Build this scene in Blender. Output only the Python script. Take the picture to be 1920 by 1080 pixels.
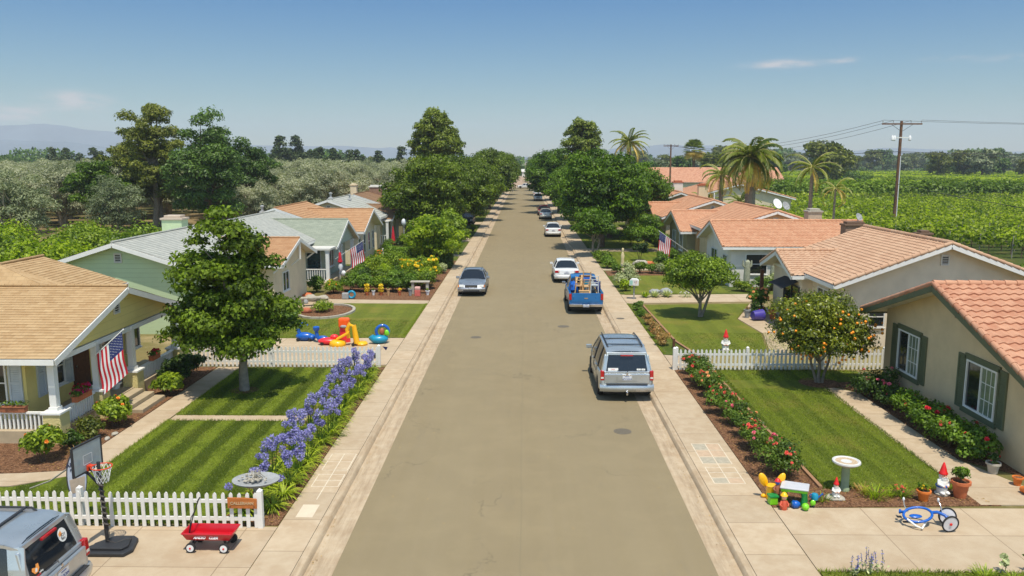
import bpy, math, random
import numpy as np
from mathutils import Vector, Matrix
PI = math.pi; R = math.radians
scene = bpy.context.scene
for o in list(bpy.data.objects): bpy.data.objects.remove(o)
# ---------------- camera ----------------
cam_d = bpy.data.cameras.new('camera'); cam = bpy.data.objects.new('camera', cam_d)
scene.collection.objects.link(cam); scene.camera = cam
CH = 8.4; PITCH = math.atan(240/1500.); YAW = math.atan(23/1500.*math.cos(PITCH))
cam.location = (0, 0, CH); cam.rotation_euler = (PI/2-PITCH, 0, YAW)
cam_d.sensor_width = 36; cam_d.lens = 1500/1920*36; cam_d.clip_start = .1; cam_d.clip_end = 30000
# ---------------- world, sun, exposure ----------------
SUN_V = Vector((.10, -.36, 1)).normalized()      # towards the sun
SUN_EL = math.asin(SUN_V.z)
world = bpy.data.worlds.new('World'); scene.world = world; world.use_nodes = True
wn = world.node_tree.nodes; wl = world.node_tree.links
for n in list(wn): wn.remove(n)
w_out = wn.new('ShaderNodeOutputWorld'); w_bg = wn.new('ShaderNodeBackground')
sky = wn.new('ShaderNodeTexSky'); sky.sky_type = 'NISHITA'; sky.sun_disc = False
sky.sun_elevation = SUN_EL; sky.sun_rotation = math.atan2(SUN_V.x, SUN_V.y)
sky.altitude = 0; sky.air_density = 1.0; sky.dust_density = .3; sky.ozone_density = 3.0
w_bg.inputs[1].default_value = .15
hsv = wn.new('ShaderNodeHueSaturation'); hsv.inputs['Saturation'].default_value = 1.05; hsv.inputs['Value'].default_value = .92
wl.new(sky.outputs[0], hsv.inputs['Color'])
SKYTINT = [(0, (.45, .49, .50)), (.07, (.29, .39, .44)), (.2, (.10, .30, .50)), (.42, (1.0, .97, .84))]   # by elevation / (pi/2) ... darkens the sky ahead only; overhead and behind kept bright to fill shaded walls
# thin clouds in the sky, placed by direction
tc = wn.new('ShaderNodeTexCoord')
def wmath(op, a, b=None, c=None):
    n = wn.new('ShaderNodeMath'); n.operation = op
    for i, v in enumerate((a, b, c)):
        if v is None: continue
        if isinstance(v, (int, float)): n.inputs[i].default_value = v
        else: wl.new(v, n.inputs[i])
    return n.outputs[0]
sp = wn.new('ShaderNodeSeparateXYZ'); wl.new(tc.outputs['Generated'], sp.inputs[0])
azi = wmath('ARCTAN2', sp.outputs[0], sp.outputs[1]); ele = wmath('ARCSINE', sp.outputs[2])
cmb = wn.new('ShaderNodeCombineXYZ'); wl.new(azi, cmb.inputs[0]); wl.new(wmath('MULTIPLY', ele, 3.5), cmb.inputs[1])
nz = wn.new('ShaderNodeTexNoise'); nz.inputs['Scale'].default_value = 26; nz.inputs['Detail'].default_value = 7; nz.inputs['Roughness'].default_value = .6
wl.new(cmb.outputs[0], nz.inputs['Vector'])
tot = None
for (a0, e0, sa, se, st) in [(.305, .109, .034, .0042, 1.0), (.365, .1105, .012, .003, .8), (-.505, .062, .028, .0085, 1.2), (-.56, .05, .03, .006, .8),
                             (-.62, .062, .03, .008, .9), (-.60, .045, .05, .008, .8), (-.06, .012, .12, .007, .35), (.535, .104, .03, .003, .5), (.47, .107, .02, .002, .5)]:
    da = wmath('DIVIDE', wmath('SUBTRACT', azi, a0), sa); de = wmath('DIVIDE', wmath('SUBTRACT', ele, e0), se)
    m = wmath('MULTIPLY', wmath('EXPONENT', wmath('MULTIPLY', wmath('ADD', wmath('MULTIPLY', da, da), wmath('MULTIPLY', de, de)), -1.0)), st)
    tot = m if tot is None else wmath('ADD', tot, m)
nn = wmath('MULTIPLY', wmath('SUBTRACT', nz.outputs[0], .36), 3.6)
cl = wmath('MINIMUM', wmath('MAXIMUM', wmath('MULTIPLY', tot, nn), 0), .62)
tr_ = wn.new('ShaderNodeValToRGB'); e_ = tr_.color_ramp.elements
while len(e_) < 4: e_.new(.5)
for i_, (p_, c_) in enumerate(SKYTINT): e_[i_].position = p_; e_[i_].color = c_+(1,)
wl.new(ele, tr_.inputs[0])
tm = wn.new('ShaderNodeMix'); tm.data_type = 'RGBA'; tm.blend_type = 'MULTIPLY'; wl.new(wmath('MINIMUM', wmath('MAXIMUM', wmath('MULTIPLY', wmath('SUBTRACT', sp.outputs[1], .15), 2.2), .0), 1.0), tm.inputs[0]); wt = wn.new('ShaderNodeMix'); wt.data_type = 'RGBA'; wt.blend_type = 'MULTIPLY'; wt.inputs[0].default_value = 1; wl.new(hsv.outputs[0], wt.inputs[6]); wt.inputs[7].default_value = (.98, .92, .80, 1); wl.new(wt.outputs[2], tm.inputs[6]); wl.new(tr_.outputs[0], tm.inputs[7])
mx = wn.new('ShaderNodeMix'); mx.data_type = 'RGBA'; wl.new(cl, mx.inputs[0]); wl.new(tm.outputs[2], mx.inputs[6]); mx.inputs[7].default_value = (3.4, 2.9, 2.7, 1)
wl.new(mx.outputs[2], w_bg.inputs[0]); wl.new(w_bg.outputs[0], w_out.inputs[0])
sun_d = bpy.data.lights.new('sun', 'SUN'); sun = bpy.data.objects.new('sun', sun_d); scene.collection.objects.link(sun)
sun_d.energy = 2.95; sun_d.angle = R(.53); sun_d.color = (1, .935, .80)
sun.rotation_euler = SUN_V.to_track_quat('Z', 'Y').to_euler(); sun.location = (0, 0, 60)
scene.view_settings.view_transform = 'Standard'; scene.view_settings.look = 'None'
scene.view_settings.exposure = .77; scene.view_settings.gamma = 1
scene.render.engine = 'CYCLES'
cy = scene.cycles; cy.max_bounces = 7; cy.diffuse_bounces = 4; cy.glossy_bounces = 3; cy.transmission_bounces = 4; cy.transparent_max_bounces = 8
cy.volume_bounces = 0; cy.use_denoising = True; cy.sample_clamp_indirect = 6
cy.caustics_reflective = False; cy.caustics_refractive = False
# ---------------- materials ----------------
MATS = {}
def nodes(name):
    m = bpy.data.materials.new(name); m.use_nodes = True
    nt = m.node_tree; b = nt.nodes['Principled BSDF']; MATS[name] = m
    return m, nt, b
class NT:
    def __init__(s, nt): s.nt = nt
    def n(s, t, **k):
        n = s.nt.nodes.new(t)
        for a, v in k.items(): setattr(n, a, v)
        return n
    def l(s, a, b): s.nt.links.new(a, b)
    def m(s, op, a, b=None, c=None, clamp=False):
        n = s.nt.nodes.new('ShaderNodeMath'); n.operation = op; n.use_clamp = clamp
        for i, v in enumerate((a, b, c)):
            if v is None: continue
            if isinstance(v, (int, float)): n.inputs[i].default_value = v
            else: s.l(v, n.inputs[i])
        return n.outputs[0]
    def noise(s, vec, scale, detail=3, rough=.55, out=0):
        n = s.nt.nodes.new('ShaderNodeTexNoise'); n.inputs['Scale'].default_value = scale
        n.inputs['Detail'].default_value = detail; n.inputs['Roughness'].default_value = rough
        if vec is not None: s.l(vec, n.inputs['Vector'])
        return n.outputs[out]
    def ramp(s, fac, stops):
        n = s.nt.nodes.new('ShaderNodeValToRGB'); e = n.color_ramp.elements
        while len(e) < len(stops): e.new(.5)
        for i, (p, c) in enumerate(stops):
            e[i].position = p; e[i].color = (c, c, c, 1) if isinstance(c, (int, float)) else tuple(c)+(1,)
        s.l(fac, n.inputs[0]); return n.outputs[0]
    def mix(s, fac, a, b, typ='MIX'):
        n = s.nt.nodes.new('ShaderNodeMix'); n.data_type = 'RGBA'; n.blend_type = typ; n.clamp_factor = True
        for i, v in ((0, fac), (6, a), (7, b)):
            if isinstance(v, (int, float)): n.inputs[i].default_value = v
            elif isinstance(v, (tuple, list)): n.inputs[i].default_value = tuple(v[:3])+(1,)
            else: s.l(v, n.inputs[i])
        return n.outputs[2]
    def bump(s, h, strength=.3, dist=.02, b=None):
        n = s.nt.nodes.new('ShaderNodeBump'); n.inputs['Strength'].default_value = strength; n.inputs['Distance'].default_value = dist
        s.l(h, n.inputs['Height'])
        if b: s.l(n.outputs[0], b.inputs['Normal'])
        return n.outputs[0]
    def obj(s): return s.n('ShaderNodeTexCoord').outputs['Object']
    def pos(s): return s.n('ShaderNodeNewGeometry').outputs['Position']
    def uv(s): return s.n('ShaderNodeTexCoord').outputs['UV']
    def sep(s, v):
        n = s.n('ShaderNodeSeparateXYZ'); s.l(v, n.inputs[0]); return n.outputs
    def scale(s, v, sc):
        n = s.n('ShaderNodeVectorMath', operation='MULTIPLY'); s.l(v, n.inputs[0]); n.inputs[1].default_value = sc; return n.outputs[0]
def C(r, g, b):   # sRGB 0-255 -> linear
    return tuple(((v/255+.055)/1.055)**2.4 if v/255 > .04045 else v/255/12.92 for v in (r, g, b))
def k(c, f): return tuple(v*f for v in c)
def M(name, c, rough=.6, var=.12, scale=6, bump=0, bscale=40, metal=0, coat=0, spec=.5, grime=0):
    if name in MATS: return MATS[name]
    m, nt, b = nodes(name); t = NT(nt); o = t.obj()
    f = t.noise(o, scale, 4)
    col = t.mix(t.ramp(f, [(.3, 0), (.7, 1)]), k(c, 1-var), k(c, 1+var))
    if grime:
        g = t.ramp(t.noise(o, scale*.35, 6, .7), [(.5, 0), (.75, 1)])
        col = t.mix(t.m('MULTIPLY', g, grime), col, k(c, .55))
    t.l(col, b.inputs['Base Color']); b.inputs['Roughness'].default_value = rough
    b.inputs['Metallic'].default_value = metal; b.inputs['Specular IOR Level'].default_value = spec
    if coat: b.inputs['Coat Weight'].default_value = coat; b.inputs['Coat Roughness'].default_value = .06
    if bump: t.bump(t.noise(o, bscale, 3), bump, .02, b)
    return m
def paint(name, c, metal=.5, rough=.32):
    m, nt, b = nodes(name); t = NT(nt); o = t.obj()
    f = t.ramp(t.noise(o, 2.2, 4), [(.3, 0), (.75, 1)])
    t.l(t.mix(f, k(c, 1.05), k(c, .86)), b.inputs['Base Color'])
    t.l(t.ramp(t.noise(o, 3.5, 5), [(.3, rough-.06), (.8, rough+.14)]), b.inputs['Roughness'])
    b.inputs['Metallic'].default_value = metal; b.inputs['Coat Weight'].default_value = .7; b.inputs['Coat Roughness'].default_value = .08
    return m
def leafmat(name, dark, light, trans=.35, rough=.5, spec=.35):
    m, nt, b = nodes(name); t = NT(nt)
    a = t.n('ShaderNodeAttribute', attribute_name='lv').outputs['Fac']
    oi = t.n('ShaderNodeObjectInfo').outputs['Random']
    f = t.m('ADD', a, t.m('MULTIPLY', t.m('SUBTRACT', oi, .5), .22), clamp=True)
    col = t.ramp(f, [(0, dark), (.55, tuple((d+l)*.5 for d, l in zip(dark, light))), (1, light)])
    t.l(col, b.inputs['Base Color']); b.inputs['Roughness'].default_value = rough; b.inputs['Specular IOR Level'].default_value = spec
    tr = t.n('ShaderNodeBsdfTranslucent'); t.l(t.mix(.0, t.mix(1., col, (1.25, 1.45, .55), 'MULTIPLY'), (0, 0, 0)), tr.inputs[0])
    ms = t.n('ShaderNodeMixShader'); ms.inputs[0].default_value = trans
    t.l(b.outputs[0], ms.inputs[1]); t.l(tr.outputs[0], ms.inputs[2]); t.l(ms.outputs[0], nt.nodes['Material Output'].inputs[0])
    return m
def ground_like(name, cols, scales, rough=.95, bump=.4, bs=30, bd=.03, extra=None):
    m, nt, b = nodes(name); t = NT(nt); p = t.pos()
    col = cols[0]
    for c, (s, lo, hi) in zip(cols[1:], scales):
        col = t.mix(t.ramp(t.noise(p, s, 6, .62), [(lo, 0), (hi, 1)]), col, c)
    if extra: col = extra(t, p, col)
    t.l(col, b.inputs['Base Color']); b.inputs['Roughness'].default_value = rough; b.inputs['Specular IOR Level'].default_value = .2
    t.bump(t.noise(p, bs, 4), bump, bd, b)
    return m
def _asph(t, p, col):
    fine = t.noise(p, 130, 2, .7); col = t.mix(t.ramp(fine, [(.35, .75), (.7, 0)]), col, k(C(128, 117, 96), .45))
    sx = t.noise(t.scale(p, (2.2, .05, 1)), 1.6, 4); col = t.mix(t.ramp(sx, [(.4, 0), (.8, .3)]), col, k(C(150, 136, 110), .85))
    v = t.n('ShaderNodeTexVoronoi', feature='DISTANCE_TO_EDGE'); v.inputs['Scale'].default_value = .13
    w = t.n('ShaderNodeVectorMath', operation='ADD'); t.l(p, w.inputs[0]); t.l(t.scale(t.noise(p, .9, 5, .6, 1), (2.4, 2.4, 2.4)), w.inputs[1]); t.l(w.outputs[0], v.inputs['Vector'])
    cr = t.m('MULTIPLY', t.ramp(v.outputs['Distance'], [(0, 1), (.003, 0)]), t.ramp(t.noise(p, .25, 3), [(.42, 0), (.56, .7)]))
    col = t.mix(cr, col, C(92, 84, 70))
    sp_ = t.ramp(t.noise(p, 9, 3, .6), [(.70, 0), (.76, .5)]); col = t.mix(sp_, col, C(112, 102, 84))
    sm = t.m('LESS_THAN', t.m('ABSOLUTE', t.m('ADD', t.sep(p)[0], t.m('MULTIPLY', t.noise(p, .3, 3), .12))), .012); col = t.mix(t.m('MULTIPLY', sm, .45), col, C(120, 110, 88))
    lane = t.ramp(t.m('ABSOLUTE', t.m('SINE', t.m('MULTIPLY', t.m('ADD', t.sep(p)[0], .1), .80))), [(.55, 0), (1, .16)]); col = t.mix(lane, col, C(138, 126, 100))
    oil = t.m('MULTIPLY', t.ramp(t.noise(t.scale(p, (1.5, .4, 1)), .9, 4, .6), [(.60, 0), (.74, .3)]), 1.); col = t.mix(oil, col, C(120, 110, 92))
    return col
ASPHALT = ground_like('asphalt', [k(C(172, 154, 118), .84), k(C(166, 149, 115), .81), k(C(178, 160, 123), .86)], [(.12, .35, .7), (.9, .45, .8)], bump=.35, bs=110, bd=.01, extra=_asph)
def _conc(jy, jx=None, x0=0, y0=0):
    def f(t, p, col):
        s = t.sep(p)
        def line(c, per, off, w=.02):
            q = t.m('ABSOLUTE', t.m('SUBTRACT', t.m('FRACT', t.m('DIVIDE', t.m('ADD', c, off+1000*per), per)), .5))
            return t.m('LESS_THAN', q, w/per/2)
        l = line(s[1], jy, y0)
        if jx: l = t.m('MAXIMUM', l, line(s[0], jx, x0))
        col = t.mix(t.m('MULTIPLY', l, .75), col, C(110, 92, 72))
        st = t.ramp(t.noise(p, 5, 4, .7), [(.62, 0), (.8, .35)]); col = t.mix(st, col, C(150, 128, 104))
        # slabs poured at different times
        wn_ = t.n('ShaderNodeTexWhiteNoise', noise_dimensions='1D'); t.l(t.m('FLOOR', t.m('DIVIDE', t.m('ADD', s[1], y0+jy*.5+1000*jy), jy)), wn_.inputs['W'])
        col = t.mix(t.m('MULTIPLY', wn_.outputs[0], .35), col, k(C(196, 176, 148), .55))
        return col
    return f
CC = [k(C(205, 183, 153), .76), k(C(196, 170, 138), .74), k(C(212, 192, 163), .78)]
SIDEWALK = ground_like('sidewalk_concrete', CC, [(.5, .35, .7), (3., .4, .7)], bump=.2, bs=90, bd=.006, extra=_conc(1.52))
DRIVE = ground_like('driveway_concrete', [k(c, .97) for c in CC], [(.4, .35, .7), (2., .4, .7)], bump=.2, bs=90, bd=.006, extra=_conc(1.65, 2.4, .3, .42))
PATHM = ground_like('path_concrete', CC, [(.5, .35, .7), (3., .4, .7)], bump=.2, bs=90, bd=.006, extra=_conc(1.2, None, 0, .2))
def _gut(t, p, col):
    s = t.sep(p)
    d = t.ramp(t.noise(t.scale(p, (3, .25, 1)), 2.5, 5, .7), [(.42, 0), (.7, .55)])
    return t.mix(d, col, k(C(140, 118, 92), .8))
CURB = ground_like('curb_concrete', [k(c, .96) for c in CC], [(.5, .35, .7), (3., .4, .7)], bump=.25, bs=70, bd=.01, extra=_gut)
def lawnmat(name, a, b_, period, contrast, dry=0.):
    def f(t, p, col):
        s = t.sep(p)
        w = t.m('ADD', s[0], t.m('MULTIPLY', t.noise(p, .8, 2), .22))
        st = t.m('SINE', t.m('MULTIPLY', w, 2*PI/period))
        col = t.mix(t.m('MULTIPLY', t.ramp(t.m('ADD', t.m('MULTIPLY', st, .5), .5), [(.35, 0), (.65, 1)]), contrast), col, k(b_, .72))
        if dry: col = t.mix(t.ramp(t.noise(p, .55, 5, .65), [(.5, 0), (.72, dry)]), col, C(158, 140, 66))
        col = t.mix(t.ramp(t.noise(p, 60, 3, .8), [(.3, .55), (.7, 0)]), col, k(a, .35))
        return col
    return ground_like(name, [a, b_, k(a, 1.25)], [(2.2, .4, .65), (14, .45, .7)], bump=.9, bs=85, bd=.03, extra=f)
LAWN_A = lawnmat('lawn_striped', C(120, 134, 38), C(70, 88, 14), .92, .95, .15)
LAWN_B = lawnmat('lawn_right', C(108, 120, 34), C(88, 104, 28), .5, .45, .5)
LAWN_C = lawnmat('lawn_back', C(118, 126, 44), C(98, 110, 36), 1.3, .3, .7)
MULCH = ground_like('mulch', [k(C(156, 112, 80), .68), k(C(104, 70, 48), .62), k(C(196, 150, 112), .7)], [(9, .4, .6), (26, .5, .66)], bump=1, bs=34, bd=.06)
SOIL = ground_like('dry_ground', [k(C(160, 142, 92), .58), k(C(110, 116, 56), .55), k(C(188, 166, 122), .62)], [(.05, .4, .62), (.4, .5, .7)], bump=.6, bs=6, bd=.1)
ORCH = ground_like('orchard_floor', [k(C(172, 148, 106), .6), k(C(98, 104, 50), .55), k(C(140, 118, 80), .5)], [(.09, .45, .6), (.8, .5, .7)], bump=.6, bs=6, bd=.1)
FIELD = ground_like('field_ground', [k(C(96, 112, 42), .5), k(C(76, 94, 34), .5), k(C(128, 118, 64), .5)], [(.03, .45, .6), (.5, .5, .7)], bump=.6, bs=6, bd=.1)
GRASSV = ground_like('rough_grass', [k(C(108, 122, 44), .62), k(C(82, 104, 32), .6), k(C(150, 140, 74), .6)], [(.35, .42, .62), (2.5, .5, .7)], bump=.8, bs=30, bd=.05)
def shingle(name, c, c2, bw=.32, rh=.17, hv=.5):
    m, nt, b = nodes(name); t = NT(nt); u = t.uv()
    br = t.n('ShaderNodeTexBrick'); br.inputs['Scale'].default_value = 1; br.inputs['Brick Width'].default_value = bw; br.inputs['Row Height'].default_value = rh
    br.inputs['Mortar Size'].default_value = .006; br.inputs['Bias'].default_value = 0; br.offset = .5
    br.inputs['Color1'].default_value = c+(1,); br.inputs['Color2'].default_value = c2+(1,); br.inputs['Mortar'].default_value = k(c, .62)+(1,)
    t.l(u, br.inputs['Vector'])
    col = t.mix(t.ramp(t.noise(u, .6, 5, .65), [(.35, 0), (.75, hv)]), br.outputs[0], k(c2, .82))
    col = t.mix(t.ramp(t.noise(u, 7, 4, .7), [(.45, 0), (.75, .4)]), col, k(c, 1.12))
    t.l(col, b.inputs['Base Color']); b.inputs['Roughness'].default_value = .9; b.inputs['Specular IOR Level'].default_value = .15
    t.bump(t.noise(u, 60, 3), .25, .01, b)
    return m
SH_TAN = shingle('shingle_tan', k(C(214, 182, 138), .70), k(C(196, 160, 116), .66))
SH_GREY = shingle('shingle_grey', k(C(200, 200, 190), .76), k(C(184, 186, 178), .72))
SH_SAGE = shingle('shingle_sage', k(C(184, 190, 170), .68), k(C(166, 174, 156), .66))
SH_ORANGE = shingle('shingle_orange', k(C(216, 172, 130), .68), k(C(204, 154, 112), .64))
SH_BROWN = shingle('shingle_brown', k(C(182, 146, 112), .62), k(C(162, 126, 96), .6))
SH_PINK = shingle('shingle_pink', k(C(226, 160, 128), .66), k(C(206, 134, 106), .62))
TILE_A = shingle('clay_tile', k(C(222, 170, 138), .74), k(C(206, 144, 114), .68), .30, .36, .3)
TILE_B = shingle('clay_tile_pale', k(C(222, 184, 152), .74), k(C(210, 166, 134), .7), .26, .30, .4)
TILE_C = shingle('clay_tile_orange', k(C(226, 174, 138), .74), k(C(216, 156, 120), .7), .26, .30, .4)
def stucco(name, c, zl=0): return M(name, c, .92, .07, 1.6, .35, 60, spec=.2, grime=.28)
def siding(name, c, pitch=.2):
    m, nt, b = nodes(name); t = NT(nt); p = t.pos(); z = t.sep(p)[2]
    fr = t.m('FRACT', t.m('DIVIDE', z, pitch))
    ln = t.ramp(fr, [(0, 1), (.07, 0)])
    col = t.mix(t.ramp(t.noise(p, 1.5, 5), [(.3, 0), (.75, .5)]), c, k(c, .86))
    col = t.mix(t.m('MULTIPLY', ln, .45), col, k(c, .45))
    t.l(col, b.inputs['Base Color']); b.inputs['Roughness'].default_value = .75
    t.bump(fr, .8, .02, b); return m
YELLOW = stucco('yellow_stucco', k(C(244, 222, 140), .88)); YSID = siding('yellow_siding', k(C(240, 220, 138), .86), .26)
GREENS = siding('green_siding', k(C(206, 224, 180), .86), .22); GREENT = stucco('green_stucco', k(C(206, 224, 180), .86))
SAGEW = siding('sage_siding', k(C(196, 206, 186), .82), .2)
CREAM = stucco('cream_stucco', k(C(236, 218, 184), .84)); TAUPE = stucco('taupe_stucco', k(C(222, 198, 158), .86))
GREYW = stucco('pale_stucco', k(C(232, 216, 190), .88)); WHITEW = stucco('white_stucco', k(C(236, 232, 222), .78)); PEACH = stucco('peach_stucco', k(C(218, 176, 124), .72))
OLIVEW = stucco('olive_stucco', k(C(176, 166, 128), .66))
WHITE = M('white_paint', k(C(240, 238, 232), .86), .5, .04, 3, .1, 40, grime=.15)
OFFW = M('off_white_paint', k(C(228, 224, 214), .8), .55, .05, 3, .1, 40, grime=.15)
GREENTRIM = M('green_trim', C(92, 98, 72), .6, .08, 5)
BROWNTRIM = M('brown_trim', C(110, 84, 64), .6, .1, 5)
DARK = M('dark_void', C(34, 34, 36), .7, .2, 5)
m_, nt_, b_ = nodes('window_glass'); t_ = NT(nt_)
t_.l(t_.mix(t_.ramp(t_.noise(t_.pos(), .9, 2), [(.35, 0), (.7, 1)]), C(20, 24, 26), C(44, 50, 50)), b_.inputs['Base Color']); b_.inputs['Roughness'].default_value = .05; b_.inputs['Specular IOR Level'].default_value = .9
GLASS = m_
CURTAIN = M('net_curtain', C(104, 118, 98), .35, .15, 9, coat=1)
m_, nt_, b_ = nodes('car_glass'); b_.inputs['Base Color'].default_value = (.012, .016, .022, 1); b_.inputs['Roughness'].default_value = .04; b_.inputs['Specular IOR Level'].default_value = .6
CARGLASS = m_
BLACKP = M('black_plastic', C(42, 43, 46), .55, .12, 8); RUBBER = M('tyre_rubber', C(34, 34, 35), .85, .15, 12)
CHROME = M('chrome', C(200, 200, 204), .2, .05, 8, metal=1); RIM = M('wheel_alloy', C(172, 174, 178), .32, .08, 8, metal=.7)
REDL = M('red_lens', C(170, 14, 18), .18, .1, 10, coat=.6); AMBER = M('amber_lens', C(232, 128, 30), .2, .1, 10, coat=.5); CLEARL = M('clear_lens', C(214, 214, 206), .15, .1, 12, coat=.6)
TERRA = M('terracotta', C(188, 104, 62), .85, .14, 9, .3, 40, grime=.3); ORANGEP = M('orange_clay', C(214, 116, 44), .6, .08, 9)
STONE = M('weathered_stone', k(C(186, 178, 162), .8), .9, .16, 7, .5, 30, grime=.3); STONEG = M('grey_stone', k(C(170, 172, 172), .75), .9, .15, 7, .5, 30, grime=.35)
BRICKM = M('fired_brick', C(170, 100, 70), .9, .2, 7, .4, 40)
BARK = M('grey_bark', k(C(150, 140, 124), .7), .95, .25, 7, .9, 18); BARKD = M('brown_bark', C(96, 78, 60), .95, .25, 7, .9, 18); PALEB = M('pale_bark', k(C(178, 164, 140), .72), .95, .2, 5, .8, 14)
def plastic(name, c): return M(name, c, .38, .07, 5, coat=.2, grime=.12)
P_RED = plastic('red_plastic', C(206, 30, 26)); P_BLUE = plastic('blue_plastic', C(8, 88, 176)); P_YEL = plastic('yellow_plastic', C(240, 178, 10)); P_ORA = plastic('orange_plastic', C(240, 92, 20))
P_TEAL = plastic('teal_plastic', C(14, 136, 170)); P_LIME = plastic('lime_plastic', C(120, 200, 30)); P_GRN = plastic('green_plastic', C(20, 130, 60)); P_PINKR = plastic('pinkish_red_plastic', C(228, 44, 52)); P_GREY = plastic('pale_grey_plastic', C(190, 190, 192)); P_PUR = plastic('purple_plastic', C(70, 60, 150))
WAGRED = M('wagon_red_enamel', C(186, 14, 28), .3, .08, 4, coat=.5)
WOOD = M('stained_wood', C(176, 104, 46), .7, .2, 9, .3, 30); WOODD = M('dark_wood', C(92, 58, 36), .8, .25, 9, .4, 30); WOODP = M('pale_wood', C(196, 158, 110), .75, .2, 7, .3, 30)
POLEW = M('creosoted_pole_wood', C(112, 80, 58), .9, .3, 3, .6, 20)
CLOTHW = M('white_cloth', k(C(235, 235, 235), .85), .85, .04, 5); CLOTHR = M('red_cloth', C(186, 24, 40), .85, .06, 5); CLOTHB = M('navy_cloth', C(34, 46, 98), .85, .06, 5)
WIRE = M('wire_black', C(40, 40, 42), .6, .1, 3)
SKIN = M('gnome_skin', C(220, 168, 140), .5, .05, 5); BEARD = M('gnome_white', k(C(236, 234, 228), .85), .6, .05, 9); HATR = M('gnome_red_hat', C(208, 28, 24), .45, .08, 6)
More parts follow.
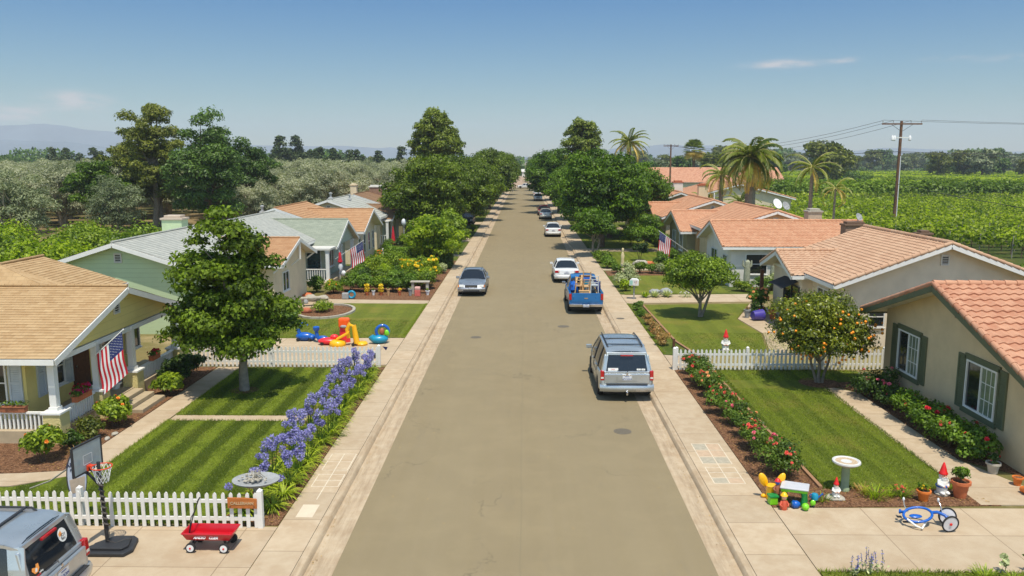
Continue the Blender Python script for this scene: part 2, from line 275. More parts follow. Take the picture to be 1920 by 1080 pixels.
# ---------------- mesh helpers ----------------
COL = scene.collection
def link_mesh(name, me, parent=None):
    o = bpy.data.objects.new(name, me); COL.objects.link(o)
    if parent: o.parent = parent
    return o
class MB:
    """collects shapes; build() makes ONE mesh object"""
    def __init__(s): s.v = []; s.f = []; s.mi = []; s.uv = None; s.cur = 0
    def add(s, vs, fs):
        b = len(s.v); s.v += [tuple(v) for v in vs]
        for f in fs: s.f.append(tuple(b+i for i in f)); s.mi.append(s.cur)
        return s
    def box(s, x0, x1, y0, y1, z0, z1):
        return s.add([(x0,y0,z0),(x1,y0,z0),(x1,y1,z0),(x0,y1,z0),(x0,y0,z1),(x1,y0,z1),(x1,y1,z1),(x0,y1,z1)],
                     [(0,3,2,1),(4,5,6,7),(0,1,5,4),(1,2,6,5),(2,3,7,6),(3,0,4,7)])
    def ob(s, c, ex, ey, ez):      # oriented box from centre and half vectors
        c, ex, ey, ez = map(Vector, (c, ex, ey, ez))
        vs = [c+a*ex+b*ey+d*ez for d in (-1, 1) for (a, b) in ((-1,-1),(1,-1),(1,1),(-1,1))]
        return s.add(vs, [(0,3,2,1),(4,5,6,7),(0,1,5,4),(1,2,6,5),(2,3,7,6),(3,0,4,7)])
    def bar(s, p, q, w, h=None, up=(0,0,1)):
        p, q = Vector(p), Vector(q); d = q-p
        if d.length < 1e-6: return s
        a = d.normalized(); u = Vector(up)
        if abs(a.dot(u)) > .98: u = Vector((1,0,0))
        r = a.cross(u).normalized(); u = r.cross(a)
        return s.ob((p+q)/2, r*(w/2), d/2, u*((h or w)/2))
    def tube(s, pts, rs, n=8, cap=True):
        pts = [Vector(p) for p in pts]
        if isinstance(rs, (int, float)): rs = [rs]*len(pts)
        b = len(s.v); ref = None
        for i, p in enumerate(pts):
            d = (pts[min(i+1, len(pts)-1)]-pts[max(i-1, 0)]).normalized()
            if ref is None: ref = Vector((0,0,1)) if abs(d.z) < .9 else Vector((1,0,0))
            x = d.cross(ref).normalized(); y = d.cross(x).normalized(); ref = -y if False else ref
            for j in range(n):
                t = 2*PI*j/n; s.v.append(tuple(p+(x*math.cos(t)+y*math.sin(t))*rs[i]))
        for i in range(len(pts)-1):
            for j in range(n):
                j2 = (j+1) % n; s.f.append((b+i*n+j, b+i*n+j2, b+(i+1)*n+j2, b+(i+1)*n+j)); s.mi.append(s.cur)
        if cap:
            s.f.append(tuple(b+j for j in range(n))); s.mi.append(s.cur)
            s.f.append(tuple(b+(len(pts)-1)*n+j for j in reversed(range(n)))); s.mi.append(s.cur)
        return s
    def lathe(s, prof, n=16, c=(0,0,0), axis='z', sx=1, sy=1):   # prof: (r, h)
        b = len(s.v)
        for r, h in prof:
            for j in range(n):
                t = 2*PI*j/n; x, y = r*math.cos(t)*sx, r*math.sin(t)*sy
                p = {'z': (x, y, h), 'x': (h, x, y), 'y': (x, h, y)}[axis]
                s.v.append((c[0]+p[0], c[1]+p[1], c[2]+p[2]))
        for i in range(len(prof)-1):
            for j in range(n):
                j2 = (j+1) % n; s.f.append((b+i*n+j, b+i*n+j2, b+(i+1)*n+j2, b+(i+1)*n+j)); s.mi.append(s.cur)
        s.f.append(tuple(b+j for j in reversed(range(n)))); s.mi.append(s.cur)
        s.f.append(tuple(b+(len(prof)-1)*n+j for j in range(n))); s.mi.append(s.cur)
        return s
    def ball(s, c, rx, ry=None, rz=None, n=10, m=7, seed=None, amp=.0):
        ry = ry or rx; rz = rz or rx; rr = random.Random(seed); b = len(s.v)
        for i in range(m+1):
            ph = -PI/2+PI*i/m
            for j in range(n):
                t = 2*PI*j/n; w = 1+(rr.uniform(-amp, amp) if 0 < i < m else 0)
                s.v.append((c[0]+rx*w*math.cos(ph)*math.cos(t), c[1]+ry*w*math.cos(ph)*math.sin(t), c[2]+rz*w*math.sin(ph)))
        for i in range(m):
            for j in range(n):
                j2 = (j+1) % n; s.f.append((b+i*n+j, b+i*n+j2, b+(i+1)*n+j2, b+(i+1)*n+j)); s.mi.append(s.cur)
        return s
    def torus(s, c, R_, r, n=20, m=8, axis='z', sx=1, sy=1):
        b = len(s.v)
        for i in range(n):
            t = 2*PI*i/n
            for j in range(m):
                a = 2*PI*j/m; q = R_+r*math.cos(a); h = r*math.sin(a); x, y = q*math.cos(t)*sx, q*math.sin(t)*sy
                p = {'z': (x, y, h), 'x': (h, x, y), 'y': (x, h, y)}[axis]
                s.v.append((c[0]+p[0], c[1]+p[1], c[2]+p[2]))
        for i in range(n):
            for j in range(m):
                i2, j2 = (i+1) % n, (j+1) % m
                s.f.append((b+i*m+j, b+i2*m+j, b+i2*m+j2, b+i*m+j2)); s.mi.append(s.cur)
        return s
    def poly_prism(s, pts, off):    # planar polygon extruded by vector off
        off = Vector(off); n = len(pts); P = [Vector(p) for p in pts]
        s.add(P+[p+off for p in P], [tuple(range(n))[::-1], tuple(range(n, 2*n))]+[(i, (i+1) % n, n+(i+1) % n, n+i) for i in range(n)])
        return s
    def grid(s, P, nu, nv):   # P list of nv*nu points
        b = len(s.v); s.v += [tuple(p) for p in P]
        for j in range(nv-1):
            for i in range(nu-1):
                s.f.append((b+j*nu+i, b+j*nu+i+1, b+(j+1)*nu+i+1, b+(j+1)*nu+i)); s.mi.append(s.cur)
        return s
    def xf(s, mat, i0=0):
        s.v[i0:] = [tuple(mat @ Vector(v)) for v in s.v[i0:]]; return s
    def build(s, name, mats, parent=None, smooth=None, bevel=0, org=None):
        if not isinstance(mats, (list, tuple)): mats = [mats]
        me = bpy.data.meshes.new(name)
        if org is None and parent is not None: org = worg(parent)
        vv = s.v if not org else [(a-org[0], b-org[1], c-org[2]) for a, b, c in s.v]
        me.from_pydata(vv, [], s.f)
        for m in mats: me.materials.append(m)
        if len(mats) > 1: me.polygons.foreach_set('material_index', s.mi)
        if s.uv is not None:
            l = me.uv_layers.new(name='UVMap'); U = np.zeros((len(s.v), 2), dtype=np.float32)
            for i, q in s.uv.items(): U[i] = q
            li = np.empty(len(me.loops), dtype=np.int32); me.loops.foreach_get('vertex_index', li); l.data.foreach_set('uv', U[li].ravel())
        if smooth is not None:
            me.polygons.foreach_set('use_smooth', [True]*len(me.polygons)); me.set_sharp_from_angle(angle=R(smooth))
        me.update(); o = link_mesh(name, me, parent)
        if bevel:
            bm = o.modifiers.new('bevel', 'BEVEL'); bm.width = bevel; bm.segments = 2; bm.limit_method = 'ANGLE'; bm.angle_limit = R(40)
        return o
WORG = {}
def worg(o):
    while o.parent: o = o.parent
    return WORG.get(o.name)
def tag(o, label, cat, group=None, kind=None):
    if label: o['label'] = label
    if cat: o['category'] = cat
    if group: o['group'] = group
    if kind: o['kind'] = kind
    return o
def thing(name, label, cat, loc=(0,0,0), rz=0, group=None, world=False):
    """Empty at the base. world=True: its parts' meshes are written in world coordinates"""
    o = bpy.data.objects.new(name, None); COL.objects.link(o); o.empty_display_size = .3
    o.location = loc; o.rotation_euler = (0, 0, rz)
    if world: WORG[o.name] = tuple(loc)
    return tag(o, label, cat, group)
def struct(name, mb, m, **kw):
    o = mb.build(name, m, None, **kw); o['kind'] = 'structure'; return o
def copy_tree(o, parent=None, loc=None, rz=None, sc=None, label=None, group=None):
    c = o.copy(); COL.objects.link(c); c.parent = parent
    for ch in o.children: copy_tree(ch, c)
    if loc is not None: c.location = loc
    if rz is not None: c.rotation_euler = (0, 0, rz)
    if sc is not None: c.scale = (sc, sc, sc) if isinstance(sc, (int, float)) else sc
    if label: c['label'] = label
    if group: c['group'] = group
    return c
def text_obj(name, body, size, m, parent, loc, rot, ext=.002, bold=.0, org=None, shear=0):
    cu = bpy.data.curves.new(name, 'FONT'); cu.body = body; cu.size = size; cu.extrude = ext; cu.align_x = 'CENTER'; cu.align_y = 'CENTER'; cu.offset = bold; cu.resolution_u = 2; cu.shear = shear
    o = bpy.data.objects.new(name+'_c', cu); COL.objects.link(o)
    dg = bpy.context.evaluated_depsgraph_get(); me = bpy.data.meshes.new_from_object(o.evaluated_get(dg))
    bpy.data.objects.remove(o); bpy.data.curves.remove(cu)
    me.materials.clear(); me.materials.append(m)
    t = link_mesh(name, me, parent)
    if org is None and parent is not None: org = worg(parent)
    if org: loc = tuple(a-b for a, b in zip(loc, org))
    t.location = loc; t.rotation_euler = rot; return t
def orient(n):
    W = ['first', 'second', 'third', 'fourth', 'fifth', 'sixth', 'seventh', 'eighth', 'ninth', 'tenth', 'eleventh', 'twelfth']
    return W[n-1] if n <= 12 else f'{n}' + ('st' if n % 10 == 1 and n % 100 != 11 else 'nd' if n % 10 == 2 and n % 100 != 12 else 'rd' if n % 10 == 3 and n % 100 != 13 else 'th')
# ---------------- foliage ----------------
def npmesh(name, V, nper, mat, lv=None, parent=None, smooth=False, mats=None, mi=None):
    """V: (N*nper,3) vertices, faces of nper consecutive vertices"""
    me = bpy.data.meshes.new(name); V = np.asarray(V, dtype=np.float32); nv = len(V); nf = nv//nper
    me.vertices.add(nv); me.vertices.foreach_set('co', V.ravel())
    me.loops.add(nv); me.loops.foreach_set('vertex_index', np.arange(nv, dtype=np.int32))
    me.polygons.add(nf); me.polygons.foreach_set('loop_start', np.arange(0, nv, nper, dtype=np.int32))
    if lv is not None:
        a = me.attributes.new('lv', 'FLOAT', 'POINT'); a.data.foreach_set('value', np.repeat(np.clip(lv, 0, 1), nper).astype(np.float32))
    for m in (mats or [mat]): me.materials.append(m)
    if mi is not None: me.polygons.foreach_set('material_index', np.asarray(mi, dtype=np.int32))
    me.update(calc_edges=True); me.validate()
    return link_mesh(name, me, parent)
def unit(a): return a/np.maximum(np.linalg.norm(a, axis=-1, keepdims=True), 1e-9)
def leafquads(P, N, size, asp, rng, lift=.25, tdir=None):
    """leaf shaped quads at P with normals about N"""
    n = len(P); N = unit(N); rnd = rng.normal(size=(n, 3)) if tdir is None else tdir+rng.normal(size=(n, 3))*.35
    T = unit(rnd-(rnd*N).sum(1, keepdims=True)*N); B = np.cross(N, T)
    s = (size*rng.uniform(.65, 1.3, n))[:, None]; w = s*asp
    V = np.empty((n, 4, 3)); V[:, 0] = P-T*s*.5; V[:, 1] = P+B*w*.5+N*w*lift-T*s*.05; V[:, 2] = P+T*s*.5; V[:, 3] = P-B*w*.5+N*w*lift-T*s*.05
    return V.reshape(-1, 3)
def blobs(rng, n, env, r0, r1, skin=.55):
    """blob centres inside an envelope function env(u)->point for unit-ball u"""
    d = unit(rng.normal(size=(n, 3))); rad = (skin+(1-skin)*rng.random(n)) * np.where(rng.random(n) < .22, rng.uniform(.1, .7, n), 1)
    return env(d*rad[:, None]), rng.uniform(r0, r1, n)
def crown_leaves(rng, cent, rad, n, size, asp=.5, up=.35, flat=.8, shell=.55, droop=0.):
    w = rad**2; idx = rng.choice(len(cent), n, p=w/w.sum())
    d = unit(rng.normal(size=(n, 3))); d[:, 2] = np.where(d[:, 2] < -.35, -d[:, 2]*.5, d[:, 2]); d = unit(d)
    q = shell+(1.12-shell)*rng.random(n)**.7
    wob = 1+.22*np.sin(d[:, 0]*7+idx)*np.cos(d[:, 1]*6+idx*1.7)
    off = d*(rad[idx]*q*wob)[:, None]; off[:, 2] *= flat
    P = cent[idx]+off
    N = unit(d+np.array([0, 0, up])+rng.normal(size=(n, 3))*.55)
    bl = rng.random(len(cent))
    lv = .25+.35*bl[idx]+rng.uniform(-.28, .34, n)
    return leafquads(P, N, size, asp, rng), lv
def ellipsoid(cx, cy, cz, rx, ry, rz, taper=0., under=1.):
    def env(u):
        p = u.copy(); z = p[:, 2].copy(); sc = 1-taper*(z*.5+.5)
        z = np.where(z < 0, z*under, z)
        return np.stack([cx+p[:, 0]*rx*sc, cy+p[:, 1]*ry*sc, cz+z*rz], 1)
    return env
def limbs(mb, rng, base, top, r0, r1, targets, kink=.12, n=7, lr=.35):
    """tapered trunk and limbs that run out to the targets"""
    base = np.array(base, float); top = np.array(top, float); L = np.linalg.norm(top-base)
    pts = [base+(top-base)*t+rng.normal(size=3)*kink*L*.12*(0 < t < 1) for t in (0, .3, .6, 1)]
    mb.tube([base-np.array([0,0,.05])]+pts, [r0*1.5, r0*1.12, r0*.92, r0*.82, r1], n)
    for g in targets:
        g = np.array(g, float); st = base+(top-base)*rng.uniform(.72, 1.0); d = g-st; l = np.linalg.norm(d)
        m1 = st+d*.35+np.array([0,0,.10*l])+rng.normal(size=3)*.05*l; m2 = st+d*.7+np.array([0,0,.08*l])+rng.normal(size=3)*.05*l
        mb.tube([st, m1, m2, g], [r1*.75, r1*.5*(1-.2*lr), r1*lr, r1*.08], 5)
    return mb
def make_tree(name, label, cat, loc, seed, env, nb, br, nleaf, lsize, lmat, bark, base_r, top, asp=.5, group=None, up=.35, nl=9, lv_add=0., trunks=None, skin=.55, shell=.55, flat=.8, kink=.12, lr=.35):
    rng = np.random.default_rng(seed)
    t = thing(name, label, cat, loc, 0, group)
    c, r = blobs(rng, nb, env, br[0], br[1], skin)
    V, lv = crown_leaves(rng, c, r, nleaf, lsize, asp, up, flat, shell)
    npmesh('crown', V, 4, lmat, lv+lv_add, t)
    mb = MB(); tg = [c[i] for i in rng.choice(len(c), min(nl, len(c)), replace=False)]
    limbs(mb, rng, (0,0,0), top, base_r, base_r*.6, tg, kink, lr=lr)
    for (bx, by, tx, ty, tz) in (trunks or []):
        limbs(mb, rng, (bx, by, 0), (tx, ty, tz), base_r*.8, base_r*.5, [c[i] for i in rng.choice(len(c), 3)], kink)
    mb.build('trunk', bark, t, smooth=60)
    return t
def make_bush(name, label, cat, loc, seed, rx, ry, h, nleaf, lsize, lmat, asp=.55, group=None, bloom=None, nbloom=0, bsize=.06, nb=12, flat=.9, up=.4, stems=True, bname='bloom', low=.0):
    rng = np.random.default_rng(seed); t = thing(name, label, cat, loc, 0, group)
    c, r = blobs(rng, nb, ellipsoid(0, 0, h*(.52+low), rx*.72, ry*.72, h*.34), min(rx, ry)*.3, min(rx, ry)*.48+.02, .5)
    V, lv = crown_leaves(rng, c, r, nleaf, lsize, asp, up, flat, .4)
    V[:, 2] = np.where(V[:, 2] < .01, .01+rng.random(len(V))*.03, V[:, 2])
    npmesh('foliage', V, 4, lmat, lv, t)
    if stems:
        mb = MB()
        for i in range(min(7, nb)):
            e = c[i]; mb.tube([(e[0]*.15, e[1]*.15, -.03), (e[0]*.5, e[1]*.5, e[2]*.5), tuple(e)], [.018, .012, .005], 5)
        mb.build('stem', BARKD, t)
    if bloom and nbloom:
        me = bloom_mesh(bsize, bloom, seed % 3); w = r/r.sum()
        for i in range(nbloom):
            j = rng.choice(len(c), p=w); d = unit(rng.normal(size=3)); d[2] = abs(d[2])*.9+.25; d[1] -= .25; d = unit(d)
            o = link_mesh(bname, me, t); o.location = c[j]+d*r[j]*np.array([1, 1, flat])*1.05
            o.rotation_euler = Vector(d).to_track_quat('Z', 'Y').to_euler(); s = rng.uniform(.7, 1.3); o.scale = (s, s, s)
    return t
_BL = {}
def bloom_mesh(size, m, kind=0):
    key = (round(size, 3), m.name, kind)
    if key in _BL: return _BL[key]
    mb = MB(); rr = random.Random(kind+7)
    for ring, (n, R_, z) in enumerate(((6, 1, 0), (5, .72, .25), (4, .4, .42))):
        for i in range(n):
            a = 2*PI*i/n+ring*.5+rr.uniform(-.15, .15); ca, sa = math.cos(a), math.sin(a); s = size; w = .42*R_+.12
            mb.add([(0,0,z*s*.4), (s*(R_*.6*ca-w*sa), s*(R_*.6*sa+w*ca), s*(z+.18)), (s*R_*ca, s*R_*sa, s*(z+.12+.1*ring)), (s*(R_*.6*ca+w*sa), s*(R_*.6*sa-w*ca), s*(z+.18))], [(0,1,2,3)])
    me = bpy.data.meshes.new('bloom'); me.from_pydata(mb.v, [], mb.f); me.materials.append(m); me.update(); _BL[key] = me
    return me
_lm = leafmat
def leafmat(n, d, l, *a, **kw):
    w = lambda c: (c[0]*1.36, c[1]*1.26, c[2]*.85)
    return _lm(n, w(d), w(l), *a, **kw)
L_MAPLE = leafmat('leaf_maple', C(22, 42, 8), C(112, 138, 38), .28, .55, .25)
L_ORANGE = leafmat('leaf_citrus', C(36, 56, 10), C(142, 152, 34), .22, .4, .5)
L_CIT2 = leafmat('leaf_citrus_lime', C(38, 64, 12), C(132, 158, 38), .25)
L_STREET = leafmat('leaf_street_tree', C(36, 56, 14), C(114, 136, 38), .3)
L_STREET2 = leafmat('leaf_street_bright', C(32, 58, 12), C(108, 142, 32), .3)
L_YELLOWG = leafmat('leaf_yellow_green', C(62, 92, 16), C(166, 186, 46), .4)
L_OLIVE = _lm('leaf_olive', C(104, 112, 84), C(204, 202, 168), .25, .6)
L_OLIVED = _lm('leaf_olive_dark', C(72, 88, 56), C(160, 166, 124), .2, .6)
L_EUC = leafmat('leaf_eucalyptus', C(44, 60, 24), C(126, 134, 58), .25)
L_DARKG = leafmat('leaf_dark_green', C(30, 54, 24), C(92, 122, 56), .25)
L_CONIF = leafmat('leaf_conifer', C(26, 42, 24), C(70, 88, 46), .1)
L_TALL = leafmat('leaf_tall', C(54, 72, 24), C(136, 152, 62), .25)
L_VINE = leafmat('leaf_vine', C(54, 80, 14), C(166, 184, 52), .45)
L_VINED = leafmat('leaf_field_dark', C(48, 74, 22), C(110, 136, 44), .3)
L_PALM = leafmat('leaf_palm', C(48, 70, 24), C(122, 134, 56), .3)
L_PALMDRY = leafmat('leaf_palm_dry', C(140, 118, 56), C(206, 184, 112), .3)
L_BUSH = leafmat('leaf_bush', C(38, 66, 20), C(116, 148, 48), .3)
L_BUSHD = leafmat('leaf_bush_dark', C(24, 44, 18), C(74, 102, 36), .2)
L_LIME = leafmat('leaf_lime', C(54, 84, 18), C(144, 164, 46), .3)
L_ROSE = leafmat('leaf_rose', C(38, 60, 22), C(112, 140, 54), .3)
L_AGA = leafmat('leaf_strap', C(58, 88, 22), C(168, 184, 62), .35)
L_DRY = leafmat('leaf_dry', C(112, 92, 58), C(176, 148, 104), .25)
L_SILV = leafmat('leaf_silver', C(110, 122, 100), C(180, 190, 168), .2)
L_GRASS = leafmat('grass_blade', C(58, 78, 14), C(134, 150, 54), .35)
F_PURP = _lm('flower_violet', C(112, 106, 190), C(186, 180, 232), .3)
F_RED = M('flower_red', C(198, 24, 40), .6, .1, 20); F_CORAL = M('flower_coral', C(226, 92, 74), .6, .12, 20); F_PINK = M('flower_pink', C(230, 110, 130), .6, .12, 20)
F_MAG = M('flower_magenta', C(196, 30, 96), .6, .12, 20); F_ORA = M('flower_orange', C(236, 142, 50), .6, .12, 20); F_YEL = M('flower_yellow', C(238, 204, 30), .6, .1, 20); F_PEACH = M('flower_peach', C(238, 170, 110), .6, .1, 20)
F_WHITE = M('flower_white', k(C(240, 236, 232), .85), .6, .06, 20)
FRUIT = M('orange_peel', C(240, 144, 20), .45, .08, 12)
# ================= ground, street, lawns =================
def slab(name, pts, z, m, th=.08):
    mb = MB(); mb.poly_prism([(x, y, z-th) for x, y in pts], (0, 0, th)); return struct(name, mb, m)
def rect(name, x0, x1, y0, y1, z, m, th=.08): return slab(name, [(x0,y0),(x1,y0),(x1,y1),(x0,y1)], z, m, th)
g = MB()
prof = [(-9000, .1), (-5.0, .1), (-5.0, -.06), (5.0, -.06), (5.0, .1), (9000, .1)]
ys = [-40, 236, 9000]
g.grid([(x, y, z if y <= 236 else .1) for y in ys[:2] for x, z in prof], 6, 2)
g.grid([(x, y, .1) for y in ys[1:] for x in (-9000, -5, 5, 9000)], 4, 2)
g.add([(-5,236,-.06),(5,236,-.06),(5,236,.1),(-5,236,.1)], [(0,1,2,3)])
struct('ground', g, SOIL)
rect('road', -3.92, 4.0, -30, 235.9, .0, ASPHALT, .05)
for s_, xg, xs in ((-1, 3.92, 5.6), (1, 4.0, 6.0)):
    mb = MB(); xc = 4.5   # gutter pan, curb with a rounded nose
    sec = [(xg+.002, -.004), (xc-.06, -.016), (xc, -.004), (xc+.03, .085), (xc+.06, .112), (xc+.1, .12), (xc+.2, .124), (xc+.2, -.05), (xg+.002, -.05)]
    ysec = [y for y in np.arange(-30, 236, 3.04)]+[235.8]
    P = [(s_*x, y, z) for y in ysec for x, z in sec]
    mb.grid(P, len(sec), len(ysec)); struct('curb', mb, CURB, smooth=30)
    rect('sidewalk', min(s_*(xc+.212), s_*xs), max(s_*(xc+.212), s_*xs), -30, 235.8, .124, SIDEWALK, .1)
# ground zones
slab('orchard_floor', [(-260, 72), (-15, 86), (-13, 108), (-13, 236), (-260, 236)], .104, ORCH, .003)
rect('far_field_floor', -700, 900, 236.5, 700, .108, FIELD, .003)
slab('vineyard_floor', [(16, 92), (28, 90), (42, 57), (110, 57), (300, 236), (24, 236)], .108, FIELD, .003)
rect('yard_ground', -34, -5.64, 60, 120, .105, GRASSV, .002); rect('yard_ground', -60, -19, 32, 60, .1055, GRASSV, .002)
rect('yard_ground', 6.04, 40, 49.5, 120, .105, GRASSV, .002); rect('yard_ground', 6.04, 60, 10, 15.25, .13, LAWN_C, .02)
rect('yard_ground', 23.5, 60, 18.6, 60, .1055, GRASSV, .002)
# left front
Z = .128
slab('driveway', [(-30, 8), (-5.62, 8), (-5.62, 17.1), (-30, 17.1)], .122, DRIVE, .06)
slab('lawn', [(-16, 17.3), (-7.0, 17.3), (-7.1, 24.55), (-11.45, 24.55), (-11.45, 20.35), (-13.1, 19.25), (-16, 19.0)], .135, LAWN_A, .05)
slab('lawn', [(-11.4, 25.15), (-7.1, 25.15), (-7.1, 31.25), (-11.4, 31.25)], .135, LAWN_A, .05)
slab('garden_path', [(-12.4, 20.3), (-11.48, 20.38), (-11.48, 31.3), (-12.35, 31.3)], Z, PATHM)
slab('garden_path', [(-11.42, 24.58), (-7.0, 24.58), (-7.0, 25.12), (-11.42, 25.12)], Z+.001, PATHM)
slab('garden_path', [(-16.5, 19.1), (-13.2, 19.3), (-11.5, 20.3), (-12.38, 20.33), (-13.4, 20.15), (-16.5, 19.9)], Z+.002, PATHM)
slab('flower_bed', [(-7.06, 17.2), (-5.63, 17.2), (-5.63, 31.4), (-7.06, 31.4)], .126, MULCH)
slab('flower_bed', [(-18, 19.95), (-13.4, 20.2), (-12.42, 20.36), (-12.42, 31.3), (-18, 31.3)], .126, MULCH)
mb = MB(); mb.box(-5.35, -4.95, 17.6, 18.3, .124, .128); struct('utility_cover', mb, M('pale_concrete_lid', k(C(222, 206, 180), .82), .9, .04, 6, .2, 60))
# left middle: second driveway, lawn, path
slab('driveway', [(-5.62, 31.7), (-14.6, 31.7), (-14.6, 36.45), (-5.62, 36.75)], .130, DRIVE)
slab('lawn', [(-5.66, 36.8), (-5.66, 45.8), (-11.2, 45.9), (-12.4, 44), (-13.2, 40), (-13.2, 36.5)], .133, LAWN_C, .05)
slab('garden_path', [(-5.64, 45.85), (-5.64, 46.9), (-11.5, 47.3), (-14.2, 48.5), (-14.2, 40), (-13.25, 40), (-12.45, 44.1), (-11.2, 45.95)], Z, PATHM)
def curve_kerb(name, pts, w, h, m, z0=.12):
    mb = MB()
    for a, b in zip(pts[:-1], pts[1:]): mb.bar((a[0], a[1], z0+h/2), (b[0], b[1], z0+h/2), w, h)
    return struct(name, mb, m)
arc = [(-10.9+1.5*math.cos(a), 43.2+1.5*math.sin(a)*1.35) for a in np.linspace(-2.4, 1.6, 14)]
slab('flower_bed', arc+[(-12.3, 43.8)], .137, MULCH, .05)
curve_kerb('bed_edging', arc, .16, .12, STONE)
slab('flower_bed', [(-5.64, 46.95), (-5.64, 66), (-12.4, 66), (-12.4, 48.1), (-11.4, 47.35)], .126, MULCH)
rect('garden_path', -12.4, -5.64, 69.2, 70.6, Z, PATHM); rect('garden_path', -12.4, -5.64, 82, 86, Z, PATHM)
rect('garden_path', -12.4, -5.64, 104, 108, Z, PATHM)
# right front
slab('driveway', [(6.02, 15.3), (40, 15.3), (40, 18.55), (6.02, 18.3)], .123, DRIVE, .06)
slab('flower_bed', [(6.02, 18.32), (11.6, 18.52), (11.1, 19.5), (7.7, 19.45), (7.45, 31.2), (6.02, 31.2)], .125, MULCH)
slab('lawn', [(7.72, 19.5), (11.08, 19.55), (11.02, 28.55), (10.6, 29.2), (13.2, 29.6), (13.2, 31.0), (7.5, 31.0)], .135, LAWN_B, .05)
slab('garden_path', [(11.12, 18.53), (13.3, 18.56), (12.15, 21.5), (12.05, 28.0), (11.2, 28.9), (10.9, 28.5), (11.1, 22)], Z, PATHM)
slab('flower_bed', [(12.18, 21.6), (13.4, 20.2), (13.4, 29.5), (11.4, 29.4), (12.08, 28.1)], .126, MULCH)
slab('edging', [(7.46, 19.46), (7.62, 19.46), (7.56, 31), (7.42, 31)], .16, BRICKM, .08) if False else None
mb = MB(); mb.bar((7.58, 19.45, .14), (7.46, 31, .14), .09, .1); struct('bed_edging', mb, M('brown_edging', C(150, 112, 80), .85, .12, 6))
# tree circle beneath the orange tree
slab('flower_bed', [(11.1+.75*math.cos(a), 29.3+.7*math.sin(a)) for a in np.linspace(0, 2*PI, 17)[:-1]], .139, MULCH, .03)
slab('flower_bed', [(-10.15+.5*math.cos(a), 28+.45*math.sin(a)) for a in np.linspace(0, 2*PI, 17)[:-1]], .139, MULCH, .03)
# right second lot
slab('garden_path', [(6.02, 31.2), (6.9, 31.2), (6.9, 33.4), (6.02, 33.6)], Z, PATHM)
slab('rough_strip', [(6.02, 33.65), (7.35, 33.6), (7.0, 36), (6.8, 46.0), (6.02, 46.0)], .13, GRASSV)
slab('lawn', [(7.45, 33.6), (10.5, 33.7), (11.45, 38), (11.2, 41.5), (13.1, 46.1), (6.85, 45.6), (7.1, 36)], .135, LAWN_C, .05)
slab('garden_path', [(10.6, 33.5), (12.4, 33.5), (13.2, 38), (13.9, 46.8), (13.2, 46.2), (11.3, 41.6), (11.55, 38)], Z, PATHM)
slab('patio', [(6.92, 31.25), (40, 31.25), (40, 33.42), (6.92, 33.42)], .1262, M('dry_grass_strip', k(C(160, 146, 88), .62), .95, .2, 3, .5, 20))
mb = MB(); mb.bar((7.38, 33.6, .15), (6.98, 36, .15), .1, .1); mb.bar((6.98, 36, .15), (6.82, 45.6, .15), .1, .1); struct('bed_edging', mb, MATS['brown_edging'])
slab('driveway', [(6.02, 46.1), (13.9, 46.9), (15, 49.6), (6.02, 49.0)], .129, DRIVE)
slab('lawn', [(6.3, 49.3), (13, 50), (13, 57.8), (6.3, 57.4)], .133, LAWN_C, .05)
slab('flower_bed', [(6.1, 57.5), (13, 57.9), (13, 60.2), (6.1, 60.0)], .128, MULCH)
slab('garden_path', [(6.02, 60.3), (13, 60.5), (13, 61.7), (6.02, 61.4)], Z, PATHM)
rect('lawn', 6.3, 12.5, 61.9, 72.4, .132, LAWN_B, .05)
rect('garden_path', 6.02, 13.5, 73.2, 75.4, Z, PATHM); rect('lawn', 6.3, 12.5, 76, 86, .131, LAWN_C, .05)
rect('garden_path', 6.02, 13.5, 97, 100, Z, PATHM)
# cross street at the far end and the pale lane beyond
rect('cross_street', -60, 60, 236.2, 243, .112, ASPHALT, .02)
rect('lane', -6.5, 7, 243.2, 420, .114, M('pale_lane', k(C(190, 160, 132), .7), .95, .12, .08), .02)
# drain covers and stains on the street
mb = MB(); mb.lathe([(.3, .0005), (.3, .004), (.001, .005)], 20, (2.02, 40.1, 0)); mb.lathe([(.26, 0.0005), (.26, .004), (.001, .005)], 20, (-2.3, 37.5, 0)); mb.lathe([(.28, .0005), (.28, .004), (.001, .005)], 20, (3.1, 24.1, 0))
struct('manhole_covers', mb, M('iron_lid', C(98, 90, 76), .8, .15, 20))
mb = MB(); mb.lathe([(.22, .125), (.22, .128), (.001, .129)], 18, (5.1, 41.6, 0)); struct('water_meter_lid', mb, MATS['iron_lid'])
# chalk hopscotch
CHALK = M('chalk_white', k(C(226, 212, 186), .78), .95, .12, 12)
def hop(name, x0, x1, y0, y1, rows, mid=True, fills=()):
    mb = MB(); w = .026; z0, z1 = .120, .1254; kk = [0]
    def line(a, b):
        kk[0] += 1; q = z1+.00012*kk[0]; qb = z0-.0002*kk[0]
        mb.bar((a[0], a[1], (qb+q)/2), (b[0], b[1], (qb+q)/2), w, q-qb)
    for i, (ya, yb, n) in enumerate(rows):
        for j in range(n+1): y = ya+(yb-ya)*j/n; line((x0, y), (x1, y))
        line((x0, ya), (x0, yb)); line((x1, ya), (x1, yb))
    if mid: line(((x0+x1)/2, y0), ((x0+x1)/2, y1))
    struct(name, mb, CHALK)
    for (a, b, c_, d, m) in fills:
        q = MB(); q.box(a, b, c_, d, .118, .1249); struct('chalk_fill', q, m)
CH1 = M('chalk_blue', k(C(190, 180, 158), .72), .95, .14, 9); CH2 = M('chalk_pink', k(C(206, 178, 148), .76), .95, .12, 9)
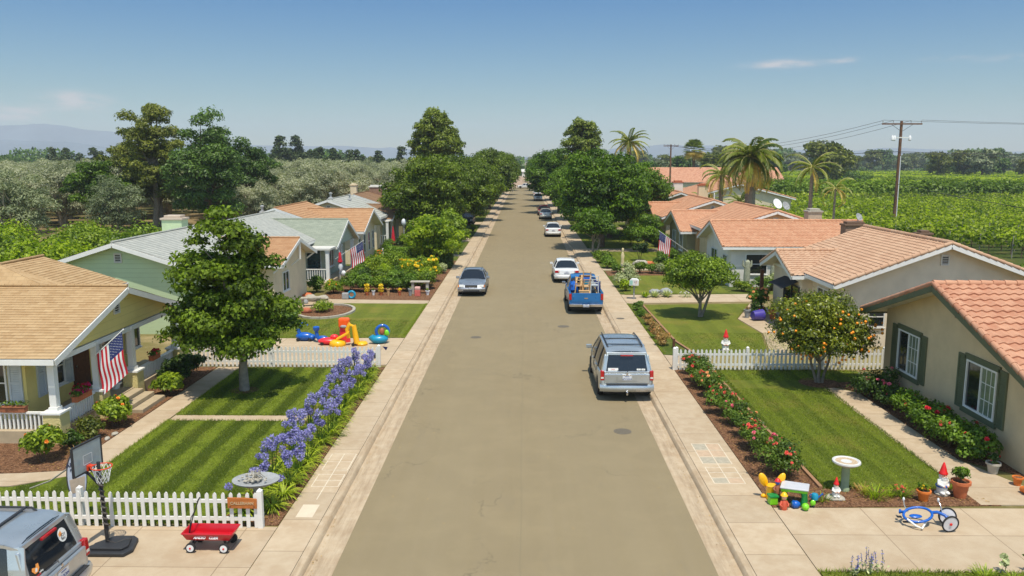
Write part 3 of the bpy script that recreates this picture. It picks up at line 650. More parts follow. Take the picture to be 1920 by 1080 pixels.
hop('hopscotch_chalk', 4.95, 5.75, 19.75, 22.7, [(21.1, 22.7, 3), (19.75, 20.85, 3)], fills=[(4.97, 5.33, 22.2, 22.66, CH1), (4.97, 5.33, 21.15, 21.6, CH1), (5.37, 5.73, 21.15, 21.6, CH1), (4.97, 5.33, 19.78, 20.1, CH1), (5.37, 5.73, 22.2, 22.66, CH2), (4.97, 5.73, 21.67, 22.13, CH2), (5.37, 5.73, 19.78, 20.1, CH2)])
hop('hopscotch_chalk', -5.45, -4.76, 18.6, 21.7, [(19.4, 20.2, 2), (20.5, 21.7, 2)])
# mown grass blades on the two front lawns
def grass(name, boxes, n, h, m, seed, z=.135):
    rng = np.random.default_rng(seed); A = np.array([(b[1]-b[0])*(b[3]-b[2]) for b in boxes]); i = rng.choice(len(boxes), n, p=A/A.sum()); B = np.array(boxes)[i]
    x = B[:, 0]+(B[:, 1]-B[:, 0])*rng.random(n); y = B[:, 2]+(B[:, 3]-B[:, 2])*rng.random(n)
    a = rng.uniform(0, 2*PI, n); w = .009; hh = h*rng.uniform(.5, 1.2, n); V = np.empty((n, 3, 3))
    V[:, 0] = np.stack([x-w*np.cos(a), y-w*np.sin(a), np.full(n, z-.004)], 1); V[:, 1] = np.stack([x+w*np.cos(a), y+w*np.sin(a), np.full(n, z-.004)], 1)
    V[:, 2] = np.stack([x+rng.normal(size=n)*h*.6, y+rng.normal(size=n)*h*.6, z+hh], 1)
    st = np.where(np.sin(2*PI*x/.92) > 0, -.22, .22)
    o = npmesh(name, V.reshape(-1, 3), 3, m, .42+st+rng.uniform(-.3, .3, n)); o['kind'] = 'stuff'; return o
grass('lawn_grass', [(-11.4, -7.1, 17.35, 24.5), (-11.35, -7.1, 25.2, 31.2), (-13, -11.4, 17.35, 19.3)], 60000, .035, L_GRASS, 1)
grass('lawn_grass', [(7.75, 11.0, 19.55, 28.5), (7.6, 13, 29.6, 30.95)], 34000, .035, L_GRASS, 2)
grass('lawn_edge_grass', [(-11.5, -11.36, 20.4, 24.6), (-11.45, -11.33, 25.15, 31.2), (-11.45, -7.1, 24.5, 24.62), (-11.4, -7.1, 25.08, 25.22), (-13.1, -7.1, 17.2, 17.36), (7.6, 11.1, 19.42, 19.6), (11.0, 11.14, 19.5, 28.6), (7.62, 7.76, 19.5, 31), (7.6, 13.2, 30.9, 31.08), (6.0, 11, 15.18, 15.32), (-11.5, -5.6, 36.7, 36.86), (-5.74, -5.6, 36.8, 45.8), (6.0, 6.1, 33.7, 46), (7.4, 10.6, 33.5, 33.7)], 15000, .075, L_GRASS, 5, .128)
def litter(name, boxes, n, z, m, seed, size=.03):
    rng = np.random.default_rng(seed); A = np.array([(b[1]-b[0])*(b[3]-b[2]) for b in boxes]); i = rng.choice(len(boxes), n, p=A/A.sum()); B = np.array(boxes)[i]
    P = np.stack([B[:, 0]+(B[:, 1]-B[:, 0])*rng.random(n), B[:, 2]+(B[:, 3]-B[:, 2])*rng.random(n)**1.0, z+rng.random(n)*.006], 1); N = np.array([0, 0, 1.])+rng.normal(size=(n, 3))*.2
    o = npmesh(name, leafquads(P, N, size, .6, rng), 4, m, rng.random(n)); o['kind'] = 'stuff'; return o
litter('leaf_litter', [(4.25, 4.49, 14, 90), (-4.49, -4.3, 14, 90)], 1500, .0, L_DRY, 1); litter('leaf_litter', [(5.7, 6.0, 18, 31), (-5.6, -5.4, 17, 31), (5.2, 6, 60, 95), (-5.6, -4.9, 60, 100)], 420, .128, L_DRY, 2)
litter('leaf_litter', [(6.1, 7.5, 18.5, 31), (7.6, 11.4, 18.6, 19.4), (-13.6, -12.5, 20.4, 31), (12.2, 13.3, 21.5, 29), (-7, -5.7, 17.3, 31)], 2600, .134, L_DRY, 3, .05)
litter('gutter_grit', [(-4.0, 4.0, 13, 80)], 260, .003, L_DRY, 4, .035)
grass('lawn_grass', [(7.2, 12.5, 33.8, 38), (-12.5, -5.7, 37, 41)], 22000, .04, L_GRASS, 7)
grass('lawn_grass', [(6.1, 11, 12.5, 15.22)], 9000, .07, L_GRASS, 3, .13)
# ================= houses =================
def V3(*a): return Vector(a)
def roof_plane(mb, A, B, D, style, mats=(0, 1)):
    """A->B along the eave, A->D up the slope. style: (row, saw, tile width, amplitude, samples)"""
    A, B, D = Vector(A), Vector(B), Vector(D); eu = B-A; ev = D-A; W, L = eu.length, ev.length; eu.normalize(); ev.normalize()
    n = eu.cross(ev); n = n if n.z > 0 else -n
    row, saw, tw, amp, ns = style; rows = max(1, round(L/row)); row = L/rows
    us = np.linspace(0, W, max(2, int(W/tw*ns)+1)) if tw else np.linspace(0, W, 6)
    vs = []
    for i in range(rows): vs += [(i*row, saw), ((i+1)*row-.001, 0.)]
    b = len(mb.v); mb.cur = mats[0]
    if mb.uv is None: mb.uv = {}
    for v, h in vs:
        for u in us:
            hh = h+(amp*(.5+.5*math.cos(2*PI*u/tw)) if tw else 0)+ (.006*math.sin(u*1.7+v*2.3))
            mb.uv[len(mb.v)] = (u, v); mb.v.append(tuple(A+eu*u+ev*v+n*(hh+.02)))
    nu = len(us)
    for j in range(len(vs)-1):
        for i in range(nu-1): mb.f.append((b+j*nu+i, b+j*nu+i+1, b+(j+1)*nu+i+1, b+(j+1)*nu+i)); mb.mi.append(mats[0])
    mb.cur = mats[1]; c = A+eu*W/2+ev*L/2-n*.045; mb.ob(c, eu*(W/2-.004), ev*(L/2-.004), n*.055)
def cap_tiles(mb, p, q, r=.1, seg=.36, n=8, mi=0):
    p, q = Vector(p), Vector(q); L = (q-p).length; k_ = max(1, round(L/seg)); d = (q-p)/k_; mb.cur = mi
    if mb.uv is None: mb.uv = {}
    for i in range(k_):
        b = len(mb.v); mb.tube([p+d*i, p+d*(i+1)*1.0+d*.08], [r*1.12, r*.88], n)
        for j in range(b, len(mb.v)): mb.uv[j] = (i*.36+.1, (j % 3)*.05+i*.3)
TILE = (.36, .045, .30, .05, 6); TILEB = (.24, .026, .26, .03, 4); TILEC = (.24, .022, .26, .024, 2); SHG = (.17, .014, 0, 0, 0); SHGF = (.34, .02, 0, 0, 0)
def win(root, c, e, n, w, h, style='slider', fm=WHITE, shut=None, trim=None, pane=GLASS, fw=.05, sill=True):
    c, e, n = Vector(c), Vector(e).normalized(), Vector(n).normalized(); z = Vector((0,0,1))
    f = MB()
    def bx(a, b_, z0, z1, d0, d1, t=f): t.ob(c+e*(a+b_)/2+z*(z0+z1)/2+n*(d0+d1)/2, e*(b_-a)/2, n*(d1-d0)/2, z*(z1-z0)/2)
    bx(-w/2, w/2, 0, fw, .0, .06); bx(-w/2, w/2, h-fw, h, .0, .06); bx(-w/2, -w/2+fw, fw, h-fw, .0, .06); bx(w/2-fw, w/2, fw, h-fw, .0, .06)
    if style in ('slider', 'slider_grid'): bx(-fw*.5, fw*.5, fw, h-fw, .0, .05)
    if style in ('sash', 'sash_grid'): bx(-w/2+fw, w/2-fw, h*.5-fw*.4, h*.5+fw*.4, .0, .05)
    if 'grid' in style:
        a0 = 0 if style == 'slider_grid' else -w/2+fw
        for i in (1, 2): bx(a0, w/2-fw, h*i/3-.01, h*i/3+.01, .016, .028)
        for i in (1, 2): xx = a0+(w/2-fw-a0)*i/3; bx(xx-.008, xx+.008, fw, h-fw, .016, .028)
    fo = f.build('window', fm, root)
    p = MB(); bx(-w/2+fw*.5, w/2-fw*.5, fw*.5, h-fw*.5, -.02, .012, p)
    p.build('pane', pane, fo)
    if style == 'slider_grid':
        p = MB(); bx(0, w/2-fw, fw, h-fw, .0125, .0155, p); p.build('curtain', CURTAIN, fo)
    if sill and not trim:
        p = MB(); bx(-w/2-.05, w/2+.05, -.05, -.002, .0, .1, p); p.build('sill', fm, fo)
    if trim:
        p = MB(); bx(-w/2-.12, w/2+.12, h+.002, h+.17, .0, .05, p); p.build('lintel', trim, fo); p = MB(); bx(-w/2-.12, w/2+.12, -.17, -.002, .0, .07, p); p.build('sill', trim, fo)
    if shut:
        for s_ in (-1, 1):
            p = MB(); a = s_*(w/2+.035+.02); b_ = s_*(w/2+.055+.42); lo, hi = min(a, b_), max(a, b_)
            if trim: lo, hi = (lo-.0, hi+.0)
            z0, z1 = -.1, h+.1
            bx(lo, lo+.07, z0, z1, 0, .05, p); bx(hi-.07, hi, z0, z1, 0, .05, p)
            for zz in (z0, (z0+z1)/2-.035, z1-.07): bx(lo+.07, hi-.07, zz, zz+.07, .0, .048, p)
            ns = int((z1-z0-.2)/.07)
            for i in range(ns): bx(lo+.07, hi-.07, z0+.09+i*.07, z0+.13+i*.07, 0.0, .036, p)
            bx(lo+.07, hi-.07, z0+.05, z1-.05, .0, .022, p)
            p.build('shutter', shut, root)
    return fo
def vent(root, c, e, n, w=.32, h=.42, fm=OFFW):
    c, e, n = Vector(c), Vector(e).normalized(), Vector(n).normalized(); z = Vector((0,0,1)); p = MB()
    p.ob(c, e*w/2, n*.012, z*h/2); p.cur = 1
    for s_ in (-1, 1): p.ob(c+e*s_*w/2+n*.02, e*.025, n*.03, z*(h/2+.02)); p.ob(c+z*s_*h/2+n*.02, e*(w/2-.026), n*.03, z*.025)
    for i in range(5): p.ob(c+z*(-h/2+.05+i*(h-.1)/4)+n*.02, e*(w/2-.02), n*.014+z*.008, z*.012)
    p.build('vent', [DARK, fm], root)
def house(name, label, side, wing=None, main=None, roofm=None, style=SHG, wallw=None, wallm=None, gable=None, fascia=WHITE, capm=True, group=None, mroof=None, mstyle=None, cat='house'):
    s = side
    org = (s*(wing['uw'] if wing else main['um']), wing['yc'] if wing else main['y0'], .1)
    root = thing(name, label, cat, org, 0, group, world=True)
    def P(u, y, z): return Vector((s*u, y, z))
    mstyle = mstyle or style; mroof = mroof or roofm
    if wing:
        yc, hs, uf, uw, ub, ze, zp = [wing[k_] for k_ in ('yc', 'hs', 'uf', 'uw', 'ub', 'ze', 'zp')]
        ov = wing.get('ov', .45); sl = (zp-ze)/hs
        mb = MB(); roof_plane(mb, P(uf, yc-hs, ze), P(ub, yc-hs, ze), P(uf, yc, zp), style); roof_plane(mb, P(uf, yc+hs, ze), P(ub, yc+hs, ze), P(uf, yc, zp), style)
        if capm: cap_tiles(mb, P(uf, yc, zp+.06), P(ub, yc, zp+.06), .1 if style[2] else .05, .36 if style[2] else .3)
        if style[2]:
            for sg in (-1, 1): cap_tiles(mb, P(uf+.03, yc+sg*hs, ze+.05), P(uf+.03, yc, zp+.06), .09)
        rf = mb.build('roof', [roofm, OFFW], root, smooth=50)
        f = MB(); n0 = .11
        for sg in (-1, 1):
            f.bar(P(uf-.015, yc+sg*(hs+.01), ze-.10), P(uf-.015, yc, zp-.10), .035, .19)
            f.bar(P(uf+.02, yc+sg*(hs+.02), ze-.085), P(ub, yc+sg*(hs+.02), ze-.085), .035, .15)
        f.build('fascia', fascia, rf)
        y0, y1 = yc-hs+ov, yc+hs-ov; zt = ze+sl*ov-.1
        mb = MB(); mb.poly_prism([P(uw, y0, .05), P(uw, y1, .05), P(uw, y1, zt), P(uw, yc, zp-.1), P(uw, y0, zt)], (s*(ub-uw), 0, 0))
        mb.build('wall', wallw, root)
        if gable:    # separate cladding of the gable triangle, overlapping over the porch
            ug = wing.get('ug', uw-.02); mb = MB(); zg = ze-.02
            a0, a1 = yc-hs+.1, yc+hs-.1
            mb.poly_prism([P(ug, a0, zg), P(ug, a1, zg), P(ug, yc, zp-.13)], (s*.1, 0, 0)); mb.build('gable', gable, root)
    if main:
        um, y0, y1, hm, zm, ze = [main[k_] for k_ in ('um', 'y0', 'y1', 'hm', 'zm', 'ze')]
        sl = (zm-ze)/hm; mb = MB()
        for sg in (-1, 1): roof_plane(mb, P(um+sg*hm, y0, ze), P(um+sg*hm, y1, ze), P(um, y0, zm), mstyle)
        if capm: cap_tiles(mb, P(um, y0, zm+.06), P(um, y1, zm+.06), .1 if mstyle[2] else .05)
        if mstyle[2]:
            for sg in (-1, 1): cap_tiles(mb, P(um+sg*hm, y0+.03, ze+.05), P(um, y0+.03, zm+.06), .09)
        rf = mb.build('roof', [mroof, OFFW], root, smooth=50)
        f = MB()
        for sg in (-1, 1):
            if main.get('front', True): f.bar(P(um+sg*(hm+.01), y0-.015, ze-.1), P(um, y0-.015, zm-.1), .035, .19)
            f.bar(P(um+sg*(hm+.01), y1+.015, ze-.1), P(um, y1+.015, zm-.1), .035, .19)
            f.bar(P(um+sg*(hm+.02), y0+.02, ze-.085), P(um+sg*(hm+.02), y1-.02, ze-.085), .035, .15)
        f.build('fascia', fascia, rf)
        ov = main.get('ov', .45); a, b_ = um-hm+.5, um+hm-.5; zt = ze+sl*.5-.1
        mb = MB(); mb.poly_prism([P(a, y0+ov, .05), P(b_, y0+ov, .05), P(b_, y0+ov, zt), P(um, y0+ov, zm-.1), P(a, y0+ov, zt)], (0, y1-y0-2*ov, 0))
        mb.build('wall', wallm or wallw, root)
        if main.get('vent', True): vent(root, P(um, y0+ov-.01, zm-.75), (1,0,0), (0,-1,0))
    return root
def chimney(root, x, y, w, d, z0, z1, m, capm=None, pots=0):
    mb = MB(); mb.box(x-w/2, x+w/2, y-d/2, y+d/2, z0, z1); c = mb.build('chimney', m, root)
    mb = MB(); mb.box(x-w/2-.07, x+w/2+.07, y-d/2-.07, y+d/2+.07, z1+.002, z1+.12); mb.box(x-w/2+.1, x+w/2-.1, y-d/2+.1, y+d/2-.1, z1+.122, z1+.26); mb.build('cap', capm or m, c, bevel=.015)
def roofpipe(root, x, y, z, h=.4, r=.05):
    mb = MB(); mb.lathe([(r*2.6, z-.12), (r*2.2, z+.02), (r, z+.06), (r, z+h*.7)], 10, (x, y, 0)); mb.lathe([(r*.6, z+h*.7), (r*1.7, z+h*.72), (r*1.7, z+h*.9), (r*.5, z+h)], 10, (x, y, 0)); mb.build('roof_pipe', STONEG, root)
def porch_post(root, x, y, z0, z1, w=.2, m=WHITE, name='post'):
    mb = MB(); mb.box(x-w/2, x+w/2, y-w/2, y+w/2, z0+.12, z1-.12); mb.box(x-w*.66, x+w*.66, y-w*.66, y+w*.66, z0+.001, z0+.118); mb.box(x-w*.66, x+w*.66, y-w*.66, y+w*.66, z1-.118, z1-.001)
    return mb.build(name, m, root)
def railing(root, a, b, z0, z1, m=WHITE, sp=.13):
    a, b = Vector(a), Vector(b); d = b-a; L = d.length; mb = MB()
    mb.bar((a.x, a.y, z1), (b.x, b.y, z1), .1, .06); mb.bar((a.x, a.y, z0+.05), (b.x, b.y, z0+.05), .06, .06)
    n = max(2, round(L/sp))
    for i in range(1, n): p = a+d*i/n; mb.bar((p.x, p.y, z0+.08), (p.x, p.y, z1-.03), .05, .05, up=(d.x, d.y, 0))
    return mb.build('railing', m, root)
X_, Y_ = Vector((1,0,0)), Vector((0,1,0))
# ---------- left 1: yellow bungalow with porch ----------
h1 = house('bungalow', 'yellow bungalow with tan shingle roof and white railed porch, nearest on the left', -1,
           dict(yc=26.7, hs=4.5, uf=13.5, uw=15.2, ub=24, ze=2.72, zp=4.12, ug=13.78, ov=1.25), dict(um=18.5, y0=27.6, y1=30.3, hm=3.2, zm=4.72, ze=3.72, vent=False, front=False), SH_TAN, SHG, YELLOW, gable=YSID, fascia=WHITE)
mb = MB(); mb.poly_prism([(-15.0, 26.35, 3.62), (-22.0, 26.35, 3.62), (-18.5, 27.62, 4.80)], (0, -.01, -.06)); mb.poly_prism([(-15.0, 26.35, 3.63), (-18.5, 27.62, 4.81), (-15.25, 27.7, 3.77)], (0, 0, -.06)); mb.uv = {i: (v[0], v[1]*1.4) for i, v in enumerate(mb.v)}; mb.build('hip_end', SH_TAN, h1)
mb = MB(); mb.box(-15.25, -13.72, 23.5, 31.0, .1, .5); mb.build('porch_floor', M('porch_concrete', k(C(196, 176, 144), .74), .9, .1, 4, .2, 60), h1)
for (px, py) in ((-13.86, 22.62), (-13.86, 25.0), (-13.86, 27.35), (-13.86, 30.85)):
    mb = MB(); mb.box(px-.26, px+.26, py-.26, py+.26, .08, 1.02); q = mb.build('pier', M('yellow_rough_stucco', k(C(236, 218, 150), .74), .95, .1, 3, 1, 22), h1, bevel=.02)
    mb = MB(); mb.box(px-.3, px+.3, py-.3, py+.3, 1.022, 1.08); mb.build('cap', WHITE, q)
    porch_post(h1, px, py, 1.08, 2.64, .2)
mb = MB(); mb.box(-16.2, -15.9, 22.36, 22.88, .08, 1.02); mb.build('pier', MATS['yellow_rough_stucco'], h1)
mb = MB(); mb.box(-13.96, -13.76, 22.4, 31.05, 2.50, 2.66); mb.box(-20, -13.97, 22.5, 22.7, 2.50, 2.66); mb.build('porch_beam', WHITE, h1)
railing(h1, (-13.86, 22.9, 0), (-13.86, 24.74, 0), .42, 1.0); railing(h1, (-13.86, 27.62, 0), (-13.86, 30.6, 0), .42, 1.0); railing(h1, (-15.9, 22.62, 0), (-14.12, 22.62, 0), .42, 1.0)
mb = MB(); mb.box(-20, -13.72, 22.4, 23.49, .1, .5); mb.build('porch_floor', MATS['porch_concrete'], h1)
for i, (xa, zt) in enumerate(((-13.68, .5), (-13.32, .38), (-12.96, .25))):
    mb = MB(); mb.box(xa, xa+.34 if i < 2 else xa+.36, 25.3, 27.0, .1, zt-.0) if i else mb.box(xa-.02, xa+.32, 25.3, 27.0, .1, .49)
    mb.build('step', MATS['porch_concrete'], h1, bevel=.012)
SHUTM = M('pale_grey_shutter', k(C(208, 214, 216), .8), .6, .06, 4)
win(h1, (-15.2, 24.95, 1.15), (0,1,0), (1,0,0), 1.0, 1.25, 'sash', WHITE, SHUTM)
win(h1, (-15.2, 28.2, 1.15), (0,1,0), (1,0,0), .9, 1.25, 'sash', WHITE, SHUTM)
win(h1, (-15.2, 30.1, 1.15), (0,1,0), (1,0,0), 1.1, 1.1, 'slider', WHITE, None)
win(h1, (-16.35, 23.445, 1.0), (1,0,0), (0,-1,0), 1.15, 1.35, 'sash', WHITE, SHUTM)
mb = MB(); mb.box(-15.2, -15.15, 25.95, 26.95, .52, 2.6); d_ = mb.build('door', WOODD, h1)
mb = MB(); mb.ball((-15.12, 26.08, 1.5), .035); mb.build('handle', CHROME, d_)
vent(h1, (-13.77, 26.35, 3.5), (0,1,0), (1,0,0), .34, .4)
roofpipe(h1, -17.9, 26.1, 4.55, .5, .09)
# ---------- left 2: green house with grey roof and tan garage wing ----------
h2 = house('house', 'pale green house with grey shingle roof behind the big leafy tree', -1,
           dict(yc=45.7, hs=3.6, uf=12.9, uw=13.5, ub=19.5, ze=2.85, zp=3.95, ov=.4), dict(um=19.3, y0=37, y1=49, hm=5.2, zm=4.55, ze=2.9, ov=.5), SH_ORANGE, SHG, CREAM, GREENS, mroof=SH_GREY)
chimney(h2, -20.2, 46, 1.15, .9, 3.6, 5.0, GREENT, M('pinkish_cap', k(C(214, 196, 176), .75), .9, .1, 4))
win(h2, (-13.5, 44.6, 1.1), (0,1,0), (1,0,0), 1.2, 1.1, 'slider', WHITE)
mb = MB(); mb.box(-13.9, -13.42, 40, 40.1, 0, 0.01)
for yy in (42.35, 45.7, 49.0):
    mb = MB(); mb.bar((-12.93, yy, 2.8), (-13.45, yy, 2.4), .08, .08); mb.bar((-12.93, yy, 3.75 if yy == 45.7 else 2.82), (-12.93, yy, 2.75), .1, .1) if yy == 45.7 else None
    mb.build('bracket', WHITE, h2)
win(h2, (-14.6, 39.5, 1.0), (0,1,0), (1,0,0), 1.4, 1.2, 'slider', WHITE)
# ---------- left 3: sage porch house ----------
h3 = house('house', 'sage house with sage green shingle roof and corner porch beside a flag', -1,
           dict(yc=57.6, hs=3.6, uf=12.7, uw=13.7, ub=19.5, ze=2.56, zp=4.15, ug=13.0), dict(um=19.2, y0=51, y1=61.5, hm=4.8, zm=4.5, ze=2.95), SH_SAGE, SHG, SAGEW, SAGEW, gable=SAGEW, mroof=SH_GREY)
mb = MB(); mb.box(-16.8, -12.9, 52.0, 54.3, .1, .4); mb.box(-13.68, -12.9, 54.3, 60.6, .1, .4); mb.build('porch_floor', MATS['porch_concrete'], h3)
for (px, py) in ((-13.05, 52.6), (-15.9, 52.6), (-13.05, 56.4), (-13.05, 60.2)): porch_post(h3, px, py, .4, 2.5, .22)
mb = MB(); mb.box(-17, -12.8, 52.4, 54.1, 2.5, 2.62); mb.build('porch_ceiling', OFFW, h3)
railing(h3, (-15.8, 52.6, 0), (-13.16, 52.6, 0), .4, 1.2, WHITE, .16)
win(h3, (-15.0, 54.43, .75), (1,0,0), (0,-1,0), 2.1, 1.6, 'slider', SHUTM, pane=M('teal_glass', C(20, 52, 60), .08, .3, 2, coat=1), sill=False)
win(h3, (-13.7, 56.2, .95), (0,1,0), (1,0,0), 1.3, 1.3, 'slider', WHITE); win(h3, (-13.7, 59.0, .95), (0,1,0), (1,0,0), 1.1, 1.3, 'slider', WHITE)
# ---------- left 4: orange shingle ----------
h4 = house('house', 'cream house with wide orange shingle roof, third gable along the left side', -1,
           dict(yc=67.5, hs=4.2, uf=12.7, uw=13.4, ub=19.5, ze=2.75, zp=4.3), dict(um=19.4, y0=62, y1=71.5, hm=4.6, zm=4.7, ze=3.1), SH_ORANGE, SHGF, CREAM, SAGEW)
for yy in (64.6, 66.6, 68.6, 70.4): win(h4, (-13.4, yy, .7), (0,1,0), (1,0,0), .85, 1.6, 'sash', WHITE, pane=GLASS, sill=False)
roofpipe(h4, -20.6, 62.8, 4.4, .5, .1)
# ---------- left 5: tan/brown, porch ----------
h5 = house('house', 'brown shingled house with pale grey rear roof, its white porch behind the long hedge', -1,
           dict(yc=81.0, hs=3.9, uf=12.7, uw=13.6, ub=19, ze=2.72, zp=3.95), dict(um=18.2, y0=74, y1=84, hm=4.9, zm=4.75, ze=3.1), SH_BROWN, SHGF, SAGEW, CREAM, mroof=SH_GREY)
mb = MB(); mb.box(-15.8, -12.9, 76.0, 77.6, .1, .4); mb.build('porch_floor', MATS['porch_concrete'], h5)
for (px, py) in ((-13.1, 76.4), (-15.6, 76.4), (-13.1, 79.2), (-13.1, 82.5)): porch_post(h5, px, py, .4, 2.66, .24)
railing(h5, (-15.5, 76.4, 0), (-13.2, 76.4, 0), .4, 1.25, WHITE, .2)
mb = MB(); mb.box(-16, -12.8, 76.3, 77.6, 2.6, 2.68); mb.build('porch_ceiling', OFFW, h5)
win(h5, (-14.6, 77.52, .8), (1,0,0), (0,-1,0), 1.5, 1.5, 'slider', BROWNTRIM, sill=False)
roofpipe(h5, -18.2, 75.4, 4.9, .5, .1); roofpipe(h5, -17.2, 79, 4.6, .5, .08)
h6 = house('house', 'brown roofed house at the edge of the left street trees', -1,
           dict(yc=91.5, hs=3.9, uf=12.7, uw=13.4, ub=19, ze=2.72, zp=4.05), dict(um=18.5, y0=87, y1=97, hm=4.8, zm=4.7, ze=3.1), SH_BROWN, SHGF, OLIVEW, CREAM)
chimney(h6, -19.6, 92.5, .7, .7, 4.0, 5.5, CREAM, CREAM); chimney(h6, -17.6, 95.5, 1.5, .8, 4.0, 5.2, M('brown_brick_chimney', C(140, 110, 90), .9, .2, 6), WHITEW)
h7 = house('house', 'house with smooth salmon pink roof before the olive trees', -1, None, dict(um=17.5, y0=101, y1=113, hm=6.2, zm=4.9, ze=2.9), SH_PINK, SHGF, CREAM, CREAM)
h8 = house('house', 'house with terracotta red roof, furthest visible on the left side', -1, None, dict(um=16.5, y0=116, y1=128, hm=6.5, zm=5.2, ze=3.0), TILE_A, TILEC, CREAM, CREAM)
# ---------- right 1: tan stucco, barrel tiles ----------
r1 = house('house', 'tan stucco house with barrel tile roof and green shuttered windows, nearest on the right', 1,
           dict(yc=24.6, hs=5.0, uf=12.62, uw=13.3, ub=30, ze=2.9, zp=4.58, ov=.62), None, TILE_A, TILE, TAUPE, fascia=GREENTRIM)
for yc_ in (22.72, 27.15): win(r1, (13.3, yc_, 1.08), (0,-1,0), (-1,0,0), 1.55 if yc_ < 25 else 1.5, 1.45, 'slider_grid', WHITE, GREENTRIM, GREENTRIM)
vent(r1, (13.29, 24.15, 3.85), (0,1,0), (-1,0,0), .34, .42, BROWNTRIM)
mb = MB(); mb.box(12.62, 12.72, 19.62, 19.74, 2.72, 2.9); mb.build('gutter_end', WHITE, r1)
# ---------- right 2: pale stucco house with big tiled gable ----------
r2 = house('house', 'pale stucco house with faded clay tile roof behind the orange tree', 1,
           dict(yc=41.1, hs=2.6, uf=12.95, uw=13.6, ub=18.5, ze=2.85, zp=3.78, ov=.4), dict(um=18.6, y0=34.9, y1=44, hm=5.0, zm=4.78, ze=2.95, ov=.5), TILE_B, TILEB, GREYW, GREYW)
win(r2, (13.6, 40.3, .95), (0,1,0), (-1,0,0), 2.3, 1.25, 'slider', BLACKP, sill=False, fw=.06)
win(r2, (14.1, 37.3, 1.5), (0,1,0), (-1,0,0), 1.5, .95, 'slider', WHITE, sill=False)
win(r2, (15.75, 35.4, 1.0), (1,0,0), (0,-1,0), .75, .95, 'sash', OFFW, pane=GLASS)
mb = MB(); mb.grid([(13.58-u*.85, 39.3+v*2.2, 2.45-.35*u+.05*math.sin(v*PI)) for v in np.linspace(0, 1, 6) for u in (0, .5, 1)], 3, 6); mb.build('awning', M('black_awning_cloth', C(38, 38, 44), .8, .1, 6), r2)
mb = MB(); mb.bar((13.4, 37.95, 2.84), (18.6, 36.1, 4.66), .03, .02); mb.build('flashing', STONEG, r2)
chimney(r2, 20.6, 50.3, 1.3, .8, 2.6, 4.35, M('brown_brick_chimney', C(140, 110, 90), .9, .2, 6), BROWNTRIM); chimney(r2, 23.3, 47, .7, .7, 2.4, 4.1, MATS['brown_brick_chimney'], BROWNTRIM)
# ---------- right 3: white stucco ----------
r3 = house('house', 'white stucco house with orange clay tile roof and sunlit side window', 1,
           dict(yc=56, hs=3.9, uf=12.95, uw=13.6, ub=23.5, ze=2.78, zp=4.18), None, TILE_C, TILEB, WHITEW)
win(r3, (15.3, 52.55, .95), (1,0,0), (0,-1,0), 1.45, 1.35, 'sash', WHITE, sill=True)
win(r3, (13.6, 57.0, .6), (0,1,0), (-1,0,0), 1.7, 1.6, 'slider', SHUTM, sill=False); win(r3, (13.6, 53.9, .9), (0,1,0), (-1,0,0), 1.1, 1.2, 'slider', SHUTM)
vent(r3, (13.59, 55.3, 3.2), (0,1,0), (-1,0,0), .3, .5)
mb = MB(); mb.box(16.35, 16.43, 52.46, 52.54, .2, 2.66); mb.build('downpipe', STONEG, r3)
chimney(r3, 20.5, 57.2, .95, .9, 2.6, 4.75, M('banded_cream_block', k(C(206, 186, 160), .72), .9, .15, 9, .4, 30), STONE)
# main hip part of house 3 behind the front wing
# ---------- right 4..7 ----------
r4 = house('house', 'peach stucco house with clay tile roof and flag at its front corner', 1,
           dict(yc=70.8, hs=4.4, uf=12.95, uw=13.6, ub=19.5, ze=2.5, zp=3.95), dict(um=19.0, y0=60.4, y1=73, hm=5.0, zm=4.6, ze=3.0), TILE_C, TILEC, OLIVEW, TAUPE)
mb = MB(); mb.box(14.3, 17.5, 66.1, 66.8, .1, 2.6); mb.build('wall', PEACH, r4)
win(r4, (13.6, 69.2, .7), (0,1,0), (-1,0,0), 1.5, 1.5, 'slider', WHITE); win(r4, (13.6, 72.4, .7), (0,1,0), (-1,0,0), 1.5, 1.5, 'slider', SHUTM)
win(r4, (16.2, 66.1, .7), (1,0,0), (0,-1,0), .5, 1.5, 'sash', BROWNTRIM, sill=False)
r5 = house('house', 'tan house with clay tile roof beyond the peach house', 1,
           dict(yc=84, hs=4.3, uf=12.95, uw=13.6, ub=19, ze=2.55, zp=4.0), dict(um=18.0, y0=76.5, y1=88, hm=4.9, zm=4.6, ze=3.0), TILE_C, TILEC, TAUPE, TAUPE)
win(r5, (13.6, 82.4, .7), (0,1,0), (-1,0,0), 1.3, 1.5, 'slider', WHITE); win(r5, (13.6, 85.5, .7), (0,1,0), (-1,0,0), 1.3, 1.5, 'slider', WHITE)
mb = MB(); mb.tube([(18.2, 77.3, 4.65), (18.2, 77.3, 5.3)], .05, 6); mb.build('roof_pipe', WHITE, r5)
r6 = house('house', 'salmon tile roofed house between the big street tree and two chimneys', 1,
           dict(yc=97, hs=4.3, uf=12.95, uw=13.6, ub=19, ze=2.55, zp=4.1), dict(um=17.6, y0=90.5, y1=103, hm=5.2, zm=4.8, ze=3.0), TILE_C, TILEC, CREAM, TAUPE)
chimney(r6, 18.6, 98, 1.1, .9, 4.0, 5.7, WHITEW, BRICKM); chimney(r6, 21.2, 96, 1.1, .9, 3.4, 5.4, CREAM, BRICKM)
r7 = house('house', 'terracotta roofed house largely hidden by the right street trees', 1, None, dict(um=16.5, y0=108, y1=121, hm=6, zm=5.1, ze=3.0), TILE_C, TILEC, CREAM, CREAM)
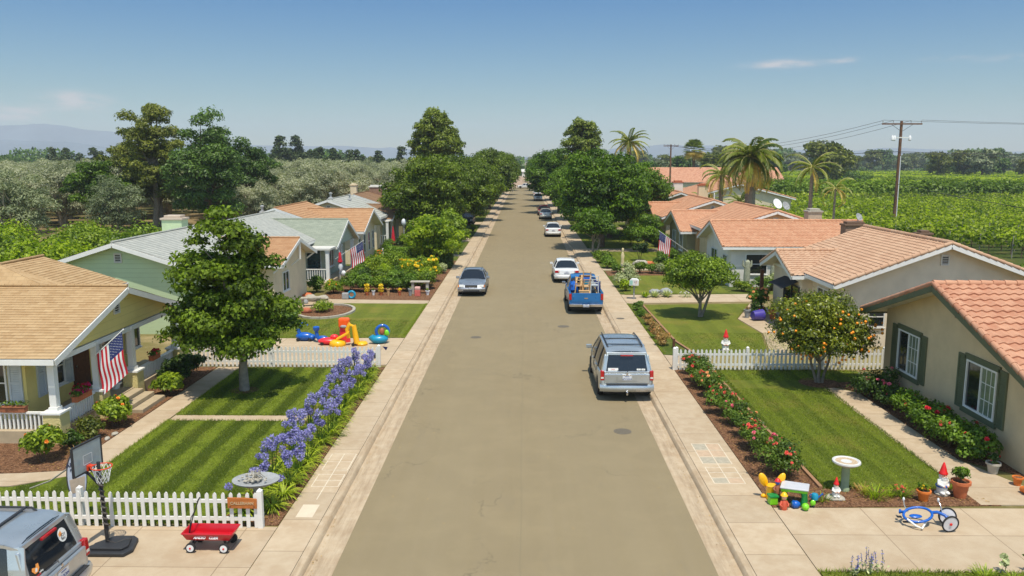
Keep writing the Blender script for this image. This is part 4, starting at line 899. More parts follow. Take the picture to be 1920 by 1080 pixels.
r8 = house('long_house', 'long low house with terracotta roof behind the small palms', 1, None, dict(um=31, y0=116, y1=134, hm=8, zm=5.0, ze=2.9), TILE_C, TILEC, CREAM, CREAM)
def barn(name, label, x, y, w, d, ze, zp, rm, wm, cat='building'):
    root = thing(name, label, cat, (x, y, .1), 0, None, world=True); mb = MB()
    roof_plane(mb, (x-w/2, y-d/2, ze), (x+w/2, y-d/2, ze), (x-w/2, y, zp), (.6, .02, 0, 0, 0)); roof_plane(mb, (x-w/2, y+d/2, ze), (x+w/2, y+d/2, ze), (x-w/2, y, zp), (.6, .02, 0, 0, 0))
    mb.build('roof', [rm, OFFW], root)
    mb = MB(); a = d/2-.4; zt = ze+(zp-ze)*.4/(d/2)-.1
    mb.poly_prism([(x-w/2+.4, y-a, .05), (x-w/2+.4, y+a, .05), (x-w/2+.4, y+a, zt), (x-w/2+.4, y, zp-.1), (x-w/2+.4, y-a, zt)], (w-.8, 0, 0)); mb.build('wall', wm, root)
    for i in range(max(1, int(w/5))): win(root, (x-w/2+2.4+i*4.6, y-a, 1.0), (1,0,0), (0,-1,0), 1.4, 1.3, 'slider', WHITE)
    return root
barn('ranch_house', 'ranch house with broad terracotta roof beyond the far utility pole', 43, 190, 32, 16, 3.4, 6.7, TILE_A, CREAM)
barn('ranch_house', 'small red roofed house seen above the end of the street, left', -12.5, 420, 14, 10, 3.4, 6.2, M('red_roof_far', C(186, 92, 64), .9, .1, 1), CREAM)
barn('ranch_house', 'white roofed house at the end of the street, beside the red roof', 1.5, 405, 6, 5, 2.6, 3.9, M('white_roof_far', k(C(226, 222, 212), .8), .9, .05, 1), WHITEW)
barn('ranch_house', 'grey roofed house at the end of the street, right', 10, 430, 15, 12, 3.2, 6.0, SH_GREY, CREAM)
barn('ranch_house', 'pink roofed house peeping over the left street trees far away', -24, 380, 13, 10, 3.2, 6.0, SH_PINK, CREAM)
barn('farm_shed', 'white farm shed at the edge of the far green field', 200, 520, 16, 10, 3.0, 5, MATS['white_roof_far'], WHITEW)
barn('farm_shed', 'low grey farm shed left of the white one in the far field', 165, 540, 14, 9, 2.6, 4.4, SH_GREY, GREYW)
# ================= trees =================
G0 = .12
# left front broadleaf
make_tree('maple_tree', 'large dark green broadleaf tree on the striped left lawn', 'tree', (-10.15, 28, G0), 3,
          ellipsoid(-.38, 0, 2.8, 2.9, 2.7, 4.0, .62, .42), 150, (.32, .86), 60000, .165, L_MAPLE, BARK, .17, (.08, 0, 2.5), .62, nl=26, skin=.35, shell=.25, flat=.55)
orange = make_tree('orange_tree', 'orange tree full of ripe fruit beside the tan stucco house', 'tree', (11.1, 29.3, G0), 5,
          ellipsoid(0, 0, 2.05, 1.95, 1.9, 1.25, .15, .8), 100, (.4, .62), 34000, .12, L_ORANGE, BARK, .07, (-.05, 0, 1.0), .5, trunks=[(.1, 0, .45, .2, 1.1), (-.08, .05, -.4, .1, 1.05)], nl=12)
mb = MB(); mb.ball((0,0,0), .045, n=8, m=6); fm = bpy.data.meshes.new('orange_fruit'); fm.from_pydata(mb.v, [], mb.f); fm.materials.append(FRUIT); fm.polygons.foreach_set('use_smooth', [True]*len(fm.polygons))
rr = np.random.default_rng(4)
for i in range(78):
    d = unit(rr.normal(size=3)); d[1] = -abs(d[1]) if rr.random() < .8 else d[1]; d = d*np.array([1.95, 1.9, 1.2])*rr.uniform(.88, 1.12)
    o = link_mesh('orange_fruit', fm, orange); o.location = (d[0], d[1], 2.1+d[2]*.92); s = rr.uniform(.85, 1.25); o.scale = (s, s, s)
make_tree('citrus_tree', 'round leafy citrus tree with pale trunk on the second right lawn', 'tree', (9.4, 42.1, G0), 7,
          ellipsoid(0, 0, 2.25, 1.8, 1.7, 1.0, .1, .75), 80, (.42, .62), 26000, .15, L_CIT2, BARK, .11, (0, 0, .9), .5, trunks=[(.05, 0, .55, 0, 1.5)], nl=10)
make_tree('young_tree', 'low wide yellow green tree at the left pavement past the garden', 'tree', (-7.0, 61.5, G0), 9,
          ellipsoid(0, 0, 2.3, 2.3, 2.2, 1.5, .1, .8), 60, (.5, .8), 12000, .24, L_YELLOWG, BARKD, .14, (0, 0, 1.2), .5, nl=9)
make_tree('young_tree', 'small green tree just past the wide yellow green tree', 'tree', (-6.5, 70, G0), 10,
          ellipsoid(0, 0, 2.3, 1.7, 1.7, 1.3, .1, .8), 40, (.45, .7), 7000, .24, L_CIT2, BARKD, .12, (0, 0, 1.2), .5, nl=8)
make_tree('young_tree', 'small bright tree with two pale trunks before the big right street tree', 'tree', (6.0, 69.5, G0), 11,
          ellipsoid(0, 0, 2.6, 1.85, 1.7, 1.35, .1, .8), 46, (.45, .75), 9000, .24, L_STREET2, BARK, .13, (0, 0, 1.4), .5, trunks=[(.3, .1, .6, .1, 1.5)], nl=8)
make_tree('round_shrub_tree', 'round clipped shrub tree in front of the peach house', 'tree', (11.2, 73.5, G0), 12,
          ellipsoid(0, 0, 1.9, 1.5, 1.4, 1.15, .0, .9), 36, (.4, .65), 7000, .2, L_BUSH, BARKD, .1, (0, 0, 1.0), .5, nl=7)
# street trees: one of each kind, then copies
STL = [((-9.6, 80), 1.0, 0, 'big dark street tree, nearest of the left row'), ((-7.4, 88.5), .98, 1, 'second tree of the left street row'), ((-8.2, 99), 1.0, 2, 'third tree of the left street row'), ((-7.2, 111), 1.0, 0, None), ((-7.6, 124), .98, 1, None),
       ((-6.0, 138), 1.15, 2, None), ((-6.0, 155), 1.15, 0, None), ((-6.0, 174), 1.15, 1, None), ((-6.0, 196), 1.15, 2, None), ((-6.0, 222), 1.15, 0, None), ((-11.5, 95), .9, 2, 'street tree set back behind the left row, by the pink roof')]
STR = [((7.4, 76.5), 1.08, 3, 'biggest bright green street tree, nearest of the right row'), ((9.2, 86), 1.02, 4, 'second tree of the right street row'), ((7.8, 98), .98, 3, None), ((7.2, 112), 1.0, 4, None), ((5.6, 128), 1.17, 3, None), ((5.6, 146), 1.17, 4, None), ((5.6, 168), 1.17, 3, None), ((5.6, 194), 1.17, 4, None), ((5.6, 222), 1.17, 3, None),
       ((12.6, 90), .92, 4, 'broad tree behind the right row, beside the tall palm')]
PROTO = {}
for kd in range(5):
    rs = np.random.default_rng(50+kd)
    PROTO[kd] = make_tree('street_tree', 'tree', 'tree', (0, 0, G0), 20+kd, ellipsoid(0, 0, 4.9, 4.2 if kd < 3 else 4.3, 4.2, 3.6, .12, .95), 150, (.7, 1.15), 34000, .30, L_STREET if kd < 3 else L_STREET2, BARKD, .28, (0, 0, 2.3), .55, nl=12, skin=.5, shell=.35)
used = set()
for side, lst in (('left', STL), ('right', STR)):
    for i, ((x, y), sc, kd, lb) in enumerate(lst):
        lb = lb or f'{orient(i+1)} street tree up the {side} pavement, in the far stretch'
        gp = f'street trees on the {side}'; p = PROTO[kd]
        if kd in used: copy_tree(p, None, (x, y, G0), i*1.7+y, sc, lb, gp)
        else:
            used.add(kd); p.location = (x, y, G0); p.rotation_euler = (0, 0, i*1.3); p.scale = (sc,)*3; p['label'] = lb; p['group'] = gp
make_tree('tall_tree', 'tallest tree over the left street row, open spire shaped crown', 'tree', (-13.2, 120, G0), 31,
          ellipsoid(0, 0, 10.2, 5.2, 4.8, 6.2, .55, 1.0), 150, (.6, 1.1), 30000, .38, L_TALL, BARKD, .35, (0, 0, 9), .55, nl=26, skin=.5, shell=.4)
make_tree('tall_tree', 'tall round topped tree over the right street row', 'tree', (9.3, 130, G0), 32,
          ellipsoid(0, 0, 10.0, 4.2, 4.0, 4.7, .35, 1.2), 130, (.5, 1.0), 20000, .38, L_TALL, BARKD, .35, (0, 0, 9), .55, nl=22, skin=.5, shell=.4)
make_tree('eucalyptus_tree', 'tall olive brown eucalyptus with open crown on the far left', 'tree', (-45.5, 98, G0), 33,
          ellipsoid(0, 0, 9.3, 4.6, 4.2, 6.1, .28, 1.0), 90, (.6, 1.15), 24000, .34, L_EUC, BARK, .32, (.4, 0, 9.5), .5, nl=26, skin=.55, shell=.4)
make_tree('broadleaf_tree', 'wide dark green tree right of the tall eucalyptus', 'tree', (-36.2, 92, G0), 34,
          ellipsoid(0, 0, 7.0, 5.6, 4.8, 6.2, .42, .9), 110, (.8, 1.4), 32000, .34, L_DARKG, BARKD, .36, (0, 0, 4.5), .5, nl=22, skin=.5, shell=.4)
make_tree('yard_tree', 'bright green twin trunked tree below the eucalyptus', 'tree', (-50.4, 95, G0), 35,
          ellipsoid(0, 0, 4.9, 3.9, 3.6, 3.0, .15, .8), 70, (.6, 1.0), 15000, .34, L_STREET2, BARKD, .2, (0, 0, 2.2), .5, trunks=[(1.0, .2, 1.4, .2, 2.6)], nl=10)
make_tree('yard_tree', 'olive green tree with thick pale trunk below the eucalyptus', 'tree', (-46.5, 102, G0), 36,
          ellipsoid(0, 0, 5.2, 3.1, 3.0, 2.6, .1, .8), 60, (.6, 1.0), 12000, .34, L_EUC, BARK, .36, (0, 0, 3.0), .5, nl=10)
make_tree('yard_tree', 'brownish dense tree behind the eucalyptus, left side', 'tree', (-55, 112, G0), 37,
          ellipsoid(0, 0, 7.6, 4.6, 4.0, 3.9, .2, 1.3), 60, (.7, 1.2), 14000, .36, L_EUC, BARKD, .36, (0, 0, 4.0), .5, nl=10)
make_tree('yard_tree', 'leafy tree behind the wide dark tree on the left', 'tree', (-37, 106, G0), 38,
          ellipsoid(0, 0, 6.6, 5.0, 4.0, 4.6, .2, 1.1), 60, (.8, 1.3), 14000, .36, L_DARKG, BARKD, .36, (0, 0, 4.0), .5, nl=10)
# olives
OL = []
for kd in range(5):
    OL.append(make_tree('olive_tree', 'grey green olive tree in the orchard', 'tree', (0, 0, G0), 60+kd, ellipsoid(0, 0, 3.95, 3.5, 3.5, 3.4, .1, .95), 80, (.55, 1.05), 14000, .34, L_OLIVE if kd < 4 else L_OLIVED, PALEB, .26, (.2, .1, 1.5), .26, nl=26, up=.6, skin=.55, shell=.5, lr=.6, kink=.2, group='olive trees in the orchard', trunks=[(-.4, .2, -.9, .3, 2)]))
rr = np.random.default_rng(8); first = set()
def put(p, key, loc, rz, sc, label=None, group=None):
    if key not in first:
        first.add(key); p.location = loc; p.rotation_euler = (0, 0, rz); p.scale = (sc,)*3
        if label: p['label'] = label
        if group: p['group'] = group
        return p
    return copy_tree(p, None, loc, rz, sc, label, group)
no = 0
for j, yy in enumerate(np.arange(99, 240, 7.2)):
    wl_ = -.60*yy-14; cnt = 1
    for xx in np.arange(-16, wl_, -7.0):
        x = xx+rr.normal()*.5+(3.3 if j % 2 else 0); y = yy+rr.normal()*.5
        if x > -15.5 or (x > -26 and y < 131) or (-54 < x < -32 and y < 110) or (x > -34 and y < 112 and yy < 105): continue
        kd = int(rr.integers(0, 4)) if rr.random() < .85 else 4
        o = put(OL[kd], kd, (x, y, G0), rr.uniform(0, 6), rr.uniform(.94, 1.1)); o['label'] = f'grey green olive tree, {orient(cnt)} from the street in the {orient(j+1)} orchard row'; no += 1; cnt += 1
for (x, y, s, lb) in ((-61, 84, 1.05, 'olive tree at the left picture edge, second behind the dusty one'), (-52, 104, 1.0, 'olive tree between the eucalyptus trunks'), (-42, 110, 1.0, 'olive tree behind the thick pale trunk'), (-33, 98, .8, 'olive tree at the right foot of the wide dark tree'), (-66, 95, 1.1, 'olive tree at the far left, third row'), (-47, 73, .98, 'dusty olive tree at the far left edge, nearest of the orchard'), (-43, 84, .9, 'olive tree just behind the nearest one on the left'), (-57, 90, 1.0, 'olive tree at the left edge behind the dark one'), (-67, 104, 1.0, 'olive tree at the far left below the hills'), (-28.5, 104, .95, 'olive tree right of the wide dark tree'), (-24, 112, .9, 'bare branched olive tree above the grey roof')):
    o = copy_tree(OL[4] if 'dusty' in lb or 'nearest' in lb else OL[1], None, (x, y, G0), y, s, lb, 'olive trees in the orchard')
# hedge-like citrus and shrubs behind the left houses
LB = [(-24, 42, 2.8, 3.0, L_CIT2), (-27, 46, 3.4, 3.6, L_YELLOWG), (-31, 49, 3.6, 4.0, L_CIT2), (-26, 52, 3.0, 3.4, L_CIT2), (-32, 57, 3.4, 3.6, L_LIME), (-37, 56, 3.6, 4.0, L_YELLOWG), (-28, 59, 3.2, 3.4, L_CIT2), (-24.5, 62, 2.6, 2.4, L_YELLOWG), (-36, 65, 3.0, 3.0, L_CIT2), (-29, 42.0, 2.8, 3.0, L_LIME), (-23.6, 66, 2.2, 1.4, L_LIME), (-25, 74, 2.4, 1.4, L_CIT2), (-24, 84, 2.4, 1.5, L_LIME), (-22.5, 92, 2.2, 1.5, L_CIT2), (-29, 70, 2.6, 1.8, L_YELLOWG), (-24, 101, 2.4, 1.6, L_CIT2)]
LBL = ['leafy orchard shrub behind the green house, nearest', 'yellow green shrub behind the green house', 'big round citrus shrub behind the grey roof', 'citrus shrub next to the chimney', 'lime green shrub in the back yards', 'citrus shrub at the left picture edge', 'citrus shrub in the second back yard row', 'low yellow green shrub behind the chimney', 'citrus shrub by the orchard drive', 'lime shrub peeping over the tan roof', 'lime green shrub behind the sage roof', 'citrus shrub behind the orange roof', 'low lime shrub behind the brown roof', 'citrus shrub behind the brown chimney', 'yellow green bush on the orchard edge', 'citrus shrub beside the pink roof']
for i, (x, y, r_, h, m) in enumerate(LB):
    make_bush('citrus_shrub', LBL[i], 'shrub', (x, y, .1), 100+i, r_, r_*.9, h, 5200, .24, m, nb=22)
# far trees
rr = np.random.default_rng(12)
CON = [make_tree('conifer', 'dark conifer', 'tree', (0,0,G0), 80+i, ellipsoid(0, 0, 5.0, 2.4, 2.4, 5.6, .85, .7), 46, (.5, 1.0), 2600, .62, L_CONIF, BARKD, .22, (0,0,6), .5, nl=4, skin=.6, group='dark conifers beyond the orchard') for i in range(2)]
FAR = [make_tree('far_tree', 'distant tree', 'tree', (0,0,G0), 85+i, ellipsoid(0, 0, 4.6, 3.8, 3.4, 3.4, .2, 1.1), 26, (.9, 1.6), 1800, .9, [L_DARKG, L_EUC, L_OLIVED][i], BARKD, .3, (0,0,3.5), .5, nl=5, group='trees of the distant tree line') for i in range(3)]
def farput(lst, tag_, x, y, s, lb, gp):
    kd = int(rr.integers(0, len(lst))); return put(lst[kd], tag_+str(kd), (x, y, G0), rr.uniform(0, 6), s, lb, gp)
for px in list(range(102, 200, 13))+[488, 497, 506, 514, 522, 530, 538, 548, 560, 569, 577, 586, 595, 604, 612, 620, 628, 637, 646, 660, 672, 684, 694, 704, 712, 720, 730, 742, 755]:
    Y = rr.uniform(250, 275); f_ = (px-983)/1500.; x = f_*Y; cn = cn+1 if px > 102 else 1
    s = rr.uniform(.62, .95)*(1.4 if px in (530, 560) else 1)
    farput(CON, 'c', x, Y, s*1.3, f'dark conifer beyond the orchard, {orient(cn)} from the left picture edge', 'dark conifers beyond the orchard')
for i in range(120):
    px = -40+i*(2000/120.)+rr.uniform(-6, 6)
    Y = rr.uniform(300, 420) if px < 900 else rr.uniform(520, 760)
    if px > 1130: Y = rr.uniform(420, 640)
    f_ = (px-983)/1500.; s = rr.uniform(.75, 1.35)*(1 if Y < 450 else 1.5)*(1.0 if px < 1130 else 1.0)
    if 930 < px < 1040: Y = 760; s = 1.5
    farput(FAR, 'f', f_*Y, Y, s, f'tree of the distant tree line on the horizon, {orient(i+1)} counted from the left', 'trees of the distant tree line')
for (px, Y, s, lb) in ((1100, 240, 1.2, 'hazy tree between the right street trees and the utility pole'), (1240, 250, 1.1, 'olive green tree behind the small utility pole'), (1275, 260, 1.2, 'dark tree left of the fan palm'), (1330, 235, 1.3, 'dark tree right of the fan palm'), (1535, 250, 1.75, 'tall dark tree behind the slim palm'), (1560, 262, 1.5, 'lower tree right of the tall dark one'), (1440, 300, 1.4, 'tree behind the big palm'), (1400, 290, 1.3, 'tree hidden behind the big palm crown'),
                       (1745, 330, 1.45, 'tree on the field edge right of the utility pole'), (1795, 340, 1.5, 'pale tree on the field edge further right'), (1825, 330, 1.7, 'tallest tree of the field edge at right'), (1860, 350, 1.2, 'round tree at the right picture edge'), (1765, 345, 1.2, 'low tree between two taller ones on the field edge'), (1905, 330, 1.1, 'rightmost tree of the field edge'), (1210, 240, 1.0, 'tree behind the terracotta ranch roof')):
    f_ = (px-983)/1500.; farput(FAR, 'f', f_*Y, Y, s, lb, None)
# far wood mass behind everything
def mass(name, x0, x1, y, depth, h, n, size, m, seed, z0=.1):
    rng = np.random.default_rng(seed); x = rng.uniform(x0, x1, n); hh = h*(.55+.3*np.sin(x*.11+seed)+.25*np.sin(x*.037)+.15*np.sin(x*.31)); z = z0+np.abs(hh)*rng.random(n)**.6
    P = np.stack([x, y+rng.uniform(0, depth, n), z], 1); N = unit(rng.normal(size=(n, 3))+np.array([0, -.8, .8]))
    o = npmesh(name, leafquads(P, N, size, .7, rng), 4, m, rng.uniform(.1, .9, n)); o['kind'] = 'stuff'; return o
mass('distant_woodland', -520, 0, 440, 60, 12.5, 34000, 2.2, L_DARKG, 1)
mass('distant_woodland', 20, 900, 690, 60, 15, 40000, 3.2, L_DARKG, 2)
mass('distant_woodland', 60, 700, 500, 12, 3.2, 12000, 1.8, L_DARKG, 5)
# vineyard rows
def vine_row(L, seed, h=2.0, lsz=.36, m=None, dens=46):
    rng = np.random.default_rng(seed); n = int(L*dens); x = rng.uniform(0, L, n); lump = .78+.22*np.sin(x*2.1+seed)+.12*np.sin(x*5.3)
    a = rng.uniform(-.9, PI+.9, n); r_ = (.55+.45*rng.random(n))*lump
    P = np.stack([x, np.cos(a)*.62*r_, h*.64+np.sin(a)*h*.38*r_], 1); P[:, 2] = np.maximum(P[:, 2], .25)
    sp = rng.random(n) < .14; P[:, 2] += sp*rng.uniform(0, .55, n)
    N = unit(np.stack([rng.normal(size=n)*.5, np.cos(a), np.sin(a)+.5], 1)+rng.normal(size=(n, 3))*.4)
    return leafquads(P, N, lsz, .75, rng), .3+.35*np.sin(x*1.3+seed)*.4+rng.uniform(-.25, .45, n)
VR = []
for kd in range(3):
    t = thing('vine_row', 'long leafy row of grapevines', 'vine row', (0,0,.1), 0, 'grapevine rows')
    V, lv = vine_row(60, kd+3); npmesh('foliage', V, 4, L_VINE, lv, t)
    mb = MB()
    for xx in np.arange(1, 60, 2.0): mb.tube([(xx, 0, -.05), (xx+.05, .03, .6), (xx, 0, 1.2)], [.05, .04, .03], 5)
    mb.build('vine_stem', BARKD, t); mb = MB()
    for xx in np.arange(0.2, 60, 6.0): mb.tube([(xx, 0, -.05), (xx, 0, 1.9)], .04, 5)
    mb.build('post', M('grey_post', k(C(180, 172, 160), .7), .9, .1, 5), t); VR.append(t)
vi = 0
for i, yy in enumerate(np.arange(60.3, 147, 2.75)):
    if yy < 94: x0 = 30+(94-yy)*.45
    elif yy < 128: x0 = 22 if yy < 105 else 26
    else: x0 = 42
    xmax = .66*yy+6; seg = 1
    while x0 < xmax:
        kd = vi % 3; lb = f'{orient(i+1)} row of grapevines from the right roofs, {orient(seg)} stretch from the left'; seg += 1
        if kd not in used or ('v', kd) not in first: put(VR[kd], ('v', kd), (x0, yy, .1), 0, 1, lb)
        else: copy_tree(VR[kd], None, (x0, yy, .1), 0, (1, 1, 1+.04*math.sin(vi)), lb)
        vi += 1; x0 += 60.2
def field_rows(name, x0f, x1f, y0, y1, dy, h, size, m, dens, lb, seed):
    rng = np.random.default_rng(seed); V = []; L = []
    for i, yy in enumerate(np.arange(y0, y1, dy)):
        xa, xb = x0f(yy), x1f(yy); n = int((xb-xa)*dens); x = rng.uniform(xa, xb, n); a = rng.uniform(-.4, PI+.4, n); r_ = .6+.4*rng.random(n)
        P = np.stack([x, yy+np.cos(a)*dy*.4*r_, .1+h*.6+np.sin(a)*h*.4*r_*(.85+.25*np.sin(x*.7+i))], 1); N = unit(np.stack([rng.normal(size=n)*.4, np.cos(a)*.7, np.sin(a)+.6], 1)+rng.normal(size=(n, 3))*.35)
        V.append(leafquads(P, N, size, .8, rng)); L.append(.45+.25*np.sin(x*.13+i*.3)+rng.uniform(-.3, .3, n))
    o = npmesh(name, np.concatenate(V), 4, m, np.concatenate(L)); o['kind'] = 'stuff'; return o
field_rows('tall_hedge_rows', lambda y: 43, lambda y: .64*y+14, 150, 161, 4, 4.7, .55, L_VINED, 60, '', 1)
field_rows('mid_crop_rows', lambda y: 48, lambda y: .64*y+14, 168, 262, 5, 2.2, .6, L_VINE, 22, '', 4)
field_rows('far_crop_rows', lambda y: 62, lambda y: .64*y+20, 268, 440, 7, 2.6, 1.1, L_VINE, 9, '', 2)
field_rows('garden_crops', lambda y: 26, lambda y: 50, 128, 200, 6, 1.7, .5, L_VINED, 12, '', 3)
# shrubs in the vineyard edge at right, in front of the pole
for i, (x, y, r_, h, lb) in enumerate(((57, 176, 5, 4.4, 'dark shrub mass in the vineyard left of the pole top'), (66, 182, 4.5, 4.0, 'dark shrub mass right of the pole'), (33, 46, 2.2, 2.8, 'leafy shrub at the right picture edge above the tiled roof'), (30.5, 49, 1.6, 2.0, 'low shrub behind the tiled roof at the right edge'), (92, 225, 5, 5.2, 'tall shrub in the hedge rows'))):
    make_bush('shrub', lb, 'shrub', (x, y, .1), 140+i, r_, r_*.8, h, 4000, .16*r_**.6, L_DARKG if i < 2 or i == 4 else L_CIT2, nb=24)
# ---------- palms ----------
def palm(name, label, loc, seed, H, nf, fl, tr, droop=1.0, dry=.2, lw=.5, wl_=.9, nl=46, lean=(0,0), group=None):
    rng = np.random.default_rng(seed); t = thing(name, label, 'palm tree', loc, 0, group)
    mb = MB(); pts = []; rs = []
    for i in range(14): f = i/13; pts.append((lean[0]*f*f, lean[1]*f, -.05+H*f)); rs.append(tr*(1.25-.45*f+(.05 if i % 2 else 0)))
    mb.tube(pts, rs, 10); mb.build('trunk', BARK, t, smooth=40)
    for j in range(nf):
        a = 2.399*j+rng.normal()*.1; el = R(78)-R(105)*(j/nf)**.85+rng.normal()*.08; L = fl*rng.uniform(.85, 1.1)
        d = np.array([math.cos(a), math.sin(a), 0]); p = np.array([lean[0], lean[1], H]); P = [p.copy()]; e = el; n = 12
        for i in range(n): e -= droop*R(9.5)*(.5+i/n); p = p+(d*math.cos(e)+np.array([0,0,math.sin(e)]))*L/n; P.append(p.copy())
        P = np.array(P); side = np.array([-d[1], d[0], 0]); V = []
        ts = np.linspace(.1, .98, nl)
        for tt in ts:
            q = tt*n; i = min(int(q), n-1); c = P[i]+(P[i+1]-P[i])*(q-i); ax = unit(P[i+1]-P[i]); ll = lw*math.sin(PI*min(1, tt*.85+.12))**.6*fl*.3*rng.uniform(.85, 1.1)
            for sg in (-1, 1):
                dr = unit(side*sg*.8+ax*.75+np.array([0,0,-.45*droop+rng.normal()*.12])); w = ax*.045*fl/3
                V += [c-w, c+dr*ll*.55-w*.9+np.array([0,0,-.02]), c+dr*ll+np.array([0,0,-.12*ll]), c+dr*ll*.55+w*.9]
        isdry = j > nf*(1-dry)
        lvv = np.repeat(rng.uniform(.2, .8), len(V)//4)+rng.uniform(-.15, .15, len(V)//4)
        fr = npmesh('frond', np.array(V), 4, L_PALMDRY if isdry else L_PALM, lvv, t)
        mb = MB(); mb.tube([tuple(x) for x in P[::2]], [.05*fl/3, .04*fl/3, .032*fl/3, .025*fl/3, .018*fl/3, .01, .006][:len(P[::2])], 4); mb.build('rachis', M('palm_rib', C(168, 158, 90), .6, .1, 5), fr)
    return t
palm('feather_palm', 'big feathery palm with drooping golden fronds behind the right roofs', (22.3, 80, .1), 1, 8.5, 46, 4.1, .42, .95, .22, lw=.62, nl=60)
palm('feather_palm', 'slender trunked palm left of the big feathery palm', (22.4, 92, .1), 2, 6.6, 24, 3.2, .25, 1.1, .3)
palm('feather_palm', 'palm with pale trunk tucked behind the big feathery palm', (24.3, 86, .1), 21, 7.0, 22, 3.0, .3, 1.0, .3)
palm('feather_palm', 'slim young palm with upright fronds beside the vineyard', (24.8, 70, .1), 3, 7.7, 16, 2.7, .17, .8, .12)
palm('feather_palm', 'small thin palm right of the slim young palm', (26.3, 68.5, .1), 4, 5.9, 11, 2.1, .1, 1.2, .35)
palm('feather_palm', 'bushy low palm before the long terracotta house', (25.2, 112, .1), 5, 2.2, 22, 3.2, .25, .7, .05)
palm('feather_palm', 'bushy low palm right of the other low palm', (29.5, 110, .1), 6, 2.6, 22, 3.2, .25, .7, .05)
palm('feather_palm', 'low dark palm left by the small utility pole', (22, 122, .1), 7, 2.2, 20, 3.2, .25, .7, .05)
palm('feather_palm', 'tall shaggy palm above the right street trees', (17.4, 135, .1), 8, 11.2, 32, 3.9, .4, .75, .25)
def fan_palm(name, label, loc, seed, H, nf, fl, tr):
    rng = np.random.default_rng(seed); t = thing(name, label, 'palm tree', loc, 0)
    mb = MB(); mb.tube([(0,0,-.05), (.1,0,H*.5), (0,0,H)], [tr*1.2, tr, tr*.9], 9); mb.build('trunk', BARKD, t, smooth=40)
    for j in range(nf):
        a = 2.399*j; el = R(80)-R(140)*j/nf; ax = np.array([math.cos(a)*math.cos(el), math.sin(a)*math.cos(el), math.sin(el)]); sd = np.array([-math.sin(a), math.cos(a), 0]); c = np.array([0,0,H])+ax*fl*.45; V = []
        for q in np.linspace(-1.25, 1.25, 13):
            dr = unit(ax*math.cos(q)+sd*math.sin(q)); e = c+dr*fl*.6+np.array([0,0,-.12*fl]); w = np.cross(dr, np.cross(ax, sd))*fl*.045; V += [c, c+dr*fl*.35+w, e, c+dr*fl*.35-w]
        V += [np.array([0,0,H]), c+sd*.05, c, c-sd*.05]
        npmesh('frond', np.array(V), 4, L_PALM if j < nf*.65 else L_PALMDRY, rng.uniform(.2, .8)*np.ones(len(V)//4), t)
    return t
fan_palm('fan_palm', 'round headed fan palm on the right skyline', (45.8, 220, .1), 1, 11.0, 40, 3.4, .4)
